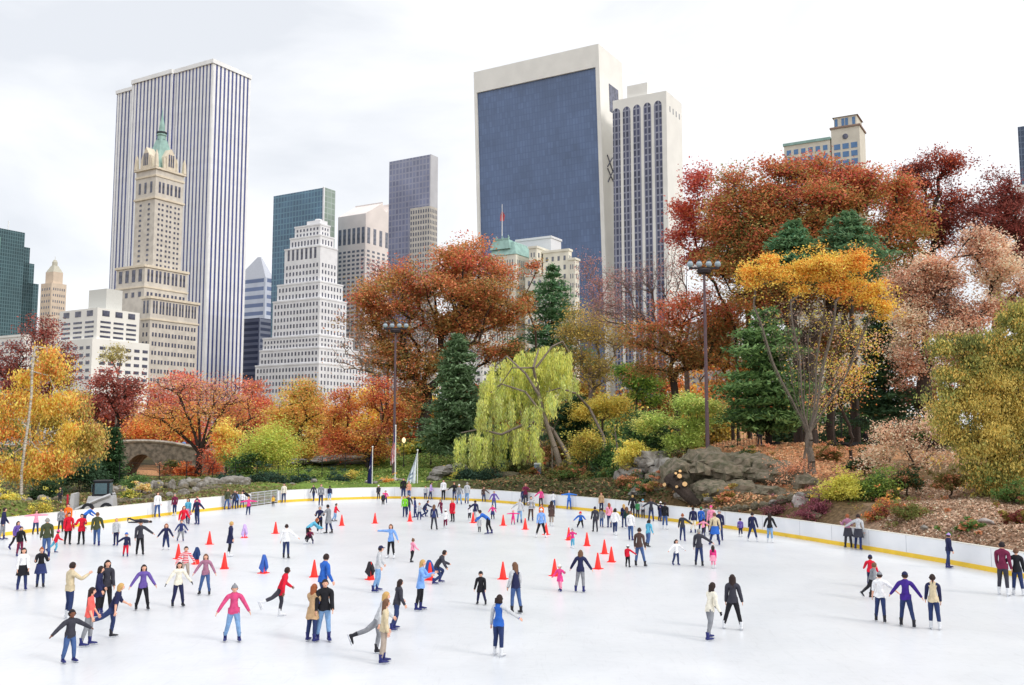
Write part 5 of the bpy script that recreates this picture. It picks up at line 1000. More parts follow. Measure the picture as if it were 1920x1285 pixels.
# ------------------------------------------------------------------ fences
blk = M('black_iron', (34, 34, 38), .6, .1)
def fence(name, label, pts, h, sp_posts, pickets=0, wires=()):
    P = [Vector((at(x, 850, Y).x, Y, 0)) for x, Y in pts]; P = densify(P, sp_posts); b = P[0].copy(); b.z = gz(b.x, b.y); t = thing(name, label, 'fence', b)
    zs = [gz(p.x, p.y) for p in P]
    for p, z in zip(P, zs):
        mb = MB(); q = p - b; q.z = z - b.z; mb.tube([(q.x, q.y, q.z - .1), (q.x, q.y, q.z + h)], .045, 5); mb.build('post', blk, t)
    r = MB(); pk = MB()
    for i in range(len(P) - 1):
        q0 = P[i] - b; q1 = P[i + 1] - b; q0.z, q1.z = zs[i] - b.z, zs[i + 1] - b.z
        for zz in wires: r.tube([q0 + Vector((0, 0, zz)), q1 + Vector((0, 0, zz))], .018 if not pickets else .025, 4)
        for k in range(pickets):
            q = q0.lerp(q1, (k + .5) / pickets); pk.tube([q + Vector((0, 0, .05)), q + Vector((0, 0, h - .05))], .014, 3)
    r.build('rails', blk, t)
    if pk.f: pk.build('pickets', blk, t)
fence('iron_fence', 'black iron picket fence along the leafy plateau behind the outcrop', [(1330, 84), (1420, 83), (1520, 83), (1640, 82)], 2.6, 2.6, 16, (.2, 2.3))
fence('wire_fence', 'thin black post and wire fence between the bridge and the ice', [(225, 96), (300, 96), (400, 100), (560, 108), (690, 112)], 2.3, 2.6, 0, (.4, 1.1, 1.7, 2.25))
sb = thing('silt_barrier', 'low black fabric barrier lying along the foot of the iron fence', 'barrier', at(1445, 830, 81)); sb.location.z = gz(sb.location.x, 81)
mb = MB(); x1 = at(1650, 830, 80).x - sb.location.x; pts = [(x1 * k / 20, -.3 * math.sin(k), .12 + .06 * math.sin(k * 1.9)) for k in range(21)]; mb.tube(pts, [.2 + .07 * math.sin(k * 1.3) for k in range(21)], 6); mb.build('fabric_roll', M('black_fabric', (28, 28, 30), .9), sb)

# ------------------------------------------------------------------ lamp masts, lanterns and flagpoles
pole_m = M('plum_steel', (96, 78, 84), .5, .08); globe = M('lamp_glass', (150, 166, 176), .2, .03, spec=.6); dk = M('dark_steel', (48, 40, 44), .5, .1)
def mast(label, px, py_top, Y, r):
    p = at(px, 850, Y); z0 = gz(p.x, Y); zt = at(px, py_top, Y).z - z0; t = thing('lamp_mast', label, 'lamp mast', (p.x, Y, z0), 0, 'lamp masts')
    mb = MB(); mb.lathe([(r * 1.5, -.2), (r * 1.4, .5), (r, .6), (r * .62, zt - .5), (r * .55, zt)], 0, 0, 10); mb.build('pole', pole_m, t)
    mb = MB(); mb.box(-1.25, 1.25, -.1, .1, zt, zt + .16); mb.lathe([(.55, zt - .35), (.62, zt - .1), (.5, zt)], 0, 0, 10); mb.build('crossarm', dk, t)
    for k, x in enumerate((-1.15, -.4, .4, 1.15)):
        l = MB(); l.lathe([(.1, zt + .16), (.24, zt + .28), (.27, zt + .45), (.17, zt + .64), (.05, zt + .7)], x, 0, 10); lo_ = l.build('lamp', globe, t)
        k_ = MB(); k_.lathe([(.18, zt + .66), (.08, zt + .8)], x, 0, 8); k_.build('lamp_cap', dk, lo_)
mast('tall plum coloured lamp mast standing left of the spruce in the middle', 739, 618, 104, .17); mast('tall plum coloured lamp mast beside the iron fence on the right', 1327, 505, 78, .17)
for px, py, Y, lab in ((808, 798, 118, 'small park lantern with glowing globe left of the spruce'), (757, 826, 110, 'small park lantern with glowing globe right of the tall mast'), (1383, 770, 86, 'dark park lantern before the pine at the iron fence')):
    p = at(px, 850, Y); z0 = gz(p.x, Y); zt = at(px, py, Y).z - z0; t = thing('park_lantern', lab, 'lantern', (p.x, Y, z0), 0, 'park lanterns')
    mb = MB(); mb.lathe([(.12, -.1), (.1, .4), (.05, .5), (.04, zt - .3)], 0, 0, 8); mb.build('post', dk, t)
    mb = MB(); mb.lathe([(.08, zt - .3), (.2, zt - .1), (.22, zt + .1), (.08, zt + .32)], 0, 0, 8); mb.build('lamp_globe', M('lit_globe', (255, 226, 180), .3, emit=(255, 222, 170)) if px < 1300 else dk, t)
wp = M('white_pole', (232, 232, 228), .4, .04)
def flagpole(label, px, top, Y, r=.055):
    p = at(px, 850, Y); z0 = gz(p.x, Y); h = at(px, top, Y).z - z0; t = thing('flagpole', label, 'flagpole', (p.x, Y, z0), 0, 'flagpoles behind the boards')
    mb = MB(); mb.tube([(0, 0, -.1), (0, 0, h)], [r, r * .7], 8); mb.build('pole', wp, t); mb = MB(); mb.lathe([(.02, h), (.09, h + .05), (.09, h + .12), (.02, h + .18)], 0, 0, 8); mb.build('finial', wp, t)
    return t, h
def limp_flag(t, h, wd, ht, colfn, mats, side=1, drift=0.0, name='flag'):
    nx_, nz_ = 16, 14; vs = []; mb = MB()
    for j in range(nz_ + 1):
        f_ = j / nz_
        for i in range(nx_ + 1):
            u = i / nx_; wdt = wd * (.35 + .65 * min(1, f_ * 1.6)); vs.append((side * (.06 + u * wdt + drift * f_ * (.3 + u)), .13 * math.sin(u * 15 + f_ * 2) * (.3 + u), h - .1 - ht * f_ - u * ht * .22 * (1 - .4 * f_)))
    mb.v = vs
    for j in range(nz_):
        for i in range(nx_): a = j * (nx_ + 1) + i; mb.f.append((a, a + 1, a + nx_ + 2, a + nx_ + 1)); mb.m.append(colfn(i / nx_, j / nz_))
    mb.build(name, mats, t)
t, h = flagpole('short white flagpole with a limp dark blue flag, leftmost of three', 698.5, 840, 96); limp_flag(t, h, .42, 3.6, lambda u, v: 1 if abs(v - .35) < .06 and u > .3 else 0, [M('flag_navy', (48, 52, 110), .8), M('flag_pinkwhite', (200, 190, 200), .8)], -1)
t, h = flagpole('tallest white flagpole with a red and white striped flag, in the middle', 741.5, 800, 97, .07)
limp_flag(t, h, .4, 3.4, lambda u, v: 2 if (v < .4 and u < .45) else int(u * 9 + v * 3) % 2, [M('flag_red', (196, 60, 70), .8), M('flag_white', (228, 224, 228), .8), M('flag_blue', (70, 74, 140), .8)], -1)
t, h = flagpole('white flagpole with a drooping pale banner, rightmost of three', 783, 846, 95); limp_flag(t, h, .5, 3.1, lambda u, v: 1 if (.45 < v < .75 and .35 < u < .8 and int(v * 22) % 3 == 0) else 0, [M('banner_white', (222, 228, 238), .8), M('banner_mark', (150, 166, 190), .8)], -1, .45)

# ------------------------------------------------------------------ felled trunk with pale cut faces
def cut_log(label, pts, r0, r1, stubs, Y):
    P = [at(x, y, yy) for x, y, yy in pts]; b = P[-1].copy(); b.z = gz(b.x, b.y); t = thing('cut_log', label, 'log', b)
    mb = MB(); mb.tube([p - b for p in P], [r0 + (r1 - r0) * i / (len(P) - 1) for i in range(len(P))], 9); mb.build('trunk', bark_d, t)
    for (x, y, yy), (x2, y2, yy2), r in stubs:
        p, q = at(x, y, yy) - b, at(x2, y2, yy2) - b; d = (q - p).normalized(); mb = MB(); mb.tube([p, q], r, 8); s = mb.build('limb_stub', bark_d, t)
        mb = MB(); mb.tube([q, q + d * .05], [r * 1.02, r * .96], 8); mb.build('cut_face', cutw, s)
cut_log('felled dark trunk with pale sawn limb ends lying over the rocks', [(1255, 898, 70), (1275, 915, 69), (1295, 935, 68), (1312, 950, 67.5)], .5, .36,
        [((1265, 905, 70), (1246, 909, 69), .14), ((1268, 900, 69.5), (1274, 893, 68.6), .18), ((1272, 900, 70), (1275, 884, 69), .11), ((1260, 900, 70), (1267, 888, 68.9), .1), ((1280, 915, 69), (1269, 913, 68.2), .1), ((1285, 912, 69), (1284, 908, 68.2), .18)], 69)
cut_log('small sawn log beside the felled trunk', [(1312, 936, 68), (1330, 928, 67.6)], .2, .17, [((1312, 936, 68), (1331, 928, 67.4), .2)], 68)
mb = MB(); st = thing('tree_stump', 'small sawn stump on the orange leaves left of the iron fence', 'stump', at(1366, 828, 82)); st.location.z = gz(st.location.x, 82)
mb.lathe([(.45, -.1), (.36, .3), (.34, .42)], 0, 0, 10); sm_ = mb.build('stump_wood', bark_d, st); mb = MB(); mb.lathe([(.34, .42), (.33, .45)], 0, 0, 10); mb.build('cut_face', cutw, st)
# birdhouse-like utility box by the willow
ub = thing('utility_box', 'small blue grey utility box on the slope under the willow', 'utility box', at(1008, 880, 96)); ub.location.z = gz(ub.location.x, 96)
mb = MB(); mb.box(-.35, .35, -.3, .3, 0, 1.0); mb.build('cabinet', M('box_blue', (120, 132, 150), .6), ub); mb = MB(); mb.frus(-.4, .4, -.35, .35, 1.0, -.3, .3, -.2, .2, 1.15); mb.build('lid', M('box_lid', (190, 194, 198), .6), ub)

# ------------------------------------------------------------------ skid loader behind the boards
def loader():
    Y = 68; p = at(180, 950, Y); t = thing('skid_loader', 'white and black skid loader with red trimmed lift arm parked behind the boards', 'skid loader', (p.x, Y, gz(p.x, Y)), math.radians(12))
    W2 = M('loader_white', (190, 190, 192), .4, .05); K = M('loader_black', (36, 38, 44), .5, .1); G = M('cab_glass', (70, 96, 104), .1, .1, spec=.7); Rr = M('loader_red', (190, 40, 60), .5)
    mb = MB(); mb.frus(-.6, 1.3, -.75, .75, .35, -.4, 1.2, -.7, .7, 1.25); mb.build('body', W2, t)
    mb = MB(); mb.frus(-.2, .95, -.6, .6, 1.2, -.05, .9, -.55, .55, 2.25); mb.box(-.15, 1.0, -.62, .62, 2.25, 2.34); cab = mb.build('cab', K, t)
    mb = MB(); mb.box(.0, .8, -.64, -.6, 1.4, 2.15); mb.box(.93, .97, -.5, .5, 1.4, 2.15); mb.box(-.24, -.2, -.5, .5, 1.5, 2.1); mb.build('window', G, cab)
    for s in (-1, 1):
        mb = MB(); mb.tube([(1.1, s * .85, 1.35), (.2, s * .85, 1.0), (-1.15, s * .85, .35)], .11, 4); mb.build('lift_arm', W2, t)
        for x in (-.35, .85):
            mb = MB(); mb.lathe([(.2, -.14), (.4, -.12), (.42, 0), (.4, .12), (.2, .14)], 0, 0, 16); w_ = mb.build('wheel', K, t); w_.rotation_euler = (math.pi / 2, 0, 0); w_.location = (x, s * .88, .4)
            mb = MB(); mb.lathe([(.2, -.16), (.2, .16)], 0, 0, 12); mb.build('rim', W2, w_)
    mb = MB(); mb.frus(-1.7, -1.3, -.8, .8, .1, -1.5, -1.3, -.8, .8, 1.45); mb.build('bucket', W2, t)
    mb = MB(); mb.box(-1.76, -1.66, -.84, -.72, .15, 1.4); mb.build('red_edge', Rr, t)
loader()

# ------------------------------------------------------------------ cones
con_m = M('cone_red', (246, 52, 44), .5, .06)
mb = MB(); mb.lathe([(.15, .03), (.145, .06), (.03, .70), (.02, .71)], 0, 0, 20); cone_me = mb.mesh('cone_body', con_m, True)
mb = MB(); mb.frus(-.19, .19, -.19, .19, 0, -.18, .18, -.18, .18, .03); cone_ba = mb.mesh('base', con_m)
CONES = [(516.6, 1000.7, 'lone red cone left of the skater in the white sweatshirt'), (392.5, 1021, 'red cone right of the skater with arms held low, left of the navy coat'), (420.7, 1066.6, 'red cone at the feet of the woman in the long navy coat'),
 (334, 1048, 'red cone half hidden behind the skater in the striped red shirt'), (589, 1082, 'red cone left of the man in the bright blue jacket'), (368, 1058, 'red cone half covered by a navy jacket'), (494, 1075, 'red cone almost covered by a blue jacket'),
 (458, 1008.5, 'cone wrapped in a lavender jacket'), (640.7, 985.8, 'red cone right of the man in the grey coat'), (703, 981.6, 'lone red cone in the middle of empty ice'), (768.6, 978, 'red cone beside the skater in lime green'),
 (887, 980.7, 'red cone before the man in navy jacket and pale trousers'), (943.5, 985.6, 'red cone left of the small child in magenta'), (984.8, 993, 'red cone right of the man in the pale shirt'), (1024, 1002.7, 'red cone right of the skater in light blue with black trousers'),
 (1066.6, 1013, 'red cone behind the tiny child in magenta jacket'), (1100.6, 1023.6, 'red cone standing alone right of the tiny magenta child'), (1133.5, 1038.6, 'red cone farthest back of three close cones'), (1146.5, 1054, 'red cone rightmost of three close cones'),
 (1121, 1067, 'red cone nearest of three close cones'), (1040, 1080, 'red cone behind the child in the pink coat'), (943, 1086, 'red cone between the helmeted child and the woman in navy'), (695, 1087, 'red cone with a black bag behind the man in the grey hoodie'), (806, 1088, 'red cone partly hidden by the crouching skater in the dark jacket')]
for i, (x, y, lab) in enumerate(CONES):
    p = gnd(x, y); t = thing('traffic_cone', lab, 'traffic cone', p, R.uniform(0, 1.5), 'red cones on the ice'); link('cone_body', cone_me, t); link('base', cone_ba, t)
def drape(label, x, y, rgb, h=.72, r=.2, name='jacket', cut=.3):
    p = gnd(x, y); mb = MB(); n = 18; vs = []; rows = 7
    for j in range(rows + 1):
        f_ = j / rows
        for k in range(n):
            a = 2 * math.pi * k / n; rr = (.05 + (r) * f_ ** .8) * (1 + .22 * math.sin(a * 3 + f_ * 2) + .1 * math.sin(a * 7)); low = cut + .12 * math.sin(a * 2 + 1)
            vs.append((rr * math.cos(a), rr * math.sin(a), h + .03 - (h - low) * f_))
    fs = [(j * n + k, j * n + (k + 1) % n, (j + 1) * n + (k + 1) % n, (j + 1) * n + k) for j in range(rows) for k in range(n)] + [tuple(range(n))[::-1]]
    mb.add(vs, fs); sl = mb.tube([(r * .6, -.05, h * .75), (r * 1.1, -.1, h * .5), (r * 1.0, -.12, h * .3)], [.06, .05, .045], 7)
    o = mb.build(name, M('drape_%d' % rgb[0], rgb, .9, .1, 6), None, True); o.location = p; tag(o, label, 'jacket', 'jackets hung over cones')
drape('navy jacket hung over a red cone beside the striped shirt skater', 368, 1058, (36, 58, 104), .74, .11, cut=.3); drape('blue jacket hung over a cone in the open ice left of centre', 494, 1075, (58, 96, 176), .76, .13, cut=.12)
drape('lavender jacket covering a cone on the far ice at the left', 458, 1008.5, (196, 170, 222), .75, .12, cut=.1); drape('black bag hung over the cone behind the grey hoodie man', 693, 1087, (44, 40, 46), .7, .14, cut=.22)
drape('blue backpack over the cone behind the crouching skater', 804, 1087, (50, 84, 150), .76, .18, cut=.2)
# ------------------------------------------------------------------ people
CL = dict(navy=(34, 38, 74), navy2=(46, 56, 104), black=(28, 28, 34), char=(56, 56, 66), grey=(132, 134, 140), lgrey=(188, 190, 194), white=(232, 232, 234), cream=(226, 220, 204), jean=(66, 92, 140), ljean=(122, 158, 200), djean=(40, 54, 96),
          red=(206, 24, 50), pink=(226, 70, 140), lpink=(236, 150, 176), mag=(222, 50, 130), coral=(240, 104, 96), rose=(204, 74, 122), blue=(44, 98, 186), bblue=(64, 124, 214), sky=(122, 164, 226), teal=(90, 170, 200), purple=(102, 82, 156), dpurple=(62, 36, 130), lilac=(176, 150, 206),
          olive=(68, 74, 52), green=(60, 130, 80), lime=(126, 204, 50), beige=(204, 188, 156), tan=(184, 152, 116), brown=(82, 62, 58), maroon=(112, 34, 66), orange=(240, 112, 34), yellow=(226, 180, 70), mauve=(160, 110, 134), khaki=(166, 152, 140), peach=(220, 160, 130), dgreen=(36, 62, 56))
HAIR = dict(b=(48, 34, 32), d=(34, 26, 30), r=(150, 84, 50), y=(196, 158, 98), g=(150, 146, 140), l=(112, 80, 60))
def cm(c): return M('cloth_' + c, CL[c], .85, .12, 9.0, .2)
def hm(c): return M('hair_' + c, HAIR[c], .7, .2, 14, .3)
skin_l = M('skin', (226, 172, 146), .6, .05, 8); skin_d = M('skin_dark', (122, 78, 58), .6, .05, 8); eye_m = M('eye_dark', (40, 28, 26), .4); lip_m = M('lips', (170, 84, 84), .5)
bootb, bootw, bootk = M('boot_blue', (34, 40, 104), .45, .08), M('boot_white', (220, 222, 226), .5, .06), M('boot_black', (34, 34, 42), .5, .1); steel = M('blade_steel', (196, 200, 208), .3, metal=.7)
def boot_mesh(m_):
    mb = MB(); secs = [(-.10, .045, .05, .11), (-.06, .05, .05, .13), (0, .05, .05, .12), (.08, .048, .05, .10), (.14, .04, .05, .09), (.175, .02, .055, .075)]
    vs = []
    for y, w_, z0, z1 in secs: vs += [(-w_, y, z0), (w_, y, z0), (w_ * .85, y, z1), (-w_ * .85, y, z1)]
    fs = [(0, 1, 2, 3)[::-1]] + [(i * 4 + k, i * 4 + (k + 1) % 4, i * 4 + 4 + (k + 1) % 4, i * 4 + 4 + k) for i in range(len(secs) - 1) for k in range(4)] + [tuple(4 * (len(secs) - 1) + k for k in range(4))]
    mb.add(vs, fs); mb.lathe([(.05, .09), (.05, .15), (.055, .22), (.062, .27)], 0, -.045, 10); return mb.mesh('skate', m_, True)
BOOT = {'b': boot_mesh(bootb), 'w': boot_mesh(bootw), 'k': boot_mesh(bootk)}
mb = MB(); mb.box(-.004, .004, -.13, .19, 0, .022); mb.box(-.012, .012, -.08, -.05, .02, .055); mb.box(-.012, .012, .07, .1, .02, .055); BLADE = mb.mesh('blade', steel)
def head_mesh():
    nu, nv = 16, 12; vs = []; fs = []
    for j in range(nv + 1):
        t = math.pi * j / nv; z = math.cos(t); rr = math.sin(t)
        for i in range(nu):
            a = 2 * math.pi * i / nu; x, y = rr * math.cos(a), rr * math.sin(a)
            jaw = 1 - .28 * max(0, -z) ** 1.2; X = x * .72 * jaw; Y_ = y * .86 * (1 - .12 * max(0, -z)); Z = z
            if y > .85 and -.35 < z < .15: Y_ += .16 * (1 - abs(x) * 2.5) if abs(x) < .3 else 0
            if y > .3 and z < -.5: Y_ += .08
            if abs(x) > .9 and abs(z) < .25 and abs(y) < .4: X *= 1.16
            vs.append((X, Y_, Z))
    for j in range(nv):
        for i in range(nu): fs.append((j * nu + i, (j + 1) * nu + i, (j + 1) * nu + (i + 1) % nu, j * nu + (i + 1) % nu))
    return np.array(vs), fs
HV, HF = head_mesh()
def small_ell(c, r): 
    mb = MB(); mb.lathe([(r[0] * .5, -r[2] * .86), (r[0], 0), (r[0] * .5, r[2] * .86)], 0, 0, 6); return [(x * 1 + c[0], y * r[1] / r[0] + c[1], z + c[2]) for x, y, z in mb.v], mb.f
def hair_geo(kind):
    vs, fs, keep = [], [], []
    sc_ = {'helmet': 1.24, 'hat': 1.17, 'cap': 1.13}.get(kind, 1.12)
    V_ = HV.copy() * np.array([sc_ * 1.03, sc_, sc_]); 
    if kind == 'helmet': V_[:, 2] += .05
    def ok(p):
        x, y, z = p
        if kind in ('hat', 'cap', 'helmet'): return z > .22 + .1 * (y > 0)
        return z > .62 or (y < .25 and z > -.45 - .2 * (y < -.2)) or (y < .55 and z > .3 and abs(x) > .3)
    for f in HF:
        c = V_[list(f)].mean(0)
        if ok(c): keep.append(f)
    used = sorted({i for f in keep for i in f}); ix = {j: i for i, j in enumerate(used)}; mb = MB(); mb.add(V_[used], [tuple(ix[i] for i in f) for f in keep])
    if kind == 'long' or kind == 'vlong':
        Lg = 4.4 if kind == 'vlong' else 3.0; rows, n = 7, 10
        v2 = []
        for j in range(rows + 1):
            f_ = j / rows
            for k in range(n):
                a = math.pi + math.pi * k / (n - 1); w_ = .95 * (1 + .12 * math.sin(f_ * 3)) * (1 - .35 * f_ ** 2)
                v2.append((w_ * math.cos(a), -.12 + .9 * math.sin(a) * (1 - .15 * f_) - .12 * f_, .3 - Lg * f_ + .08 * math.sin(k * 2.1) * f_))
            for k in range(n):
                a = 2 * math.pi - math.pi * k / (n - 1); w_ = .68 * (1 - .35 * f_ ** 2); v2.append((w_ * math.cos(a), -.05 + .6 * math.sin(a) * (1 - .2 * f_) - .1 * f_, .3 - Lg * f_ + .08 * math.sin(k * 2.1) * f_))
        m2 = 2 * n; f2 = [(j * m2 + k, j * m2 + (k + 1) % m2, (j + 1) * m2 + (k + 1) % m2, (j + 1) * m2 + k) for j in range(rows) for k in range(m2)] + [tuple(range(rows * m2, rows * m2 + m2))]
        mb.add(v2, f2)
    if kind == 'pony': mb.tube([(0, -.9, .3), (0, -1.35, .2), (0, -1.4, -.6), (0, -1.2, -1.5)], [.14, .24, .26, .07], 7)
    if kind == 'bun': mb.lathe([(.1, .75), (.3, .9), (.32, 1.1), (.12, 1.3)], 0, -.5, 8)
    if kind == 'bob': mb.add([(-.8, .1, .2), (-.85, -.9, .2), (.85, -.9, .2), (.8, .1, .2), (-.86, .15, -1.0), (-.9, -.95, -1.1), (.9, -.95, -1.1), (.86, .15, -1.0)], [(0, 1, 5, 4), (1, 2, 6, 5), (2, 3, 7, 6), (4, 5, 6, 7), (0, 3, 2, 1)])
    if kind == 'cap': mb.add([(-.55, .8, .42), (.55, .8, .42), (.45, 1.5, .32), (-.45, 1.5, .32), (-.55, .8, .5), (.55, .8, .5), (.45, 1.5, .38), (-.45, 1.5, .38)], [(0, 1, 2, 3), (4, 5, 6, 7), (0, 1, 5, 4), (1, 2, 6, 5), (2, 3, 7, 6), (3, 0, 4, 7)])
    if kind == 'hat': mb.lathe([(.1, 1.1), (.2, 1.2), (.2, 1.35), (.08, 1.45)], 0, 0, 8)
    return mb
HG = {k: hair_geo(k) for k in ('short', 'long', 'vlong', 'pony', 'bun', 'bob', 'cap', 'hat', 'helmet')}
HM = {}
def hair_obj(kind, mat, parent, Mx, name):
    key = (kind, mat.name)
    if key not in HM: HM[key] = HG[kind].mesh(name, mat, True)
    o = link(name, HM[key], parent); o.matrix_local = Mx; return o

# poses: lean, yaw of torso, (L leg fwd, out, knee), (R leg ...), (L arm fwd, out, elbow), (R arm ...)
POSES = dict(
 stand=(3, (5, 3, 8), (-6, 4, 5), (10, 4, 20), (-4, 5, 18)), walk=(6, (20, 3, 12), (-16, 3, 14), (-14, 10, 18), (16, 10, 24)), glide=(11, (16, 6, 24), (-10, 7, 20), (22, 14, 26), (-4, 16, 30)),
 stride=(16, (18, 5, 34), (-38, 12, 16), (26, 20, 40), (-26, 24, 26)), arms=(4, (6, 6, 12), (-4, 7, 12), (4, 58, 8), (2, 56, 10)), tee=(4, (4, 5, 8), (-2, 6, 8), (4, 84, 4), (4, 84, 4)), low=(8, (8, 8, 24), (-4, 9, 22), (14, 32, 18), (2, 35, 16)),
 wide=(4, (4, 11, 5), (-4, 12, 5), (8, 8, 16), (-4, 10, 20)), bend=(62, (12, 5, 22), (-4, 7, 16), (40, 8, 20), (52, 8, 16)), crouch=(34, (84, 14, 118), (66, 14, 112), (54, 12, 50), (50, 12, 56)), squat=(40, (62, 10, 92), (30, 14, 88), (40, 30, 30), (10, 50, 20)),
 hug=(5, (5, 4, 8), (-3, 5, 8), (40, 16, 74), (36, 12, 70)), crossed=(3, (5, 5, 8), (-4, 6, 8), (34, 4, 96), (34, 4, 96)), handL=(4, (8, 5, 10), (-6, 5, 10), (16, 52, 6), (4, 10, 14)), handR=(4, (8, 5, 10), (-6, 5, 10), (4, 10, 14), (16, 52, 6)),
 reachR=(6, (6, 6, 10), (-4, 6, 10), (6, 24, 16), (30, 86, 4)), reachL=(6, (6, 6, 10), (-4, 6, 10), (30, 86, 4), (6, 24, 16)), pockets=(3, (5, 4, 8), (-4, 5, 8), (-6, 20, 44), (-6, 20, 44)), up=(4, (10, 4, 14), (-8, 5, 14), (60, 50, 60), (14, 24, 40)), kick=(20, (10, 4, 16), (-60, 14, 20), (24, 20, 30), (-24, 20, 20)), phone=(4, (5, 4, 8), (-4, 5, 8), (4, 10, 20), (50, 10, 70)))
def dirv(f, s, side):
    f, s = math.radians(f), math.radians(s); return Vector((side * math.sin(s), math.sin(f) * math.cos(s), -math.cos(f) * math.cos(s)))
SEGS = []
def skeleton(h, pose, kid, rng, female):
    ln_, lL, lR, aL, aR = POSES[pose]; j_ = lambda t: tuple(x + rng.uniform(-5, 5) * (1 if x > 8 or x < -3 else .5) for x in t); lL, lR, aL, aR = j_(lL), j_(lR), j_(aL), j_(aR)
    k = h; hs = .068 + .012 * kid; leg = .245 * (1 - .07 * kid); shn = .232 * (1 - .07 * kid); sh = (.098 if female else .108) * (1 + .05 * kid); J = {}
    J['pel'] = Vector((0, 0, 0)); td = Vector((0, math.sin(math.radians(ln_)), math.cos(math.radians(ln_))))
    tl = (.29 if not kid else .275) * k; J['bel'] = td * tl * .36; J['che'] = td * tl * .74; J['nb'] = td * tl
    hd = Vector((0, math.sin(math.radians(ln_ * .5)), math.cos(math.radians(ln_ * .5)))); J['nt'] = J['nb'] + hd * .045 * k; J['hc'] = J['nb'] + hd * (.04 + hs * 1.02) * k + Vector((0, .012 * k, 0))
    for s, nm, lg, ar in ((-1, 'L', lL, aL), (1, 'R', lR, aR)):
        J['hip' + nm] = Vector((s * .046 * k, 0, -.01 * k)); J['kn' + nm] = J['hip' + nm] + dirv(lg[0], lg[1], s) * leg * k; J['an' + nm] = J['kn' + nm] + dirv(lg[0] - lg[2], lg[1], s) * shn * k
        J['sh' + nm] = J['nb'] - td * .028 * k + Vector((s * sh * k, 0, 0)); J['el' + nm] = J['sh' + nm] + dirv(ar[0], ar[1], s) * .168 * k; J['wr' + nm] = J['el' + nm] + dirv(ar[0] + ar[2], ar[1] * (1 - ar[2] / 160), s) * .142 * k
        hdv = (J['wr' + nm] - J['el' + nm]).normalized(); J['pa' + nm] = J['wr' + nm] + hdv * .035 * k; J['fd' + nm] = hdv
    return J, k, hs
def body_graph(J, k, kid, fingers, female):
    vs, ed, rd, lab = [], [], [], []
    def v(p, r, l): vs.append(p); rd.append(r * k); lab.append(l); return len(vs) - 1
    def chain(a, pts):
        for p, r, l in pts: b = v(p, r, l); ed.append((a, b)); a = b
        return a
    fat = 1.0 + .12 * kid
    pel = v(J['pel'], .068 * fat, 'pel'); b = chain(pel, [(J['bel'], .062 * fat, 'tor'), (J['che'], (.066 if female else .074) * fat, 'tor'), ]); nb = chain(b, [(J['nb'] - (J['nb'] - J['che']) * .1, .05, 'tor')]); chain(nb, [(J['nt'], .03, 'nek'), (J['hc'], .034, 'nek')])
    for s, nm in ((-1, 'L'), (1, 'R')):
        kn, an, hp = J['kn' + nm], J['an' + nm], J['hip' + nm]
        chain(pel, [(hp.lerp(kn, .12) + Vector((s * .008 * k, 0, 0)), .058 * fat, 'leg'), (hp.lerp(kn, .5), .050 * fat, 'leg'), (kn, .036 * fat, 'leg'), (kn.lerp(an, .35) - Vector((0, .004 * k, 0)), .036 * fat, 'leg'), (an, .024 * fat, 'leg')])
        s_, e_, w_, p_ = J['sh' + nm], J['el' + nm], J['wr' + nm], J['pa' + nm]
        c = chain(nb, [(s_, .036 * fat, 'arm'), (s_.lerp(e_, .5), .031 * fat, 'arm'), (e_, .025 * fat, 'arm'), (e_.lerp(w_, .4), .024 * fat, 'far'), (w_, .0155, 'far'), (p_, .019, 'hnd')])
        fd = J['fd' + nm]; side = Vector((1, 0, 0)).cross(fd); side = side.normalized() if side.length > .2 else Vector((0, 1, 0))
        if fingers:
            for q in range(4):
                o = side * (q - 1.5) * .011 * k; l_ = (.034, .042, .046, .038)[3 - q] * k; bend = Vector((-s, 0, 0)) * .012 * k * (1 + .2 * q)
                chain(c, [(p_ + o + fd * .018 * k, .0062, 'hnd'), (p_ + o * 1.25 + fd * (.018 * k + l_ * .55) + bend * .3, .0056, 'hnd'), (p_ + o * 1.3 + fd * (.014 * k + l_) + bend, .0045, 'hnd')])
            chain(c - 1 if False else c, [(p_ + side * .024 * k - fd * .006 * k, .0068, 'hnd'), (p_ + side * .034 * k + fd * .016 * k, .0055, 'hnd')])
        else: chain(c, [(p_ + fd * .035 * k, .013, 'hnd')])
    return vs, ed, rd, lab
PEND = []
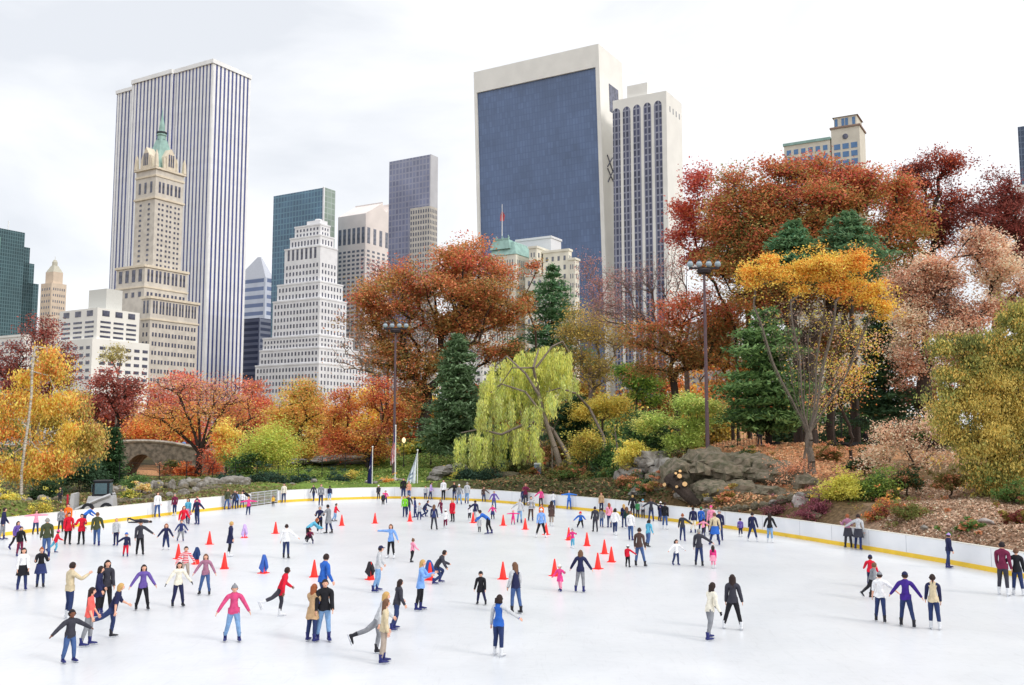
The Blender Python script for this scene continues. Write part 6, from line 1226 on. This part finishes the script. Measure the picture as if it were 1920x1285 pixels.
def person(x, y, top, facing, pose, upper, lower, hair, opt, label):
    """x,y: pixel of the feet; top: pixel of the head top; facing 0 away, 90 right, 180 to the camera, 270 left (deg); hair like 'long:b', 'hat:red'"""
    o = dict(p.split('=') if '=' in p else (p, '1') for p in opt.split()) if opt else {}
    z0 = float(o.get('z', 0)); pos = gnd(x, y) if 'Y' not in o else at(x, y, float(o['Y']))
    if 'Y' not in o:  # keep everyone on the ice side of the boards
        for _ in range(60):
            d_, i_ = rink_dist(np.array([pos.x]), np.array([pos.y + .45])); d2_, j_ = rink_dist(np.array([pos.x + (.4 if pos.x > 0 else -.4)]), np.array([pos.y]))
            if i_[0] and j_[0]: break
            pos.y -= .1; pos.x *= .9985
    if 'Y' in o: pos.z = gz(pos.x, pos.y) if 'zz' not in o else float(o['zz'])
    H = (at(x, top, pos.y).z - pos.z) if 'h' not in o else float(o['h'])
    if 'h' not in o: H /= {'bend': .72, 'crouch': .55, 'squat': .74, 'stride': .95, 'kick': .93}.get(pose, 1.0)
    H = min(1.98, max(.85, H)); kid = H < 1.42; rng = random.Random(int(x * 7 + y)); fem = hair.split(':')[0] in ('long', 'vlong', 'pony', 'bun', 'bob') or 'f' in o
    hb = H - .035; J, k, hs = skeleton(hb, pose, kid, rng, fem)
    if 'lie' in o: pass
    px_h = abs(y - top); fingers = px_h > 62
    PEND.append(dict(pos=pos, H=H, J=J, k=k, hs=hs, kid=kid, fem=fem, face=float(facing) + rng.uniform(-6, 6), up=upper, lo=lower, hair=hair, o=o, label=label, G=body_graph(J, k, kid, fingers, fem), pose=pose))
for row in '''128|1243|1140|150|arms|char|jean|short:d|dk|boy in dark grey jacket and jeans with arms spread, nearest the camera
161|1212|1103|100|stand|coral|grey|vlong:b|ss|woman in coral T-shirt and grey trousers with long dark hair
208|1196|1100|80|kick|navy|djean|long:y|ss|blonde woman in navy top leaning into a long stride
127|1161|1056|60|phone|beige|djean|short:b||man in beige jacket with his back half turned at the left
181|1157|1063|100|pockets|navy|black|bob:b|coat=.1|woman in dark navy coat beside the taller long haired woman
198|1150|1051|170|stand|char|black|long:b||tall long haired woman in dark top smiling at the left
266|1144|1057|180|low|purple|black|vlong:b||woman in purple sweater with very long dark hair and arms held out
40|1107|1028|170|stand|white|djean|long:d|skirt=black b=b|woman in white sweater and black skirt at the left
75|1102|1027|175|hug|black|djean|bun:r|skirt=navy2|woman in black top and blue skirt with hands clasped
27|1031|977|150|glide|purple|black|long:b||person in purple hooded jacket behind the black jacket skater at left
36|1044|988|160|stand|black|maroon|short:b||skater in black jacket and maroon trousers at the far left
3|1013|952|100|stand|navy|grey|short:b|h=1.8|person in navy jacket cut by the left edge
66|1003|957|170|tee|lpink|djean|bob:b||girl in pink shirt with arms out near the left boards
86|1046|973|0|stand|olive|jean|short:g||grey haired man in olive jacket seen from behind at left
103|1037|994|90|stride|red|teal|hat:pink||small child in red coat running behind the olive jacket man
113|998|954|190|stand|grey|char|short:b||skater in light grey top close to the left boards
126|997|945|190|stand|orange|char|short:b||skater in bright orange shirt behind the red jackets
156|992|948|60|bend|blue|djean|cap:black|h=1.65|skater in blue leaning over behind the two red jackets
126|1022|962|170|stand|red|black|short:d|b=k coat=.06|rink guard in red jacket, left one of two
152|1022|964|190|hug|red|black|short:d|b=k coat=.06|rink guard in red jacket, right one of two
181|1024|960|0|walk|olive|jean|short:l||man in dark green sweater and blue jeans skating away
217|1024|972|190|stand|lgrey|navy|short:y||child in pale grey top and navy trousers left of the child in red tights
235|1044|998|175|handR|navy|red|helmet:blue||small child in navy coat and red tights holding a hand
262|1041|977|180|handL|char|black|cap:black||woman in dark cardigan over a cream top holding the child's hand
294|968|923|170|stand|white|jean|long:b||woman in white vest and jeans leaning at the left boards
311|1031|980|180|low|navy|djean|long:r||girl in navy with arms held low left of the blue grey jacket man
327|967|926|200|stand|maroon|djean|short:g||skater in maroon coat by the left boards
341|1000|948|170|glide|red|lgrey|bob:r||girl in red jacket in front of the girl in pink skirt
352|983|935|200|stand|teal|djean|long:b|skirt=lpink|girl in pale blue top and pink skirt near the left boards
370|984|935|200|handL|navy|djean|hat:navy||boy in navy jacket beside the girl in pink skirt
369|970|931|180|stand|rose|djean|short:r||skater in dark pink showing behind the boy in navy
338|1015|973|175|low|navy2|grey|short:l||boy in blue grey jacket with arms out above the striped shirt skater
422|952|917|150|stand|olive|jean|short:b||man in dark olive jacket in the family by the boards
429|954|930|200|stand|lgrey|lilac|hat:white||tiny child in white beside the olive jacket man
434|948|920|160|pockets|char|djean|short:g||person in charcoal in the family group by the boards
440|949|921|180|stand|sky|djean|short:l||child in pale blue in the family by the boards
451|949|921|190|stand|white|djean|short:b||child in white top at the right of the family by the boards
462|944|915|250|bend|black|djean|short:d|h=1.7|man in black leaning over the boards by the grey gate
465|966|931|185|tee|pink|djean|short:y||girl in hot pink poncho in front of the grey gate
512|950|929|180|stand|yellow|char|hat:maroon||tiny child in yellow and black right of the grey gate
530|941|907|190|stand|cream|djean|short:b||person in cream top at the boards right of the grey gate
588|940|909|200|walk|char|djean|short:b||tall skater in charcoal at the far boards, left one of two
601|949|908|170|stand|grey|djean|short:l||man in grey sweater at the far boards, right one of two
617|938|911|10|stand|navy|ljean|short:b||person in navy jacket standing alone against the far boards
429|1044|979|80|stand|navy|black|short:y|coat=.12 b=w|blond skater in long navy coat standing side on
536|1048|984|10|handR|white|djean|short:b|b=k|man in white sweatshirt seen from behind, left of centre
574|1020|978|75|bend|teal|black|long:r|h=1.65 b=w|woman in bright turquoise jacket bending over a crouching child
581|1020|996|180|crouch|maroon|char|hat:maroon|h=1.15|child in maroon crouching in front of the turquoise jacket woman
599|1001|950|175|hug|navy|black|short:g|b=w|grey haired man in navy jacket and black trousers
617|1001|947|300|handL|grey|djean|short:d|coat=.14 b=k|man in long grey coat facing the man in navy
626|978|943|100|low|red|ljean|short:d||skater in red jacket behind the grey coat man
345|1085|1022|170|low|rose|khaki|short:b|striped|man in red and white striped shirt and khaki trousers
333|1138|1053|170|low|cream|navy|long:b|gl b=k|woman in cream sweater with black gloves and dark hair
383|1116|1038|190|low|mauve|jean|vlong:l|b=k|girl in mauve top and blue jeans with very long hair
435|1203|1094|180|low|rose|ljean|hat:grey||woman in pink jacket, pale jeans and grey knitted hat
524|1156|1069|85|kick|red|char|short:b|b=w dk coat=.05|man in bright red jacket pushing off with one leg behind
583|1204|1097|30|hug|tan|djean|vlong:r|coat=.1|red haired woman in tan coat holding on to the man in black
606|1202|1087|175|stand|black|ljean|short:b||man in black jacket, pale jeans and sunglasses
602|1142|1039|60|glide|blue|djean|short:b||man in bright blue jacket behind the couple
704|1110|1024|90|low|lgrey|ljean|cap:navy||man in grey hoodie, pale jeans and navy cap
785|1145|1051|100|hug|sky|black|long:y|coat=.06|blonde woman in denim shirt and black leggings
818|1095|1041|80|squat|char|djean|short:b|h=1.65|man in dark jacket crouching forward behind the denim shirt woman
738|1182|1087|70|glide|char|djean|long:b|hatx|woman in dark jacket and blue jeans with a dark hat
717|1244|1125|75|stand|beige|khaki|long:l||woman in tan shirt and grey trousers nearest in the centre
706|1226|1116|80|kick|lgrey|grey|long:y||blonde woman in white vest striding behind the tan shirt woman
903|1134|1070|190|wide|black|navy|helmet:black|b=k coat=.1|child in black coat and black helmet standing wide
968|1151|1056|330|stand|navy|jean|long:l|slv=lgrey|woman in navy jacket and jeans with a long ponytail
934|1231|1117|30|handR|blue|djean|bob:b|slv=lgrey b=w|woman in bright blue vest reaching out, nearest right of centre
1051|1109|1057|200|up|pink|lpink|hat:white|coat=.1|small child in hot pink coat holding a woman's hand
1087|1111|1032|10|low|navy|grey|long:l||woman in navy jacket towing the child in the hot pink coat
1329|1200|1093|50|glide|cream|grey|vlong:b|gl|girl in cream sweater and grey jeans with very long hair
1374|1181|1078|5|wide|char|black|vlong:b|b=w|woman in black with flared trousers and long brown hair
1311|1062|993|5|handR|char|djean|short:g|b=k|heavy man in charcoal jacket holding a small girl's hand
1338|1066|1022|0|stand|mag|lpink|long:b|skirt=lpink b=w|small girl in red and pink dress beside the heavy man
1267|1060|1010|150|arms|white|djean|bob:b||small girl in white sweater right of the brown jacket man
1201|1063|991|10|wide|brown|jean|short:b|b=k|man in brown leather jacket and blue jeans seen from behind
1177|1064|1021|20|handR|red|black|hat:white|b=k|small child in bright red coat beside the brown jacket man
1214|1026|974|30|glide|teal|jean|bob:b||girl in turquoise top and jeans behind the brown jacket man
1183|1014|959|10|stand|white|jean|short:l||man in white T-shirt and jeans right of the pink shirt girl
1280|1015|964|10|handR|char|djean|bun:r||girl in grey cardigan and jeans holding hands to her right
1300|1000|952|350|stand|navy|cream|short:b||man in dark vest and cream trousers near the cluster
1247|993|943|10|stand|black|jean|short:b||man in black top and jeans, right of the chain of skaters
1237|978|940|30|glide|navy|djean|hat:white||skater in navy holding hands with the man in black
1221|978|935|0|arms|char|djean|short:l||tall man in charcoal in the chain of skaters
1206|970|936|180|stand|lgrey|char|hat:teal||child in pale blue and white in the chain of skaters
1196|966|939|10|stand|green|char|short:b||child in green jacket among the chain of skaters
1186|966|929|10|pockets|black|black|short:y|coat=.1|blonde woman in long black coat by the far right boards
1315|1000|952|10|stand|blue|djean|hat:green||skater in blue with green hat in the crowd at the right
1326|999|948|0|stand|grey|char|short:b||tall man in grey coat in the middle of the right crowd
1335|1004|949|200|stand|lpink|char|hat:pink||person in pink hat at the back of the right crowd
1319|1005|972|10|arms|lpink|char|short:b||girl in pink top with arms held by others in the right crowd
1340|1023|962|350|wide|beige|djean|short:l|skirt=blue|skater in beige with a blue jacket tied round the waist
1350|1014|957|180|stand|navy|djean|hat:grey||tall skater in navy at the right of the crowd
1389|1007|971|350|stand|purple|navy|short:b|b=w|small child in purple hoodie beyond the right crowd
1411|1016|961|10|wide|navy|djean|bun:b||woman in navy with hair up near the right boards, left of a pair
1444|1018|963|10|pockets|black|ljean|long:b||woman in black jacket and pale jeans, right of a pair
708|934|909|200|stand|char|black|cap:white||skater in charcoal against the far boards left of the tall flagpole
718|949|924|180|stand|char|black|hat:pink||small child in charcoal in the far middle ice
725|946|920|180|stride|mag|djean|short:b||girl in magenta skating beside the small child in charcoal
755|934|897|180|stand|black|djean|short:d||tall man in black against the far boards by the banner pole
766|934|903|200|stand|peach|jean|short:r||person in peach shirt against the far boards
759|970|930|190|stand|lime|djean|short:b||boy in lime green T-shirt
766|966|928|200|pockets|char|djean|short:b||skater in dark jacket behind the lime green boy
779|971|933|280|arms|navy2|djean|short:b||skater in blue reaching an arm over the small child in grey
786|975|942|180|hug|lgrey|djean|short:l||small child in pale grey under the reaching skater
794|970|942|100|squat|navy|djean|short:b|h=1.5|skater in navy bending behind the small grey child
795|932|911|180|stand|lgrey|djean|short:l||tiny child in white against the far boards right of the banner
806|936|905|100|stand|lilac|djean|short:b||person in lilac coat at the far boards
830|935|900|185|stand|white|black|short:d||tall man in white jacket at the far boards
851|935|905|190|handR|black|djean|short:r||man in black stretching an arm, far boards
861|946|908|190|glide|grey|ljean|hat:white||skater in grey coat next to the man stretching his arm
875|945|905|10|stand|lgrey|ljean|short:g||grey haired skater in pale blue at the far boards
907|940|912|180|handL|brown|djean|short:b||man in dark brown leaning on the far boards
814|994|947|5|wide|navy2|char|long:l|slv=navy b=k|woman in navy and white jacket with black flared trousers
835|991|955|10|handL|white|maroon|hat:white|b=w|small child in white holding a navy jacket woman's hand
829|965|937|200|stride|maroon|maroon|long:b||girl in dark maroon gliding in the far middle
849|979|937|200|stand|red|black|long:y|coat=.12 b=k|woman in red coat and black leggings with blond hair
890|980|939|20|handL|navy|lgrey|short:d||man in navy jacket and very pale trousers
880|976|946|30|stand|white|char|short:d||small child in white beside the man in navy jacket
899|998|968|190|stand|lgrey|char|short:g|coat=.12 b=k|small child in pale grey coat watching the bending skater
918|1002|973|285|bend|blue|black|short:b|h=1.7|skater in royal blue bending over with a hand to the ice
733|1047|983|190|reachR|sky|black|long:l|b=w|woman in pale blue jumper pointing one arm to the left
771|1055|1009|60|up|lpink|black|bun:l|b=k|small girl in pale pink top and striped leggings
926|955|920|175|low|purple|jean|short:g||skater in violet top near the far boards
924|974|945|180|low|mag|black|short:b|skirt=navy2|small girl in magenta and navy skirt below the violet skater
986|944|907|180|hug|maroon|char|short:r||tall man in maroon sweater at the far boards
981|944|916|170|stand|navy2|djean|short:r||person in blue beside the tall maroon sweater man
995|977|931|180|phone|navy|brown|short:b|striped|man in black and white striped shirt and brown trousers
974|981|936|10|handL|lgrey|ljean|short:g||man in pale shirt and pale jeans holding the magenta child's hand
962|984|956|180|tee|mag|mag|hat:lpink||tiny child all in magenta with arms stretched
1015|944|917|190|handR|pink|black|long:y||woman in bright pink top at the far boards
1039|947|921|340|stand|white|jean|short:d||dark haired skater in white behind the brown dress woman
1034|987|940|10|stand|brown|khaki|long:b|coat=.12|woman in brown dress and bare legs seen from behind
1067|955|920|180|tee|bblue|blue|short:y||child all in bright blue with both arms stretched out
1014|1008|954|180|wide|sky|black|hat:white|b=w|woman in pale blue jacket and black trousers, centre right
1015|976|945|180|stand|orange|char|short:r||person with auburn hair just behind the pale blue jacket woman
1088|990|958|185|squat|blue|black|helmet:red|h=1.35|child in blue hockey shirt and red helmet
1128|957|924|180|stand|tan|navy|long:r||woman in open tan coat at the far right boards
1116|998|951|350|stand|char|char|hat:navy||woman in charcoal coat skating away left of the grey skater
1128|989|952|10|walk|grey|jean|short:b||skater in grey leaning forward behind the charcoal coat
1143|990|944|350|stand|lpink|djean|long:r||red haired girl in pink top seen from behind
1153|1004|953|15|walk|white|djean|bob:b|b=w|girl in white top and dark jeans right of the pink top girl
1171|990|946|350|stand|navy|djean|long:y||woman in dark coat left of the white T-shirt man
1176|992|950|350|stand|dgreen|djean|long:l||woman in dark green jacket next to the white T-shirt man
1074|1028|990|200|up|mag|teal|hat:grey|b=w|tiny child in magenta jacket and pale blue leggings
1590|1027|965|350|hug|mauve|char|short:r|skirt=char|woman of the embracing couple at the right boards
1606|1027|965|10|handL|lgrey|djean|short:b|skirt=char|man in pale grey sweater of the embracing couple at the right boards
1778|1066|1001|70|stand|navy|djean|hat:lilac||boy in navy with a lilac hat stooping beside the right boards
1882|1117|1018|10|stand|maroon|char|short:d||man in maroon sweater at the right edge
1910|1117|1030|350|handL|black|djean|bun:l||woman in black coat holding hands at the right edge
1628|1100|1042|10|stride|red|navy|helmet:navy|gl|small child in red jacket and navy helmet at the right
1632|1122|1055|60|stride|grey|black|short:l||boy in grey striped top skating in front of the red jacket child
1651|1167|1074|5|handR|white|djean|hat:grey|ss|child in white T-shirt, jeans and bobble hat
1702|1176|1075|5|low|dpurple|djean|helmet:navy|b=k|person in deep purple top and dark helmet, middle of three
1754|1181|1079|0|stand|beige|djean|pony:b|slv=navy|woman in beige vest and navy sleeves with dark hair, right of three
112|942|913|180|stand|char|char|short:b|Y=70|person in dark clothes standing behind the boards near the loader
236|876|851|180|stand|char|navy|short:b|Y=142 h=1.75|walker in dark clothes under the stone bridge, leftmost
242|877|852|180|stand|navy|black|short:b|Y=143 h=1.75|second walker under the stone bridge arch in navy
257|880|858|180|stand|red|char|short:b|Y=145 h=1.7|walker with red top under the stone bridge arch
331|832|818|180|stand|red|char|short:b|Y=131 h=1.7 zz=3.6|person in red looking over the stone bridge parapet
345|833|818|180|stand|sky|char|short:b|Y=131 h=1.75 zz=3.5|person in pale blue looking over the stone bridge parapet
1424|800|780|180|stand|char|char|short:g|Y=92 h=1.75|walker in dark clothes behind the iron fence by the pine
1622|800|780|180|stand|black|black|short:b|Y=92 h=1.75|walker in black behind the iron fence at the right'''.split('\n'):
    x_, y_, t_, f_, ps_, u_, l_, hr_, op_, lab_ = row.split('|'); person(float(x_), float(y_), float(t_), float(f_), ps_, u_, l_, hr_, op_, lab_)

def striped_mat(c):
    nm = 'stripe_' + c
    if nm in _mats: return _mats[nm]
    m = bpy.data.materials.new(nm); m.use_nodes = True; _mats[nm] = m; t = m.node_tree; b = t.nodes['Principled BSDF']; b.inputs['Roughness'].default_value = .85
    tcn = t.nodes.new('ShaderNodeTexCoord'); wv = t.nodes.new('ShaderNodeTexWave'); wv.bands_direction = 'Z'; wv.inputs['Scale'].default_value = 4.6 if c == 'rose' else 3.4; wv.inputs['Distortion'].default_value = .3
    ra = t.nodes.new('ShaderNodeValToRGB'); ra.color_ramp.interpolation = 'CONSTANT'; e = ra.color_ramp.elements; e[0].color = (*lin(CL['red'] if c == 'rose' else CL['navy']), 1); e[1].position = .75 if c == 'rose' else .55; e[1].color = (*lin(CL['white']), 1)
    t.links.new(tcn.outputs['Object'], wv.inputs['Vector']); t.links.new(wv.outputs['Fac'], ra.inputs[0]); t.links.new(ra.outputs[0], b.inputs['Base Color']); return m
def seg_labels(V_, G):
    vs, ed, rd, lab = G; A = np.array([vs[a] for a, b in ed]); B = np.array([vs[b] for a, b in ed]); r = np.array([(rd[a] + rd[b]) / 2 for a, b in ed]); lb = [lab[b] for a, b in ed]
    d = B - A; t = ((V_[:, None] - A) * d).sum(-1) / ((d * d).sum(-1) + 1e-9); t = np.clip(t, 0, 1); q = A + d * t[..., None]; ds = np.linalg.norm(V_[:, None] - q, axis=-1) - r * .8
    return np.array(lb)[ds.argmin(1)]
def build_people():
    tmp = []
    for p in PEND:
        vs, ed, rd, lab = p['G']; me = bpy.data.meshes.new('tmp'); me.from_pydata([tuple(v) for v in vs], ed, []); o = bpy.data.objects.new('tmp', me); col.objects.link(o)
        md = o.modifiers.new('s', 'SKIN'); md.use_smooth_shade = True; md.branch_smoothing = .3
        if not me.skin_vertices: 
            with bpy.context.temp_override(object=o, active_object=o): bpy.ops.object.skin_root_mark() if False else None
        sv = me.skin_vertices[0].data
        for i, r in enumerate(rd): sv[i].radius = (r, r)
        sv[0].use_root = True; ss = o.modifiers.new('u', 'SUBSURF'); ss.levels = 1; ss.render_levels = 1; tmp.append(o)
    bpy.context.view_layer.update(); dg = bpy.context.evaluated_depsgraph_get()
    for p, o in zip(PEND, tmp):
        ev = o.evaluated_get(dg); me = ev.to_mesh(); n = len(me.vertices); V_ = np.zeros(n * 3); me.vertices.foreach_get('co', V_); V_ = V_.reshape(-1, 3); Nn = np.zeros(n * 3); me.vertices.foreach_get('normal', Nn); Nn = Nn.reshape(-1, 3)
        Fs = [tuple(f.vertices) for f in me.polygons]; ev.to_mesh_clear(); p['mesh'] = (V_, Nn, Fs)
    for o in tmp: m_ = o.data; bpy.data.objects.remove(o); bpy.data.meshes.remove(m_)
    for p in PEND: finish(p)
def finish(p):
    J, k, opt = p['J'], p['k'], p['o']; V_, Nn, Fs = p['mesh']; lb = seg_labels(V_, p['G']); s_ = p['H'] / 1.7
    zan = .135 * s_; amin = min(J['anL'].z, J['anR'].z); dz = zan - amin; up = Vector((0, 0, dz))
    phi = math.atan2(p['pos'].x, p['pos'].y); ctr = (J['anL'] + J['anR']) / 2 if p['pose'] not in ('kick', 'stride') else (J['anL'] if J['anL'].z < J['anR'].z else J['anR'])
    sh = Vector((-ctr.x, -ctr.y * .8, dz)); t = thing('person', p['label'], 'person', p['pos'], -math.radians(p['face']) - phi, 'people skating on the rink' if 'Y' not in opt else 'people walking in the park')
    V0 = V_ + np.array(sh); sk = skin_d if 'dk' in opt else skin_l
    bare = {'hnd', 'nek'} | ({'far'} if 'ss' in opt else set()) 
    # body: one continuous surface with the head; head built into the same mesh
    mb = MB(); mb.add(V0, Fs); hs = p['hs'] * k; hc = J['hc'] + sh; Mx = Matrix.Translation(hc) @ Matrix.Rotation(math.radians(-4), 4, 'X') @ Matrix.Diagonal((hs, hs, hs, 1)); hv = [Mx @ Vector(v) for v in HV]; mb.add(hv, HF)
    for c in ((-.26, .80, .08), (.26, .80, .08)):
        v2, f2 = small_ell(c, (.10, .07, .06)); mb.add([Mx @ Vector(v) for v in v2], f2, 1)
    v2, f2 = small_ell((0, .82, -.42), (.2, .07, .06)); mb.add([Mx @ Vector(v) for v in v2], f2, 2)
    if 'gl' in opt: mb.m = [3 if i < len(Fs) and all(lb[j] == 'hnd' for j in f) else m_ for i, (f, m_) in enumerate(zip(mb.f, mb.m))]
    mb.build('body', [sk, eye_m, lip_m, cm('black')], t, True)
    def shell(name, labs, off_, mats, mfun=None, extra=None, ztop=None):
        keep = [f for f in Fs if any((lb[j] in labs) for j in f) and not (name == 'jacket' and all(lb[j] in ('leg', 'hnd', 'nek') or (lb[j] == 'far' and 'ss' in opt) for j in f)) and (ztop is None or all(V0[j][2] < ztop or lb[j] != 'pel' for j in f))]
        VV = V0 + Nn * off_[0]; mb = MB(); used = sorted({j for f in keep for j in f}); ix = {j: i for i, j in enumerate(used)}
        mb.add([VV[j] for j in used], [tuple(ix[j] for j in f) for f in keep]); 
        if mfun: mb.m = [mfun(f) for f in keep]
        if extra: extra(mb)
        me = bpy.data.meshes.new(name); me.from_pydata(mb.v, [], mb.f); [me.materials.append(m_) for m_ in mats]; me.polygons.foreach_set('material_index', mb.m); me.polygons.foreach_set('use_smooth', [True] * len(mb.f)); me.update(); return link(name, me, t)
    def hem(zl, w0, w1, mi=0):
        def f(mb):
            n = 14; rows = 4; c0 = J['bel'] * .5 + sh; z1 = J['pel'].z + sh.z - zl * k; vs = []
            for j in range(rows + 1):
                q = j / rows; rr = (w0 + (w1 - w0) * q) * k
                for i in range(n):
                    a = 2 * math.pi * i / n; vs.append((c0.x * (1 - q) + (sh.x) * q + rr * 1.15 * math.cos(a), c0.y * (1 - q) + (sh.y) * q + rr * .85 * math.sin(a) * (1 + .08 * math.sin(3 * a) * q), c0.z + (z1 - c0.z) * q + .01 * k * math.sin(4 * a) * q))
            mb.add(vs, [(j * n + i, j * n + (i + 1) % n, (j + 1) * n + (i + 1) % n, (j + 1) * n + i) for j in range(rows) for i in range(n)], mi)
        return f
    um = striped_mat(p['up']) if 'striped' in opt else cm(p['up']); mats = [um] + ([cm(opt['slv'])] if 'slv' in opt else [])
    labs = {'tor', 'arm', 'cuff'} | (set() if 'ss' in opt else {'far'}) | {'pel'}
    bulk = (.010 + .004 * (p['up'] in ('red', 'navy', 'char', 'olive', 'black', 'tan', 'pink'))) * k
    bent = p['pose'] in ('bend', 'crouch', 'squat')
    shell('jacket', labs, (bulk,), mats, (lambda f: 1 if 'slv' in opt and all(lb[j] in ('arm', 'far') for j in f) else 0), None if bent else hem(.05 + float(opt.get('coat', 0)), .082 + .008 * (not p['fem']), .092 + .25 * float(opt.get('coat', 0))))
    shell('trousers', {'pel', 'leg', 'tor'} if False else {'pel', 'leg'}, (.006 * k,), [cm(p['lo'])])
    if 'skirt' in opt and not bent:
        mb = MB(); hem(.2, .09, .135)(mb); me = mb.mesh('skirt', cm(opt['skirt']), True); link('skirt', me, t)
    kind, c = p['hair'].split(':')
    HMx = Mx
    if kind in ('hat', 'cap', 'helmet'):
        hair_obj('short', hm('b'), t, HMx, 'hair')
        if c in CL: hair_obj(kind, cm(c), t, HMx, 'helmet' if kind == 'helmet' else 'hat')
    else: hair_obj(kind, hm(c), t, HMx, 'hair')
    bk = opt.get('b', 'bbbbkwb'[int(p['pos'].x * 13 + p['pos'].y * 7) % 7])
    for nm, s in (('L', -1), ('R', 1)):
        a, kn = J['an' + nm] + sh, J['kn' + nm] + sh; o = link('skate', BOOT[bk], t); b = link('blade', BLADE, o); lift = a.z - zan
        if lift < .07 * s_: o.location = (a.x, a.y + .045 * s_, 0); o.rotation_euler = (0, 0, -s * .12)
        else:
            sd_ = (a - kn).normalized(); ang = math.atan2(sd_.y, -sd_.z); Rm = Matrix.Rotation(ang * .9, 4, 'X'); q = Rm @ Vector((0, -.045 * s_, .135 * s_)); o.location = a - q; o.rotation_euler = (ang * .9, 0, -s * .12)
            if o.location.z < 0: o.location.z = 0.0
        o.scale = (s_,) * 3
build_people()
# lying skater
def lying():
    vs_, J = None, None; n0 = len(PEND); person(268, 981, 960, 90, 'glide', 'char', 'char', 'short:b', 'h=1.6 b=k', 'person in dark clothes lying flat on the ice by the left boards'); PEND[:] = PEND[n0:]; build_people()
    t = [o for o in bpy.data.objects if o.get('label', '').startswith('person in dark clothes lying')][0]; t.rotation_euler = (math.radians(-88), 0, math.radians(-80)); p = gnd(262, 981); t.location = (p.x - .85, p.y, .16)
lying()
